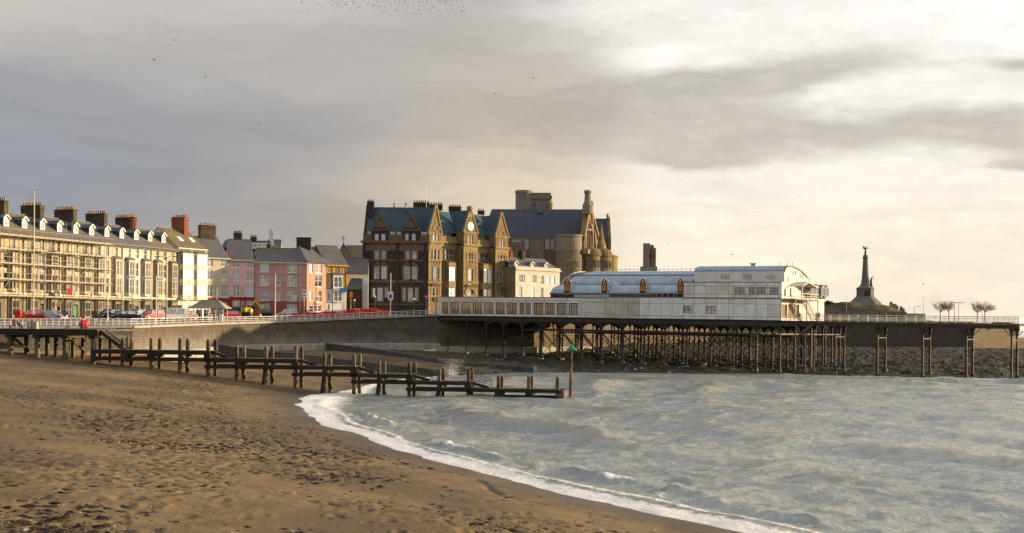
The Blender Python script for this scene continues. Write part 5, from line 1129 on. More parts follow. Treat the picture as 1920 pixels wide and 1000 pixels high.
# pointed pier signs
def text(body, size, mat, par, loc, rot=(R(90), 0, 0), ext=.012, name='lettering', sx=1):
    cu = bpy.data.curves.new(name, 'FONT'); cu.body = body; cu.size = size; cu.align_x = 'CENTER'; cu.align_y = 'CENTER'; cu.extrude = ext; cu.resolution_u = 3; cu.offset = size * .018
    tmp = bpy.data.objects.new('tmp', cu); C.objects.link(tmp); dg = bpy.context.evaluated_depsgraph_get()
    me = bpy.data.meshes.new_from_object(tmp.evaluated_get(dg)); bpy.data.objects.remove(tmp); me.materials.clear(); me.materials.append(mat)
    o = put(name, me, par, loc); o.rotation_euler = rot; o.scale = (sx, 1, 1); return o
def pier_sign(u, label):
    x = px(u, 540, 2.3); z0 = pz(u, 551, 2.3) - SL * x; z1 = pz(u, 521.5, 2.3) - SL * x; h = z1 - z0; w = h * .42
    p = pf.world(x, 2.3, z0); t = thing('pier_sign', label, 'sign', p, pf.ang, 'pointed maroon signs on the pier roof')
    def arch(k, e): 
        W_ = w / 2 * k; return [(-W_, e), (W_, e), (W_, h * .62), (W_ * .82, h * .76), (W_ * .45, h * .9), (0, h - e), (-W_ * .45, h * .9), (-W_ * .82, h * .76), (-W_, h * .62)]
    MB().prism(arch(1.08, -.04), -.05, .02).build('white_border', M['white'], t); MB().prism(arch(1.0, .04), -.09, -.055).build('sign_board', M['maroon'], t)
    MB().prismx([(.1, h * .05), (.1, h * .85), (1.6, h * .8), (2.6, h * .05)], w * .58 - .06, w * .58).build('side_panel', M['roofblue'], t)
    e = MB(); y0, y1 = -.13, -.094
    e.prism([(-.12 * w, h * .74), (.12 * w, h * .74), (.12 * w, h * .84), (0, h * .9), (-.12 * w, h * .84)], y0, y1)
    for s in (-1, 1):
        e.prism([(s * .06 * w, h * .76), (s * .14 * w, h * .72), (s * .26 * w, h * .50), (s * .30 * w, h * .44), (s * .20 * w, h * .44), (s * .16 * w, h * .52), (s * .04 * w, h * .66)][::s], y0, y1)
    e.prism([(-.36 * w, h * .41), (.36 * w, h * .41), (.32 * w, h * .44), (-.32 * w, h * .44)], y0, y1); e.build('arch_emblem', M['signyel'], t)
    text('ROYAL', h * .115, M['signyel'], t, (0, -.10, h * .335), sx=.95); text('PIER', h * .155, M['signyel'], t, (0, -.10, h * .225), sx=1.05)
for u, l in ((1064, 'maroon pointed pier sign nearest the white house'), (1133.5, 'second maroon pointed pier sign from the shore, left of the twin roof vents'), (1205.5, 'third maroon pointed pier sign from the shore, right of the twin roof vents'), (1276, 'maroon pointed pier sign beside the tall block, behind the cooling units')): pier_sign(u, l)
for i, u in enumerate((1236, 1247.5, 1258.5, 1275)):
    w = 1.05 if i < 3 else 1.3; x = px(u, 553, 1.6); p = pf.world(x, 1.6, zB + .1 - SL * x); t = thing('cooling_unit', ['grey cooling unit farthest left on the annex roof', 'second grey cooling unit on the annex roof', 'third grey cooling unit on the annex roof', 'wide grey cooling unit against the tall block'][i], 'cooling unit', p, pf.ang, 'cooling units on the annex roof')
    MB().box(-w / 2, w / 2, 0, .9, 0, .95).build('casing', M['metal'], t); MB().box(-w / 2 + .08, w / 2 - .08, -.03, -.004, .1, .85).build('grille', M['black'], t)
# top storey with its arched end
TX0, TX1 = px(1302, 520, 4), -.9
zt0, zt1, zt2 = zU + .14, pz(1380, 509.5, 4), pz(1380, 500.5, 7)
wt = [prc(k2(a), k2(b), j2(260), j2(299), 4) for a, b in ((684, 744), (834, 893), (986, 1047))]
q = MB(); q.wall(TX0, TX1, zt0, zt1, wt, 4, .2); q.box(TX0, TX0 + .05, 4.004, 26, zt0, zt1); q.build('top_storey_wall', M['panelwh'], pav, fn=shr)
for w in wt: window(pav, (w[0] + w[1]) / 2, 4.08, w[2] - SL * w[0], w[1] - w[0], w[3] - w[2], 'pair', 0, M['joint'], False)
def ey(u, v, x=0):                                               # width position and height of a pixel on the end face
    a, b = ray(u, v); o = PA + PX * x; wv = Vector((-PX.y, PX.x))
    d = (o.x * wv.y - o.y * wv.x) / (a * wv.y - wv.x); return (Vector((a * d, d)) - o).dot(wv), H + b * d - PZ + SL * x
ar = [(4, zt1), (4.1, zt1 + .35), (4.7, zt2 - .35), (6.2, zt2)] + [ey(u, v, TX1) for u, v in ((1478, 499.5), (1486, 501), (1493, 504), (1500, 508.5), (1507, 514.5), (1512, 521), (1516, 529))]
ar.append((ar[-1][0] + .4, zt0))
q = MB(); q.prismx(ar + [(4.2, zt0)], TX0 + .3, TX1); q.build('arched_roof_core', M['panel'], pav, fn=shr)
n = 12
for i in range(n):
    a, b = TX0 + (TX1 - TX0 - .1) * i / n, TX0 + (TX1 - TX0 - .1) * (i + 1) / n
    q = MB(); q.prismx([(y - .06, z + .1) for y, z in ar[:10]] + [(y, z + .01) for y, z in ar[:10]][::-1], a + .02, b - .02); q.build('roof_panel', M['roofblue'], pav, fn=shr)
q = MB(); q.prismx([(4, zt0)] + ar, TX1, TX1 + .12); q.build('arched_end_wall', M['panel'], pav, fn=shr)
q = MB(); rim = [(y, z + .12) for y, z in ar[:10]] + [(y - .02, z - .12) for y, z in ar[:10]][::-1]; q.prismx(rim, TX1 + .02, TX1 + .3); q.build('arch_rim', M['joint'], pav, fn=shr)
for y, z in ((9, zt0 + 1.6), (10.5, zt0 + 1.7), (6, zt0 + .3), (13.5, zt0 + 1.2), (15.2, zt0 + 1.2), (19.5, zt0 + .6)): MB().box(TX1 + .124, TX1 + .2, y, y + .55, z, z + .8).build('small_window', M['lead'], pav, fn=shr)
o = MB().box(-.5, .5, -.5, .5, 0, .5).box(-.7, .7, -.7, .7, .55, .7).build('roof_ventilator', M['metal'], pav, (px(1414, 497, 8), 8, zt2 + .1)); 
for x, y in ((-3, 8), (-2, 9.5), (-1.4, 11)): MB().tube((x, y, zt2), (x, y, zt2 + 1.0), .06, n=5).build('flue', M['metal'], pav)
# seaward end: balcony, doors, oriels, stairs
E_ = thing('seaward_end', None, None); E_.parent = pav; E_.rotation_euler = (0, 0, R(90))            # local x runs along the pier's width
def ey(u, v, x=0):                                               # width position of a pixel on the end face
    a, b = ray(u, v); o = PA + PX * x; wv = Vector((-PX.y, PX.x))
    d = (o.x * wv.y - o.y * wv.x) / (a * wv.y - wv.x); return (Vector((a * d, d)) - o).dot(wv), H + b * d - PZ + SL * x
YW = ey(1545, 560)[0]
ops = []
for a, b, c, d in ((1100, 1118, 365, 410), (1132, 1156, 360, 412), (1205, 1240, 362, 412), (1092, 1130, 470, 560), (1135, 1210, 470, 560)):
    y0, z0 = ey(k2(a), j2(d)); y1, z1 = ey(k2(b), j2(c)); ops.append((y0, y1, max(z0, .05), z1))
q = MB(); q.wall(0, YW, -.1, zU, ops, 0, .4); q.box(-.05, YW + .05, -.06, .3, zU, zU + .14); q.build('end_wall', M['panel'], E_)
zs = [-.1, .55 * uv_[0], uv_[0], uv_[1] + .6, zU]; ys = [YW * i / 14 for i in range(15)]
def epanel(y0, y1, z0, z1): MB().box(y0 + .03, y1 - .03, -.05, -.005, z0 + .03, z1 - .03).build('panel', M['panel'], E_)
for i in range(14):
    for j in range(4):
        o = [w for w in ops if w[0] < ys[i + 1] and w[1] > ys[i] and w[2] < zs[j + 1] and w[3] > zs[j]]
        if not o: epanel(ys[i], ys[i + 1], zs[j], zs[j + 1])
for k, w in enumerate(ops):
    if k < 3: window(E_, (w[0] + w[1]) / 2, .2, w[2], w[1] - w[0], w[3] - w[2], 'pair', 3, M['white'], False, deep=True)
    else: MB().box(w[0], w[1], .3, .36, w[2], w[3]).build('doors', M['joint'], E_)
zf = uv_[0]; yb0, yb1 = .4, ey(1511, 560)[0]
MB().box(yb0, yb1, -2.6, -.06, zf - .25, zf).build('balcony_floor', M['joint'], E_)
for yy in (yb0 + .1, (yb0 + yb1) / 2, yb1 - .1): MB().box(yy - .09, yy + .09, -2.55, -2.37, -.1, zf - .25).build('balcony_post', M['grey'], E_)
q = MB(); q.beam((yb0, -2.55, zf + 1.05), (yb1, -2.55, zf + 1.05), .08, .08); q.beam((yb0, -2.55, zf + .55), (yb1, -2.55, zf + .55), .05, .05); q.build('balcony_rail', M['white'], E_)
for i in range(9): yy = yb0 + (yb1 - yb0) * i / 8; MB().box(yy - .03, yy + .03, -2.58, -2.52, zf, zf + 1.0).build('rail_post', M['white'], E_)
q = MB(); yc0, zc0 = ey(1480, 536); yc1, _ = ey(1509, 541); q.prism([(yc0, zc0), ((yc0 + yc1) / 2 - 1.2, zc0 + .9), (yc1, zc0 - .1), (yc1, zc0 - .25), ((yc0 + yc1) / 2 - 1.2, zc0 + .7), (yc0, zc0 - .15)], -2.7, -.06); q.build('canopy', M['offwhite'], E_)
for yy in (yc0 + .3, yc1 - .3): MB().box(yy - .07, yy + .07, -2.5, -2.36, zf, zc0).build('canopy_post', M['white'], E_)
y0, z0 = ey(1488, 566); y1, z1 = ey(1527.5, 598, 2.2); q = MB(); q.beam((y0, -1.6, zf), (y1, -1.6, .1), .14, .4); q.beam((y0, -2.6, zf), (y1, -2.6, .1), .14, .4)
n = 14
for i in range(n): t_ = (i + .5) / n; yy, zz = y0 + (y1 - y0) * t_, zf * (1 - t_) + .1; q.box(yy - .2, yy + .2, -2.53, -1.67, zz - .03, zz + .03)
for x in (-1.6, -2.6): q.beam((y0, x, zf + 1), (y1, x, 1.1), .06, .06); q.beam((y0, x, zf + .55), (y1, x, .65), .04, .04)
o = q.build('outside_stair', M['grey'], E_)
for (ua, ub) in ((1515.5, 1530.5), (1535, 1549.5)):
    ya, yb_ = ey(ua, 546, .8)[0], ey(ub, 546, .8)[0]; z0, z1 = ey(1525, j2(405))[1], ey(1525, j2(360))[1]; zc_ = ey(1525, j2(335))[1]
    q = MB(); d = -1.3; m = (ya + yb_) / 2
    q.box(ya, yb_, d, -.06, z0 - .12, z0, 0); q.box(ya - .1, yb_ + .1, d - .1, -.06, z1, z1 + .1, 0)
    for yy in (ya + .06, m, yb_ - .06): q.box(yy - .06, yy + .06, d, d + .1, z0, z1, 0)
    q.prism([(ya - .1, z1 + .1), (m, z1 + .1), ((ya + m) / 2, zc_)], d - .1, -.06, 0); q.prism([(m, z1 + .1), (yb_ + .1, z1 + .1), ((yb_ + m) / 2, zc_)], d - .1, -.06, 0)
    q.prism([(ya + .3, z0 - .12), (m - .2, z0 - .12), ((ya + m) / 2, z0 - .7)], d + .3, -.06, 0); q.prism([(m + .2, z0 - .12), (yb_ - .3, z0 - .12), ((yb_ + m) / 2, z0 - .7)], d + .3, -.06, 0)
    o = q.build('oriel_window', M['lead'], E_)
    MB().box(ya + .05, yb_ - .05, d + .04, -.07, z0, z1).build('oriel_glass', G[1], E_)
# ---- deck, beams, piles
pier = pf.thing('pier', 'long iron pier on many slender braced piles reaching out from the promenade', 'pier')
XE = px(1911, 603)
def dk(x0, x1, y0, y1, z0, z1, nm, mt): return MB().box(x0, x1, y0, y1, z0, z1).build(nm, mt, pier, fn=shr)
dk(XL - 6, 4.5, -.1, 27.5, -.42, -.12, 'deck', M['timberdk']); dk(4.5, XE, -.3, 7.2, -.36, -.08, 'deck', M['timber'])
dk(XL - 4, 4.5, -.02, .28, -1.15, -.44, 'edge_girder', M['iron']); dk(4.5, XE, -.1, .2, -1.0, -.38, 'edge_girder', M['iron']); dk(4.5, XE, 6.6, 6.9, -1.0, -.38, 'edge_girder', M['iron'])
for y in (6.5, 12.5, 18.5, 24.5): dk(XL, 4.4, y - .15, y + .15, -1.0, -.44, 'deck_girder', M['iron'])
pm_ = MB()
def pile(x, y, r=.19, ztop=-.5, foot=True):
    w_ = pf.world(x, y); zb = max(bzp(w_.x, w_.y), -.2) - PZ + SL * x - .5
    q = MB(); q.tube((x, y, zb), (x, y, ztop), r * 1.1, r * .85, 8); q.lathe(x, y, [(r * 1.0, zb + (ztop - zb) * .55), (r * 1.5, zb + (ztop - zb) * .55 + .08), (r * 1.5, zb + (ztop - zb) * .55 + .3), (r, zb + (ztop - zb) * .55 + .4)], 8)
    q.lathe(x, y, [(r * .9, ztop - 1.3), (r * 1.3, ztop - 1.2), (r * 1.1, ztop - 1.0), (r * 2.6, ztop)], 8)
    o = q.build('pile', M['iron'], pier, fn=shr)
    if foot: MB().box(x - .32, x + .32, y - .32, y + .32, zb + .1, zb + .55 + random.random() * .5).build('footing', M['conc'] if random.random() < .2 else M['concdark'], o, fn=shr)
    return zb
rowY = (.4, 6.5, 12.5, 18.5, 24.5); colX = [XL + 2.5 + 4.62 * i for i in range(17)]
colX = [x for x in colX if x < 1]
zbs = {}
for i, x in enumerate(colX):
    for j, y in enumerate(rowY):
        if px(1000) > x and j > 2 and i < 2: continue
        xx = x + random.uniform(-.25, .25) + j * 1.1; zbs[i, j] = (pile(xx, y, random.choice((.16, .19, .23)), -1.0 if j else -1.12), xx)
def brace(p, q_, r=.06, nm='cross_brace'): MB().tube(p, q_, r, n=5).build(nm, M['iron'], pier, fn=shr)
zm = pz(1250, 624)
for j, y in enumerate(rowY):
    ks = [i for i in range(len(colX)) if (i, j) in zbs]
    for a, b in zip(ks[:-1], ks[1:]):
        za, xa = zbs[a, j]; zb, xb = zbs[b, j]
        if a >= (4 if j == 0 else 5): MB().beam((xa, y - .25, zm - .4 * (j % 2)), (xb, y - .25, zm - .4 * (j % 2)), .16, .3).build('tie_beam', M['iron'], pier, fn=shr)
        if a >= 5:
            if j < 5: brace((xa, y, zm - .2), (xb, y, max(za, zb) + 1.4)); brace((xb, y + .1, zm - .2), (xa, y + .1, max(za, zb) + 1.4))
            if j in (0, 1, 2, 3): brace((xa, y, max(za, zb) + 1.4), (xb, y, max(za, zb) + 1.4), .06, 'low_tie')
        if j < 3 and a >= 2:
            n = 8; pts = [(xa, -1.16), (xb, -1.16)] + [(xb - .12 - (xb - xa - .24) * (1 - math.cos(math.pi * k / n)) / 2, -2.6 + 1.25 * math.sin(math.pi * k / n)) for k in range(n + 1)]
            MB().prism(pts, y - .05, y + .06).build('spandrel_bracket', M['iron'], pier, fn=shr)
    if j < 4:
        for i in range(4, len(colX), 1):
            if (i, j) in zbs and (i, j + 1) in zbs:
                (za, xa), (zb, xb) = zbs[i, j], zbs[i, j + 1]; brace((xa, y, zm), (xb, rowY[j + 1], max(za, zb) + 1.6)); MB().beam((xa, y, zm + .1), (xb, rowY[j + 1], zm + .1), .12, .2).build('cross_tie', M['iron'], pier, fn=shr)
for ua, ub in ((1565, 1578), (1644, 1657), (1729, 1740), (1811, 1821), (1896, 1904)):
    x = px(ua, 660); za = pile(x, .4, .20, -1.0); zb = pile(x, 6.3, .20, -1.0)
    brace((x, .4, -3.2), (x, 6.3, zb + 2)); brace((x, 6.3, -3.2), (x, .4, za + 2)); MB().beam((x, .4, -3), (x, 6.3, -3), .12, .16).build('cross_tie', M['iron'], pier, fn=shr)
    for y in (.4, 6.3):
        for s in (-1, 1): brace((x, y, -2.4), (x + s * 1.3, y, -1.0), .07, 'bracket')
xs_ = [px(u, 660) for u in (1520, 1571, 1650, 1735, 1816, 1900)]
for a, b in zip(xs_[:-1], xs_[1:]):
    for y in (.4, 6.3): brace((a, y, -3.6), (b, y, -7.6), .03, 'tie_rod'); brace((b, y, -3.6), (a, y, -7.6), .03, 'tie_rod')
for x, y in ((px(1506, 650), 1.0), (px(1514, 650), 4.0), (px(1520, 650, 9), 9), (3.2, 16), (3.0, 23)): pile(x, y, .17, -1.0)
for z in (-3.2, -5.0, -7.4): MB().box(px(1484, 650), px(1512, 650), .2, .7, z, z + .28).build('landing_beam', M['timber'], pier, fn=shr); MB().box(px(1408, 650), px(1420, 650), -.4, .3, z, z + .2).build('landing_beam', M['weed'], pier, fn=shr)
q = MB(); a, b = (px(1494, 630), -.5, pz(1494, 634)), (px(1526, 612), -.5, -.6); q.beam(a, b, .16, .34); q.beam((a[0], .5, a[2]), (b[0], .5, b[2]), .16, .34)
for i in range(11): t_ = (i + .5) / 11; xx, zz = a[0] + (b[0] - a[0]) * t_, a[2] + (b[2] - a[2]) * t_; q.box(xx - .13, xx + .13, -.42, .42, zz, zz + .06)
q.build('landing_stair', M['timber'], pier, fn=shr)
MB().tube((px(1512, 660), -.2, -1), (px(1520, 690), -.2, -8.6), .14, n=6).build('raking_strut', M['iron'], pier, fn=shr)
# seaward deck railing
rl = pf.thing('pier_railing', 'pale balustered railing along the open end of the pier', 'railing')
x0r, x1r = .6, XE
for y in (-.2, 7.1):
    for z, h in ((1.02, .08), (.12, .05), (.72, .045)): MB().box(x0r if y < 0 else 4, x1r, y - .03, y + .03, z, z + h).build('rail', M['offwhite'], rl, fn=shr)
    x = x0r if y < 0 else 4
    while x < x1r: MB().box(x - .05, x + .05, y - .05, y + .05, -.08, 1.1).build('post', M['offwhite'], rl, fn=shr); x += 1.72
q = MB(); x = x0r
while x < x1r: q.box(x - .018, x + .018, -.215, -.18, .15, .74); q.box(x - .018, x + .018, 7.08, 7.115, .15, .74); x += .215
tag(q.build('baluster', M['offwhite'], rl, fn=shr), kind='stuff')
q = MB(); q.box(XE - .08, XE, -.3, 7.2, .05, 1.05); q.box(XE - .12, XE + .9, -.3, 7.2, -.35, -.05); q.build('end_screen', M['offwhite'], rl, fn=shr)
MB().box(XE - .004, XE + .06, .6, 6.3, -1.3, -.4).build('end_beam', M['offwhite'], rl, fn=shr)
# ---------------------------------------------------------------- headland, memorial, trees
def hillz(x, y, c=None): return 0
hc = at(1618, 575, 462); ta_, tb_ = [], []
gx = np.linspace(100, 172, 70); gy = np.linspace(418, 520, 50); X, Y = np.meshgrid(gx, gy)
hx0, hx1 = at(1540, 570, 455).x, at(1722, 585, 455).x
prof = sst(hx1 + 3, hx1 - 17, X)
Z = 11 + (6.0 * prof + (fbm(X * .12, Y * .12, 3, 4) - .5) * 2.6 * prof) * sst(424, 446, Y) + .4 * fbm(X * .8, Y * .8, 9, 3) * prof
grid_obj('castle_hill', X, Y, Z, M['turf'], {})
def tz(x, y): i = np.argmin(abs(gx - x)); j = np.argmin(abs(gy - y)); return float(Z[j, i])
p0, p1 = gp(1538, 408), gp(1735, 409); fwl = Fac(p0, p1, 10.8); t = fwl.thing('terrace_wall', 'low grey retaining wall below the grassy castle hill', 'wall')
zt = fwl.uv(1640, 584)[1]; zt2 = fwl.uv(1640, 587.5)[1]
MB().box(0, fwl.L * .82, 0, 1, -.2, zt).build('wall_face', M['stonecol'], t); MB().box(fwl.L * .82 + .002, fwl.L, 0, 1, -.2, zt2).build('sun_toned_wall_end', M['conc'], t)  # paler concrete stands in for sunlight on the wall's end
# war memorial
mp = at(1622, 568, 455); mz = mp.z - .8; t = thing('war_memorial', 'tall stone war memorial column topped by a winged bronze figure on the castle hill', 'memorial', (mp.x, mp.y, mz)); k = 5.27
def mh(v): return at(1622, v, 455).z - mz
MB().lathe(0, 0, [(6.6, -3.5), (6.0, .3), (3.2, mh(556.5)), (3.2, mh(556))], 8).build('stepped_base', M['stonemem'], t, rot=R(22))
q = MB(); q.lathe(0, 0, [(3.05, mh(556)), (3.0, mh(543)), (3.25, mh(542.5)), (3.25, mh(541)), (2.3, mh(538))], 8); q.build('pedestal', M['stonemem'], t, rot=R(22))
q = MB()
for a in range(8): ang = a * math.pi / 4; 
MB().box(-1.0, 1.0, -3.05, -2.8, mh(555), mh(545)).build('name_panel', M['bronze'], t)
MB().lathe(0, 0, [(2.1, mh(538)), (1.5, mh(532)), (1.2, mh(520)), (.82, mh(485)), (1.0, mh(484)), (1.0, mh(482)), (.75, mh(481)), (.72, mh(479)), (.35, mh(477))], 8).build('column', M['stonemem'], t, rot=R(22))
def skinmesh(name, pts, edges, radii, mats=None, zmat=None, sub=1):
    me = bpy.data.meshes.new(name); me.from_pydata(pts, edges, []); ob = bpy.data.objects.new(name, me); C.objects.link(ob)
    sk = ob.modifiers.new('skin', 'SKIN'); sk.use_smooth_shade = True
    for v, r in zip(me.skin_vertices[0].data, radii): v.radius = (r, r) if not isinstance(r, tuple) else r
    me.skin_vertices[0].data[0].use_root = True
    if sub: sb = ob.modifiers.new('sub', 'SUBSURF'); sb.levels = sub; sb.render_levels = sub
    dg = bpy.context.evaluated_depsgraph_get(); m2 = bpy.data.meshes.new_from_object(ob.evaluated_get(dg)); m2.name = name
    bpy.data.objects.remove(ob); m2.materials.clear()
    for mt in mats or []: m2.materials.append(mt)
    if zmat:
        for p in m2.polygons: p.material_index = zmat(p.center)
    return m2
s = mh(463) - mh(477); zb = mh(477)
st = skinmesh('winged_figure', [(0, 0, zb + s * .5), (0, 0, zb + s * .68), (0, 0, zb + s * .8), (.05, 0, zb + s * .92), (-.12, 0, zb + s * .25), (-.3, 0, zb), (.12, 0, zb + s * .25), (0, 0, zb), (.7, -.1, zb + s * .78), (1.3, -.2, zb + s * .8), (-.3, 0, zb + s * .72), (-.6, .1, zb + s * .95), (.15, 0, zb + s * .70), (-.9, .15, zb + s * .78)],
    [(0, 1), (1, 2), (2, 3), (0, 4), (4, 5), (0, 6), (6, 7), (2, 8), (8, 9), (2, 10), (10, 11), (1, 12), (10, 13)], [.32, .28, .2, .16, .36, .3, .36, .25, .1, .06, .16, .09, .15, .07], [M['bronze']])
put('winged_figure', st, t)
for s_ in (-1, 1):
    q = MB(); q.prism([(0, zb + s * .6), (-.5 * s_ - .3, zb + s * .75), (-.9 * s_ - .1, zb + s * 1.1), (-.35 * s_, zb + s * 1.0), (.05, zb + s * .8)], .1, .2); q.build('wing', M['bronze'], t)
zb = mh(541); s = mh(519) - mh(541)
st = skinmesh('lower_figure', [(2.0, -.4, zb + s * .45), (1.95, -.4, zb + s * .65), (2.0, -.4, zb + s * .8), (2.25, -.5, zb + s * .92), (1.9, -.3, zb + s * .2), (1.9, -.3, zb), (2.2, -.5, zb + s * .2), (2.3, -.5, zb), (2.5, -.5, zb + s * .95), (2.7, -.5, zb + s * 1.1), (1.6, -.4, zb + s * .6)],
    [(0, 1), (1, 2), (2, 3), (0, 4), (4, 5), (0, 6), (6, 7), (2, 8), (8, 9), (1, 10)], [.5, .45, .3, .25, .5, .5, .45, .5, .12, .08, .2], [M['bronze']])
put('lower_figure', st, t)
# bare trees on the headland
def bare_tree(u, d, h, w, label, seed):
    rr = random.Random(seed); p = gp(u, d, 590); t = thing('bare_tree', label, 'tree', (p.x, p.y, 10.85), 0, 'bare trees on the headland promenade')
    q = MB(); q.tube((0, 0, 0), (0, 0, h * .55), .16, .11, 7); br = MB(); tw = MB()
    for i in range(11):
        a = rr.random() * 6.28; e = rr.uniform(.25, 1.2); z0 = h * rr.uniform(.42, .56); l = h * rr.uniform(.25, .42)
        p1 = Vector((math.cos(a) * math.cos(e) * l * w, math.sin(a) * math.cos(e) * l * w, z0 + math.sin(e) * l)); br.tube((0, 0, z0), p1, .06, .03, 5)
        for j in range(9):
            a2 = a + rr.uniform(-1.2, 1.2); e2 = rr.uniform(-.1, 1.3); b0 = Vector((0, 0, z0)).lerp(p1, rr.uniform(.4, 1)); l2 = h * rr.uniform(.08, .2)
            p2 = b0 + Vector((math.cos(a2) * math.cos(e2), math.sin(a2) * math.cos(e2), math.sin(e2))) * l2; br.tube(b0, p2, .026, .016, 4)
            for k_ in range(8):
                v = Vector((rr.gauss(0, 1), rr.gauss(0, 1), rr.gauss(.4, 1))).normalized() * l2 * .55; b1 = b0.lerp(p2, rr.uniform(.3, 1)); tw.tube(b1, b1 + v, .02, .012, 3)
    for k_ in range(420):
        v = Vector((rr.gauss(0, 1), rr.gauss(0, 1), rr.gauss(0, 1))).normalized(); r_ = rr.random() ** .4; c_ = Vector((v.x * w, v.y * w, v.z * .95)) * (h * .25 * r_) + Vector((0, 0, h * .74)); dv = (v + Vector((rr.gauss(0, .5), rr.gauss(0, .5), rr.gauss(.3, .5)))).normalized() * h * rr.uniform(.05, .10)
        tw.tube(c_ - dv * .5, c_ + dv * .5, .016, .010, 3)
    q.build('trunk', M['bark'], t); br.build('branches', M['bark'], t); o = tw.build('twigs', M['twig'], t); o['kind'] = 'stuff'
for i, (u, d, h, w, l) in enumerate(((1763, 392, 6.6, 1.15, 'bare round-headed tree at the left of the left pair on the headland'), (1779, 391, 6.7, 1.15, 'bare tree beside the double street lamps on the headland'), (1832.5, 391, 6.3, 1.0, 'slimmer bare tree of the pair nearer the pier tip'), (1846.5, 390, 6.6, 1.2, 'wide bare tree nearest the pier tip'))): bare_tree(u, d, h, w, l, i)
# low scrub on the hill's left crest and ruin stubs
for u, v, h, l in ((1691, 583, 1.6, 'short ruin stub on the right slope of the castle hill'), (1680, 582, 1.3, 'lower ruin stub left of its twin on the castle hill'), (1672, 575, 1.8, 'upright ruin stub near the crest of the castle hill')):
    p = at(u, v, 446); t = thing('ruin_stub', l, 'ruin', (p.x, p.y, tz(p.x, p.y) - .4)); q = MB(); q.prismz([(-.8, -.5), (.7, -.6), (.9, .5), (-.7, .6)], 0, h); q.prismz([(-.75, -.45), (.1, -.5), (.1, .5), (-.65, .5)], h, h + .6); q.build('stub_wall', M['stonetower'], t)
p = at(1553, 566, 449); t = thing('scrub_bush', 'dark scrubby bush on the left crest of the castle hill', 'bush', (p.x, p.y, tz(p.x, p.y))); q = MB()
for i in range(420):
    a, e, r = random.random() * 6.28, random.random() * 1.5, random.uniform(.4, 1.0); c = Vector((math.cos(a) * math.cos(e) * 2.4, math.sin(a) * math.cos(e) * 1.6, math.sin(e) * 1.3)) * r
    v1, v2 = [Vector((random.gauss(0, 1), random.gauss(0, 1), random.gauss(0, 1))) * .17 for _ in '12']; q.poly([c - v1, c + v2, c + v1])
o = q.build('foliage', pm('dark_scrub', (.035, .045, .016), .9, .4, 2), t); o['kind'] = 'stuff'
# ---------------------------------------------------------------- timber jetty and its landward stage
J0 = Vector((-64.7, 161.7)); jf = Fac(J0, Vector((5.5, 151.0)), 0)
def jx(u, v, y=0): return jf.uv(u, v, y)[0]
def jz(u, v, y=0): return jf.uv(u, v, y)[1]
def ground_at(f, x, y): w = f.world(x, y); return max(bzp(w.x, w.y), -1.2)
jet = jf.thing('jetty', 'long weathered timber jetty of paired posts stepping down the beach into the sea', 'jetty')
M['timber2'] = pm('brown_timber', (.10, .072, .042), .85, .35, 1.2, bump=.5, bscale=7, col2=(.045, .035, .025), c2s=1.1, c2w=(.46, .62))
def post(par, x, y, zt, w=.40, mt=None, zb=None):
    zb = ground_at(jf, x, y) - .7 if zb is None else zb; q = MB(); h = w / 2
    lean = random.uniform(-.04, .04); prof = [(-h, zb), (h, zb), (h * .96 + lean, zt - .35), (h * .75 + lean, zt - .12), (h * .3 + lean, zt), (-h * .3 + lean, zt), (-h * .75 + lean, zt - .12), (-h * .96 + lean, zt - .35)]
    q.prism([(x + a, z) for a, z in prof], y - h, y + h); return q.build('post', mt or random.choice((M['timber'], M['timber2'], M['timber2'])), par)
bents = [(230, 634, 1), (284, 634, 0), (337, 634.5, 1), (390, 636, 0), (444, 648.5, 1), (498, 649, 1), (554, 649, 0), (608, 663, 1), (664, 664, 0), (711, 677, 2), (768, 679, 0), (823, 691, 2), (878, 692, 0), (934.5, 705, 0), (991.5, 706, 0), (1045, 707, 3)]
W_ = 2.3
tiers = [(173, 396, 657.5, 664.5, 671, 677), (386, 559, 673, 680, 685.5, 692), (549, 671, 687, 693.5, 700, 706), (660, 776, 702, 708, 714, 720), (763, 884, 715.5, 721.5, 728, 734), (874, 1054, 730, 736, 743, 747.5)]
def tier_of(u): return max((t for t in tiers if t[0] <= u + 6), key=lambda t: t[0])
for u, vt, k in bents:
    x = jx(u, 690); zt = jz(u, vt); post(jet, x, 0, zt)
    if k != 3: post(jet, x + .05, W_, zt - .05)
    T_ = tier_of(u - 12); zb_ = jz(u, T_[3]); MB().box(x - .17 + .32, x + .17 + .32, -.35, W_ + .35, zb_ - .34, zb_).build('cross_beam', M['weed'], jet)
    g = ground_at(jf, x, 0)
    if k in (1, 2): MB().beam((x + .34, .1, zb_ - .25), (x + .34, W_ - .05, max(g + .3, zb_ - 2.4)), .2, .26).build('diagonal_brace', M['weed'], jet)
    if k == 2 or u in (498, 608): MB().beam((x - .02, -.24, zb_ - .6), (x - .30, -.24, max(g - .2, -.4)), .24, .26).build('raking_brace', M['timberdk'], jet)
    if k == 0: MB().box(x - .36, x + .36, -.52, -.22, zb_ - .5, zb_ + .12).build('clamp_block', M['timberdk'], jet)
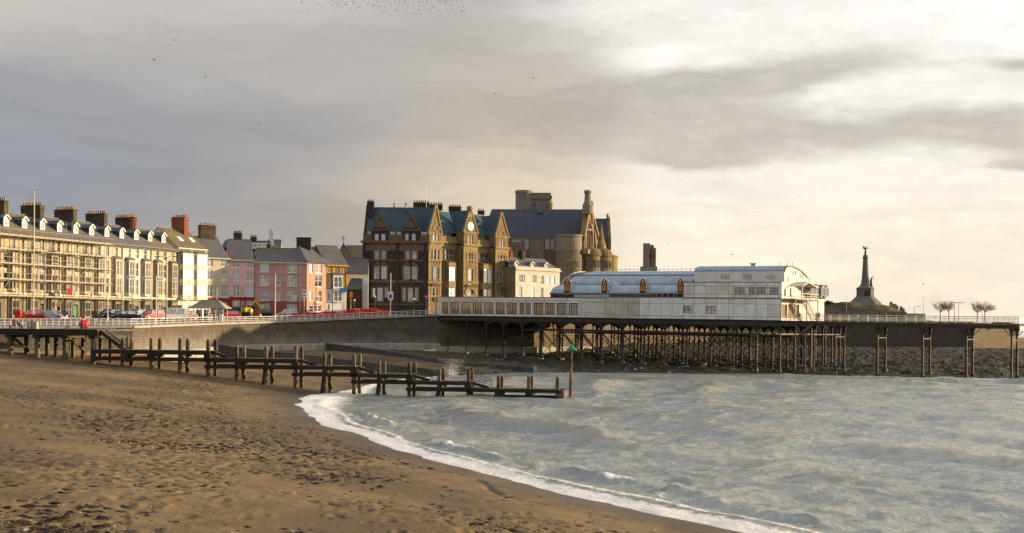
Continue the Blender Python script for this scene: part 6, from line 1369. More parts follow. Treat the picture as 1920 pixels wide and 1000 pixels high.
for i, (ua, ub, v0, v1, v2, v3) in enumerate(tiers):
    for y, mt in ((-.36, M['timberdk']), (W_ + .36, M['timberdk'])):
        for (a, b, nm) in ((v0, v1, 'deck_beam'), (v2, v3, 'lower_beam')):
            um = (ua + ub) / 2; MB().box(jx(ua, 690), jx(ub, 690), y - .14, y + .14, jz(um, b), jz(um, a)).build(nm, mt, jet)
    zt = jz((ua + ub) / 2, v0); x0, x1 = jx(ua, 690), jx(ub, 690); n = int((x1 - x0) / .32)
    dm = MB().box(0, .28, -.20, W_ + .2, -.004, .06).mesh('deck_plank', M['timber'])
    for j in range(n): put('deck_plank', dm, jet, (x0 + j * .32, 0, zt + random.uniform(0, .015)))
    if i:                                                         # a few steps between tiers with small rail posts
        zp = jz((tiers[i - 1][0] + tiers[i - 1][1]) / 2, tiers[i - 1][2]); xs0 = x0 + .8
        for s_ in range(4): MB().box(xs0 + s_ * .42, xs0 + s_ * .42 + .36, .5, W_ - .4, zp - (zp - zt) * (s_ + .7) / 4.2 - .06, zp - (zp - zt) * (s_ + .7) / 4.2).build('step', M['timber'], jet)
        q = MB(); q.beam((xs0, .45, zp - .2), (xs0 + 1.9, .45, zt + .1), .1, .3); q.build('string_board', M['timberdk'], jet)
        for s_ in (1.4, 2.2):
            MB().tube((xs0 + s_, .5, zt), (xs0 + s_, .5, zt + 1.15), .035, n=5).build('rail_post', M['iron'], jet)
        if i in (4, 5):
            for h in (.45, .8, 1.1): MB().tube((xs0 - .4, .5, zp + h * .9), (xs0 + 2.2, .5, zt + h), .03, n=5).build('hand_rail', M['iron'], jet)
x = jx(1049, 740); MB().box(x - .3, x + .55, -.45, W_ + .4, jz(1049, 746), jz(1049, 733)).build('end_block', M['timber'], jet)
# landward stage
stg = jf.thing('landing_stage', 'broad timber landing stage on thick posts in front of the promenade wall', 'landing stage')
zd = jz(90, 617); xL, xR = jx(-140, 620), jx(184, 622)
def back(x): w = jf.world(x, 0); 
BD = lambda u: 7.0 + max(0, u) / 180 * 8.5
q = MB(); q.prismz([(xL, -.2), (xR, -.2), (xR, 15.2), (jx(0, 620), 6.8), (xL, 3)], zd - .22, zd); q.build('deck', M['timber'], stg)
for ua, ub in ((-140, 48), (47, 185)): MB().box(jx(ua, 622), jx(ub, 622), -.5, -.2, zd - .78, zd - .02).build('fascia_beam', M['timberdk'], stg)
for (u, u2, ys) in ((-52, -40, (0, 3.4)), (19, 33, (0, 3.6)), (70, 82, (0, 4.4, 7.2)), (122, 135, (0, 4.4, 9)), (175, 187, (0, 4.4, 9))):
    for i, y in enumerate(ys):
        x = jx(u, 650) + .15 * i; zg = ground_at(jf, x, y); post(stg, x, y, zd - .7, .5 if y == 0 else .42, random.choice((M['timber'], M['timber2'])), zg - .8)
        if i == 0: MB().box(x - .45, x + .45, -.45, .4, zd - 1.15, zd - .785).build('post_cap', M['timberdk'], stg)
    MB().box(jx(u, 650) + .02, jx(u, 650) + .34, .3, ys[-1] + .3, zd - 1.1, zd - .79).build('cross_beam', M['weed'], stg)
    if u not in (70, 175): MB().beam((jx(u, 650) + .2, .2, zd - 1.0), (jx(u, 650) + .5, ys[1], zd - 2.9), .26, .28).build('diagonal_brace', M['weed'], stg)
for u in (-20, 47, 97, 150):
    x = jx(u, 650); post(stg, x, 5.5, zd - .25, .42, M['timber'], ground_at(jf, x, 5.5) - .8)
a, b = (jx(187, 622), -.1, zd - .2), (jx(236, 656), -.1, jz(236, 658))
for y in (-.1, 1.5): MB().beam((a[0], y, a[2]), (b[0], y, b[2]), .16, .4).build('stair_string', M['timberdk'], stg)
for i in range(13): t_ = (i + .5) / 13; MB().box(a[0] + (b[0] - a[0]) * t_ - .17, a[0] + (b[0] - a[0]) * t_ + .17, -.02, 1.42, a[2] + (b[2] - a[2]) * t_ + .02, a[2] + (b[2] - a[2]) * t_ + .09).build('tread', M['timber'], stg)
for y in (-.1, 1.5):
    for h in (.45, .8, 1.1): MB().tube((a[0], y, a[2] + h), (b[0], y, b[2] + h), .025, n=5).build('hand_rail', M['metal'], stg)
for h in (.4, .75, 1.1): MB().tube((xL, -.3, zd + h), (xR, -.3, zd + h), .022, n=5).build('guard_rail', M['metal'], stg)
for i in range(14): x = xL + (xR - xL) * i / 13; MB().tube((x, -.3, zd), (x, -.3, zd + 1.12), .035, n=5).build('rail_post', M['metal'], stg)
for u in (57, 66.5): x = jx(u, 610, 1); MB().box(x - .3, x + .3, .7, 1.3, zd, zd + .95).build('bollard_post', M['conc'], stg)
bw = thing('breastwork', 'row of short orange timber stubs at the foot of the wall behind the jetty', 'breastwork', (*gp(139, 170.5), 0)); o_ = gp(139, 170.5)
ms_ = [MB().box(-.17, .17, -.15, .15, 2.6, 4.05).mesh('stub_post', pm('rusty_orange_timber', (.42, .17, .05), .85, .3, 2)), MB().box(-.15, .15, -.1, .1, 2.6, 4.0).mesh('stub_gap', M['timberdk'])]
for i in range(34): t_ = i / 33; p = gp(139 + (275 - 139) * t_, 170.5 + 6.0 * t_, 665) - o_; put('stub_post', ms_[0], bw, (p.x, p.y, 0))
p = gp(275, 176.7, 665) - o_; MB().beam((0, .25, 3.6), (p.x, p.y + .25, 3.6), .15, .9).build('back_board', M['timberdk'], bw)
# bench under the two sitters
p = Vector((*gp(30, 165.8, 610), zd)); t = thing('bench', 'timber bench under the two people on the landing stage', 'bench', p, .05, 'benches behind the landing stage')
for z, y in ((.40, -.12), (.40, .06), (.40, .24)): MB().box(-.95, .95, y - .07, y + .07, z - .03, z + .03).build('slat', M['timber'], t)
for x in (-.75, .75): MB().box(x - .05, x + .05, -.15, .3, 0, .37).build('leg', M['iron'], t)
# sea mark
p = at(1071, 747, 150.5); t = thing('beacon_pole', 'tall timber beacon pole with a green cone topmark standing in the sea', 'beacon', (p.x, p.y, 0))
z0, z1 = at(1071, 656, 150.5).z, at(1071, 645.5, 150.5).z
MB().tube((-.12, 0, -2), (0, 0, z0), .26, .13, 8).build('pole', M['timber'], t); MB().lathe(0, 0, [(.62, z0 - .1), (.66, z0), (.05, z1 - .05), (.02, z1)], 12).build('topmark', M['teal'], t)
# ---------------------------------------------------------------- promenade railing
def edge_pt(u):
    for (a, b), (c, d) in zip(zip([e[0] for e in EDGE[:-1]], EW[:-1]), zip([e[0] for e in EDGE[1:]], EW[1:])):
        if a <= u <= c:
            r_ = ray(u, 600); k_ = d - b; A_ = b; den = k_.x - r_[0] * k_.y; t_ = (r_[0] * A_.y - A_.x) / den; return A_ + k_ * t_
    return EW[-1]
P0 = edge_pt(-60); t = thing('promenade_railing', 'long white post and rail railing along the curved promenade edge', 'railing', (P0.x, P0.y, 0))
us = [-60 + 11.3 * i for i in range(79)]; us = [u for u in us if u < 821] + [821]; prev = None
pmesh = MB().box(-.05, .05, -.05, .05, -.1, 1.1).mesh('post', M['white'])
for u in us:
    p = edge_pt(u) + Vector((-.1, .35)); z = gz(p.y); l = Vector((p.x - P0.x, p.y - P0.y, z)); put('post', pmesh, t, l)
    if prev is not None:
        q = MB()
        for h, w in ((1.06, .075), (.72, .05), (.38, .05)): q.beam(prev + Vector((0, 0, h)), l + Vector((0, 0, h)), w, w)
        o = q.build('rails', M['white'], t)
    prev = l
# ---------------------------------------------------------------- scaffold
sx0, sx1, sx2 = TF.uv(-60, 560)[0], TF.uv(190, 560)[0], TF.uv(228, 560)[0]
sc = TF.thing('scaffold', 'tall tube scaffold with board platforms across the left terraced houses', 'scaffolding'); LV = [4.2, 6.9, 9.5, 11.8, 14.1]
n = int((sx1 - sx0) / 2.1); xs_ = [sx0 + (sx1 - sx0) * i / n for i in range(n + 1)]
for i, x in enumerate(xs_):
    for y in (-1.05, -2.3): MB().tube((x, y, -.2), (x, y, 15.3 + (2.2 if i % 7 == 3 else random.uniform(-.3, .6))), .05, n=5).build('standard', M['scaff'], sc)
    for z in LV: MB().tube((x, -.85, z - .1), (x, -2.5, z - .1), .045, n=5).build('transom', M['scaff'], sc)
for z in LV:
    for dz in (-.05, 1.05): MB().tube((sx0, -2.35, z + dz), (sx1 + (.5 if z > 5 else 9), -2.35, z + dz), .045, n=5).build('ledger', M['scaff'], sc)
    MB().tube((sx0, -1.0, z - .05), (sx1, -1.0, z - .05), .045, n=5).build('ledger', M['scaff'], sc)
    x = sx0; xe = sx1 if z > 5 else sx2
    while x < xe - .5:
        l = min(3.9, xe - x); 
        for k_ in range(4): MB().box(x + random.uniform(-.1, .1), x + l, -1.12 - k_ * .29 - .25, -1.12 - k_ * .29, z, z + .055).build('board', M['plank'], sc)
        MB().box(x, x + l - .05, -2.32, -2.28, z + .06, z + .18).build('toe_board', M['plank'], sc); x += l
for i in range(0, n - 1, 2):
    for a, b in zip([0] + LV[:-1], LV):
        if random.random() < .45: MB().tube((xs_[i], -2.4, a), (xs_[i + 1 + (random.random() < .4)], -2.4, b), .04, n=5).build('brace', M['scaff'], sc)
for x in (sx1 + 3, sx1 + 6, sx2): MB().tube((x, -2.3, -.2), (x, -2.3, 6), .05, n=5).build('standard', M['scaff'], sc)
a, b, c_, d = TF.rect(125.5, 136.5, 541.5, 553.5, -2.5); p = TF.world(a, -2.48, c_); t = thing('red_sheet', 'dark red square sheet tied to the scaffold', 'sheet', p, TF.ang)
q = MB()
for i in range(5):
    for j in range(4): x, z = (b - a) * i / 5, (d - c_) * j / 4; f_ = lambda i_, j_: ((b - a) * i_ / 5, -.05 * math.sin(i_ * 1.9 + j_), (d - c_) * j_ / 4); q.poly([f_(i, j), f_(i + 1, j), f_(i + 1, j + 1), f_(i, j + 1)])
q.build('cloth', pm('crimson_cloth', (.30, .01, .04), .8, .15, 2), t)
# ---------------------------------------------------------------- street furniture
def rise(y): return .75 * (1 - float(sst(245, 276, np.array([y]))[0]))
def road(u, d, v=600): p = gp(u, d, v); return Vector((p.x, p.y, gz(p.y) + rise(p.y) - .1))
def prom(u, d, v=604): p = gp(u, d, v); return Vector((p.x, p.y, gz(p.y) + .05))
def pole(u, d, v, r, label, cat='pole', col='white', arms=None, name='pole', r1=None, base=None):
    p = prom(u, d) if base is None else base; h = at(u, v, d).z - p.z; t = thing(name, label, cat, p)
    q = MB(); q.tube((0, 0, 0), (0, 0, h), r, r1 or r * .65, 8); q.tube((0, 0, 0), (0, 0, min(1.2, h * .3)), r * 1.5, r * 1.5, 8); q.build('post', M[col], t)
    if arms:
        for s in arms:
            q = MB(); pts = [Vector((0, 0, h - .1)), Vector((s * .5, 0, h + .15)), Vector((s * 1.1, 0, h + .18))]
            for a_, b_ in zip(pts[:-1], pts[1:]): q.tube(a_, b_, r * .5, r * .4, 6)
            q.build('arm', M[col], t); MB().box(s * 1.1 - .1 if s > 0 else s * 1.1 - .75, s * 1.1 + .75 if s > 0 else s * 1.1 + .1, -.14, .14, h + .1, h + .24).build('lamp_head', M['lead'], t)
    return t, h
t, h = pole(62.5, 186, 357, .11, 'very tall white mast with small cross aerials standing behind the landing stage', 'mast', 'offwhite', name='mast')
for s, z in ((.8, h), (.5, h - .5)): MB().beam((-s, 0, z), (s, 0, z + .05), .06, .05).build('aerial', M['metal'], t)
pole(82.5, 192, 474, .10, 'dark double armed street lamp in front of the scaffold', 'street lamp', 'lead', (-1, 1), 'street_lamp')
pole(311, 203, 483, .10, 'dark double armed street lamp beside the silver van', 'street lamp', 'lead', (-1, 1), 'street_lamp')
pole(202, 186.5, 548, .07, 'white flagpole in front of the black car', 'flagpole', name='flagpole'); pole(292.5, 193, 517, .08, 'white flagpole in front of the red hatchback', 'flagpole', name='flagpole')
pole(406.5, 224, 540, .05, 'thin white flagpole in front of the shelter', 'flagpole', name='flagpole'); pole(515.7, 250, 513.5, .10, 'thick white flagpole in front of the pink corner house', 'flagpole', name='flagpole')
pole(623.5, 264, 514, .08, 'slim brown flagpole in front of the yellow house', 'flagpole', 'timber', name='flagpole')
t, h = pole(732, 274, 512, .10, 'white flagpole with a blue and white notice, in front of the dark hotel', 'flagpole', name='flagpole')
MB().box(-.55, .55, -.18, -.12, h * .38, h * .57).build('notice_board', M['white'], t); MB().box(-.3, .3, -.2, -.184, h * .41, h * .50).build('blue_panel', M['blue'], t)
pole(562, 262, 491, .09, 'dark blue street lamp at the corner of the pink house', 'street lamp', 'lead', (1,), 'street_lamp'); pole(817.5, 279.5, 493, .10, 'dark street lamp at the root of the pier', 'street lamp', 'lead', (-1, 1), 'street_lamp')
pole(841, 283.5, 518, .06, 'slim dark post rising behind the pier annex', 'pole', 'lead', name='pole')
t, h = pole(657.5, 276, 551, .05, 'grey post with a red no entry sign', 'road sign', 'metal', name='no_entry_sign')
o = MB().lathe(0, 0, [(.42, 0), (.42, .05)], 18).build('sign_disc', M['red'], t, (0, -.06, h - .5)); o.rotation_euler = (R(90), 0, 0); MB().box(-.27, .27, -.14, -.115, h - .56, h - .44).build('white_bar', M['white'], t)
t, h = pole(799, 281, 552, .05, 'grey post with a red no entry sign by the pier root', 'road sign', 'metal', name='no_entry_sign')
o = MB().lathe(0, 0, [(.42, 0), (.42, .05)], 18).build('sign_disc', M['red'], t, (0, -.06, h - .5)); o.rotation_euler = (R(90), 0, 0); MB().box(-.27, .27, -.14, -.115, h - .56, h - .44).build('white_bar', M['white'], t); MB().box(-.4, .4, -.1, -.06, h - 1.8, h - 1.05).build('lower_plate', M['blue'], t)
for u, v, l in ((664, 565, 'short wooden lamp bollard nearest the no entry sign'), (702.5, 558, 'taller wooden lamp bollard in front of the hotel'), (776, 563, 'pale twin headed bollard near the pier root')):
    t, h = pole(u, 277, v, .12, l, 'bollard', 'timber', name='lamp_bollard', r1=.11); MB().lathe(0, 0, [(.2, h), (.26, h + .15), (.18, h + .4), (.05, h + .45)], 8).build('lamp_head', M['offwhite'], t)
# letting board and corner signs on the pink house
p = at(570.5, 557, 262); t = thing('letting_board', 'white notice board on a post in front of the pink corner house', 'notice board', (p.x, p.y, gz(p.y))); h = p.z - gz(p.y)
MB().tube((0, 0, 0), (0, 0, h + .2), .05, n=6).build('post', M['white'], t); MB().box(-.45, .45, -.06, -.02, h - .1, h + 1.5).build('board', M['white'], t); MB().box(-.35, .35, -.08, -.064, h + .95, h + 1.2).build('blue_print', M['blue'], t); MB().box(-.35, .35, -.08, -.064, h + .25, h + .4).build('blue_print', M['blue'], t)
# no-smoke: signal, round sign, banner barrier, buoy housings
t, h = pole(110, 190, 571, .06, 'slim black traffic light showing red', 'traffic light', 'black', name='traffic_light', base=road(110, 190))
MB().box(-.16, .16, -.16, .1, h - .9, h).build('signal_head', M['black'], t); MB().lathe(0, 0, [(.1, 0), (.1, .05)], 10).build('red_lamp', pm('lit_red_lamp', (.8, .03, .02), .4, .05, 2, emit=(1, .04, .02, 2.5)), t, (0, -.17, h - .2)).rotation_euler = (R(90), 0, 0)
p = road(121, 188.5); t = thing('keep_sign', 'blue round road works sign on a red and white stand', 'road sign', p); MB().lathe(0, 0, [(.42, 0), (.42, .04)], 20).build('blue_disc', M['blue'], t, (0, -.1, 1.05)).rotation_euler = (R(90), 0, 0)
MB().prism([(.05, 1.25), (.12, 1.35), (-.1, .98), (-.2, 1.0), (-.18, .85), (-.05, .92)], -.17, -.145).build('arrow', M['white'], t); q = MB(); q.beam((-.3, .1, 0), (-.05, 0, 1.1), .05, .05); q.beam((.3, .1, 0), (.05, 0, 1.1), .05, .05); q.build('stand', M['metal'], t)
for k_ in range(3): MB().box(.5 + k_ * .33, .5 + k_ * .33 + .30, .05, .1, .45, .8).build('board_stripe', (M['red'], M['white'], M['red'])[k_], t)
p = road(66, 184.5); p.z -= .3; t = thing('banner_barrier', 'red banner with white lettering stretched on a barrier behind the mast', 'banner', p); MB().box(-1.35, 1.35, -.03, .03, .1, 1.15).build('banner', M['red'], t)
for x in (-1.3, 0, 1.3): MB().tube((x, .06, -.2), (x, .06, 1.25), .04, n=6).build('post', M['metal'], t)
text('signways', .36, M['white'], t, (.2, -.04, .55))
p = road(33.5, 183); t = thing('lifebuoy_cabinet', 'red lifebuoy cabinet by the seated couple', 'cabinet', p); MB().box(-.4, .4, -.25, .25, .35, 1.3).build('cabinet', M['red'], t); MB().tube((0, .1, -.6), (0, .1, .36), .07, n=6).build('post', M['white'], t); MB().prismx([(-.3, 1.3), (.3, 1.3), (0, 1.5)], -.43, .43).build('lid', M['red'], t)
p = Vector((*gp(157.5, 166, 608), zd)); t = thing('buoy', 'big round red buoy resting on the timber landing stage', 'buoy', p); pr = [(.02, 0)] + [(.66 * math.sin(a), .62 - .62 * math.cos(a)) for a in np.linspace(.4, 2.75, 9)] + [(.02, 1.24)]
MB().lathe(0, 0, pr, 18).build('float', M['red'], t, smooth=True); MB().lathe(0, 0, [(.12, 1.2), (.12, 1.3), (.03, 1.32)], 8).build('cap', M['white'], t)
p = prom(177, 177); t = thing('seat_block', 'pale stone block at the head of the beach steps', 'block', p); MB().box(-.35, .35, -.2, .2, 0, .9).box(-.42, .42, -.26, .26, .901, 1.0).build('block', M['conc'], t)
for i, u in enumerate((96, 100, 104, 112)): pass
for u, d, l in ((9, 174, 'bench nearest the left edge of the promenade'), (47, 176, 'bench beside the tall mast on the promenade'), (88, 176.5, 'bench in the middle of the promenade above the stage'), (118, 177, 'bench nearest the red buoy')):
    p = prom(u, d); t = thing('bench', l, 'bench', p, .3, 'benches behind the landing stage')
    for z, y in ((.45, 0), (.45, .16), (.7, .3), (.88, .33)): MB().box(-.9, .9, y - .06, y + .06, z - .03, z + .03).build('slat', M['timber'], t)
    for x in (-.7, .7): MB().box(x - .05, x + .05, -.08, .34, 0, .42).build('leg', M['iron'], t)
p = prom(89, 180); cone = thing('traffic_cone', 'orange traffic cone beside the banner barrier', 'traffic cone', p, 0, 'traffic cones'); MB().box(-.2, .2, -.2, .2, 0, .04).build('foot', M['black'], cone); MB().lathe(0, 0, [(.15, .04), (.1, .3)], 10).build('cone', M['orange'], cone); MB().lathe(0, 0, [(.1, .302), (.075, .45)], 10).build('white_band', M['white'], cone); MB().lathe(0, 0, [(.075, .452), (.03, .72)], 10).build('cone_tip', M['orange'], cone)
dup(cone, road(114, 187), 0, 'orange traffic cone below the traffic light'); dup(cone, road(150, 190), 0, 'orange traffic cone by the round blue sign, towards the walkers')
# shelter
p = prom(394, 222); p.z = at(394, 603, 222).z; sh = thing('seafront_shelter', 'small seafront shelter with a swept striped roof and white piers', 'shelter', p, R(-4)); e0 = at(394, 577.5, 222).z - p.z; e1 = at(394, 562.5, 222).z - p.z
for x in (-2.6, -1.3, 0, 1.3, 2.6):
    for y in (-1.2, 1.2): MB().box(x - .07, x + .07, y - .07, y + .07, 0, e0).build('post', M['offwhite'], sh)
for x in (.5, 2.35): MB().box(x - .28, x + .28, -1.62, -1.3, 0, 1.25).build('pier', M['white'], sh)
for x0, x1 in ((-2.5, -1.4), (-1.2, -.1), (.1, 1.2), (1.4, 2.5)): MB().box(x0, x1, .0, .05, .9, e0 - .3).build('glass_screen', G[1], sh); MB().box(x0, x1, -.05, .1, .1, .85).build('panel', M['offwhite'], sh)
MB().box(-2.6, 2.6, -.6, -.1, .4, .48).build('seat', M['timber'], sh)
q = MB(); rows_ = [(1.0, 1.0, e0), (.80, .62, e0 + .32 * (e1 - e0)), (.62, .32, e0 + .66 * (e1 - e0)), (.44, .03, e1)]; X_, Y_ = 3.25, 2.0
for (a0, b0, z0), (a1, b1, z1) in zip(rows_[:-1], rows_[1:]):
    c0 = [(-X_ * a0, -Y_ * b0, z0), (X_ * a0, -Y_ * b0, z0), (X_ * a0, Y_ * b0, z0), (-X_ * a0, Y_ * b0, z0)]; c1 = [(-X_ * a1, -Y_ * b1, z1), (X_ * a1, -Y_ * b1, z1), (X_ * a1, Y_ * b1, z1), (-X_ * a1, Y_ * b1, z1)]
    for i in range(4): q.poly([c0[i], c0[(i + 1) % 4], c1[(i + 1) % 4], c1[i]], 1 if i == 3 else 0)
q.box(-X_, X_, -Y_, Y_, e0 - .12, e0 - .004); q.build('roof', [pm('buff_lead_roof', (.36, .31, .21), .7, .15, 2), pm('blue_grey_gablet', (.22, .27, .34), .6, .1, 2)], sh)
for i in range(13):
    x = -X_ * .97 + 2 * X_ * .97 * i / 12; q = MB(); 
    for (a0, b0, z0), (a1, b1, z1) in zip(rows_[:-1], rows_[1:]): q.beam((x * a0, -Y_ * b0, z0 + .02), (x * a1, -Y_ * b1, z1 + .02), .06, .07)
    q.build('roof_roll', M['lead'], sh)
# ---------------------------------------------------------------- vehicles
PT = {k: pm('car_' + k, c, .42, .05, 1, spec=.22) for k, c in dict(black=(.012, .013, .015), navy=(.03, .045, .07), silver=(.42, .43, .44), red=(.50, .015, .02), maroon=(.20, .012, .02), white=(.70, .70, .68), grey=(.16, .17, .18), tomato=(.55, .06, .03)).items()}
LAMP = pm('headlamp_glass', (.75, .76, .74), .15, .03, 2); TAIL = pm('tail_lamp', (.45, .01, .01), .25, .05, 2)
def car(label, u, d, rot, col, kind='hatch', sc_=1.0, base=None, cat='car', extra=None):
    L, Wd, Hh, xf, xb, tf, tb = dict(hatch=(4.0, 1.74, 1.48, 1.0, -1.85, .25, -1.55), estate=(4.5, 1.8, 1.50, 1.1, -2.15, .35, -1.9), suv=(4.5, 1.86, 1.74, 1.15, -2.1, .4, -1.85), van=(4.9, 1.92, 1.95, 1.75, -2.4, 1.05, -2.35))[kind]
    p = road(u, d) if base is None else base; t = thing('parked_car' if cat == 'car' else cat.replace(' ', '_'), label, cat, p, rot, 'vehicles parked along the seafront'); m = PT[col]; h = L / 2; bz_ = .95 if kind != 'suv' else 1.08; hw = Wd / 2
    q = MB(); prof = [(-h, .3), (h - .05, .28), (h, .55), (h - .12, .74), (xf + .1, bz_ - .02), (xb - .05, bz_), (-h, bz_ - .12)]
    n_ = len(prof)
    for k_, (y, ins) in enumerate(((-hw, .06), (-hw + .1, 0), (hw - .1, 0), (hw, .06))):
        for x, z in prof: q.v.append((x * (1 - ins * .3), y, z if z < .5 else z - ins * .6))
    for k_ in range(3):
        for j in range(n_): a_ = k_ * n_ + j; b_ = k_ * n_ + (j + 1) % n_; q.f.append((a_, b_, b_ + n_, a_ + n_)); q.m.append(0)
    q.f.append(tuple(range(n_))); q.f.append(tuple(range(4 * n_ - 1, 3 * n_ - 1, -1))); q.m += [0, 0]
    q.build('body', m, t)
    def fr(z0, z1, y0, y1, x0, x1, x2, x3, k):
        q = MB(); c0 = [(x0, -y0, z0), (x1, -y0, z0), (x1, y0, z0), (x0, y0, z0)]; c1 = [(x2, -y1, z1), (x3, -y1, z1), (x3, y1, z1), (x2, y1, z1)]
        for i in range(4): q.poly([c0[i], c0[(i + 1) % 4], c1[(i + 1) % 4], c1[i]])
        q.poly(c1); q.poly(c0[::-1]); return q
    g0, g1 = hw - .08, hw - .24
    fr(bz_ - .05, Hh - .07, g0, g1, xb + .04, xf - .04, tb + .04, tf - .04, 0).build('windows', G[1] if col != 'black' else G[0], t)
    fr(Hh - .08, Hh, g1 + .03, g1 - .06, tb - .02, tf + .06, tb + .15, tf - .2, 0).build('roof', m, t)
    q = MB()
    for s in (-1, 1):
        for (xa, xt) in ((xf, tf + .03), (xb, tb), ((xf + xb) / 2 + .15, (tf + tb) / 2 + .15)): q.beam((xa, s * g0, bz_ - .04), (xt, s * (g1 + .02), Hh - .05), .09, .07)
    if kind == 'van':
        for s in (-1, 1): q.prism([(-2.4, bz_), (-1.7, bz_), (-1.75, Hh - .05), (-2.35, Hh - .05)], s * (g0 - .06) - .04, s * (g0 - .06) + .04)
    q.build('pillars', m, t)
    wx = (h - .82, -h + .78); r = .32 if kind != 'suv' else .37
    for x in wx:
        for s in (-1, 1):
            o = MB().tube((0, -.1, 0), (0, .1, 0), r, r, 14).build('wheel', M['rubber'], t, (x, s * (hw - .08), r)); MB().tube((0, s * .09, 0), (0, s * .115, 0), r * .62, r * .55, 10).build('rim', M['metal'], o)
    for s in (-1, 1):
        MB().box(h - .16, h + .004, s * (hw - .35) - .16, s * (hw - .35) + .16, .56, .72).build('headlight', LAMP, t); MB().box(-h - .012, -h + .1, s * (hw - .22) - .1, s * (hw - .22) + .1, .62, .86).build('tail_light', TAIL, t)
    MB().box(h - .02, h + .012, -.26, .26, .36, .47).build('number_plate', M['white'], t); MB().box(h - .03, h + .006, -.5, .5, .44 + .06, .6).build('grille', M['black'], t)
    for s in (-1, 1): MB().box(xf - .35, xf - .2, s * (hw + .04) - .09, s * (hw + .04) + .09, bz_, bz_ + .14).build('wing_mirror', m, t)
    if extra: extra(t, L, hw, Hh, bz_)
    return t
DN, UP = R(-62), R(118)
car('tomato red hatchback half hidden behind the mast', 54, 190, R(200), 'tomato'); car('silver hatchback facing right beside the traffic light', 100, 191, R(-12), 'silver')
car('black car with lit headlamps facing the camera behind the flagpole', 206, 205, R(-115), 'black', 'suv'); car('dark blue and silver saloon beside the black car', 229, 203, R(-128), 'navy', 'estate'); car('grey people carrier behind the blue bin', 258, 208, R(-120), 'grey', 'suv')
car('bright red hatchback facing the camera behind a flagpole', 285, 203, R(-122), 'red', 'suv'); car('silver van with dark side windows beside the street lamp', 322, 206, R(-138), 'silver', 'van', cat='van'); car('maroon car half hidden by the shelter', 349, 214, R(-122), 'maroon')
car('red car seen just past the right side of the shelter', 430, 240, R(-150), 'red')
def patrol(t, L, hw, Hh, bz_):
    for s in (-1, 1): MB().box(-L / 2 + .3, L / 2 - .9, s * (hw + .002) - .006, s * (hw + .002) + .006, .62, .8).build('orange_stripe', M['orange'], t)
    MB().box(-.2, .2, -.5, .5, Hh, Hh + .1).build('light_bar', M['orange'], t)
car('white estate with an orange stripe behind the red barriers', 537.5, 266, R(-165), 'white', 'suv', extra=patrol)
p = prom(262, 195); p.z += .25; t = thing('litter_bin', 'blue wheeled bin standing in front of the grey car', 'bin', p); q = MB(); q.prismz([(-.32, -.32), (.32, -.32), (.32, .32), (-.32, .32)], .1, 1.15); q.build('body', M['blue'], t); MB().box(-.36, .36, -.4, .36, 1.154, 1.25).build('lid', pm('dark_blue_lid', (.02, .05, .14), .5, .1, 2), t)
for s in (-.25, .25): MB().tube((s - .05, .3, .12), (s + .05, .3, .12), .12, n=10).build('wheel', M['rubber'], t)
p = prom(344.5, 214); t = thing('cast_iron_bollard', 'black cast iron bollard at the promenade edge left of the shelter', 'bollard', p); MB().lathe(0, 0, [(.2, 0), (.15, .2), (.11, .25), (.10, 1.9), (.16, 1.95), (.1, 2.1), (.02, 2.2)], 10).build('shaft', M['black'], t)
# road works by the pink houses
p = prom(439, 244); p.z = at(439, 596, 244).z; t = thing('site_container', 'dark green sheeted site container on the promenade', 'container', p, R(6)); MB().box(-1.35, 1.35, -.8, .8, .05, 2.05).build('shell', M['green'], t)
for i in range(9): x = -1.3 + i * .31; MB().box(x, x + .14, -.84, -.804, .1, 2.0).build('rib', M['green'], t)
p = prom(456, 246); p.z = at(456, 594, 246).z; t = thing('dumper', 'small yellow dumper with a tipped skip beside the green container', 'dumper', p, R(-20))
q = MB(); q.prism([(-.9, 1.75), (.9, 1.75), (.45, .95), (-.2, .8)], -.6, .6); q.build('skip', M['yellow'], t); MB().box(-.5, 1.8, -.4, .4, .5, .85).build('chassis', M['green'], t); MB().box(1.3, 1.9, -.42, .42, .85, 1.4).build('engine_cover', M['yellow'], t)
for x in (-.3, 1.4):
    for s in (-1, 1): MB().tube((x, s * .4, .4), (x, s * .65, .4), .4, n=12).build('wheel', M['rubber'], t)
p = prom(497, 252); p.z = at(497, 593, 252).z; t = thing('excavator', 'dark excavator with a raised yellow arm by the pink corner house', 'excavator', p, R(15))
for s in (-1, 1): q = MB(); q.prism([(-1.3, .3), (-1.05, .04), (1.05, .04), (1.3, .3), (1.05, .62), (-1.05, .62)], s * .75 - .22, s * .75 + .22); q.build('track', M['rubber'], t)
MB().box(-1.2, 1.1, -.85, .85, .66, 1.3).build('body', M['lead'], t); q = MB(); q.prism([(-.2, 1.304), (.95, 1.304), (.8, 2.5), (-.1, 2.5)], -.75, .1); q.build('cab', G[0], t); MB().box(-.2, .9, -.8, .15, 2.504, 2.6).build('cab_roof', M['lead'], t)
q = MB(); q.beam((-.6, .45, 1.2), (-1.9, .45, 3.2), .28, .4); q.beam((-1.85, .45, 3.2), (-2.6, .45, 2.0), .22, .3); q.build('arm', M['yellow'], t); MB().prism([(-2.75, 2.05), (-2.3, 2.0), (-2.15, 1.3), (-2.8, 1.4)], .15, .75).build('bucket', M['iron'], t)
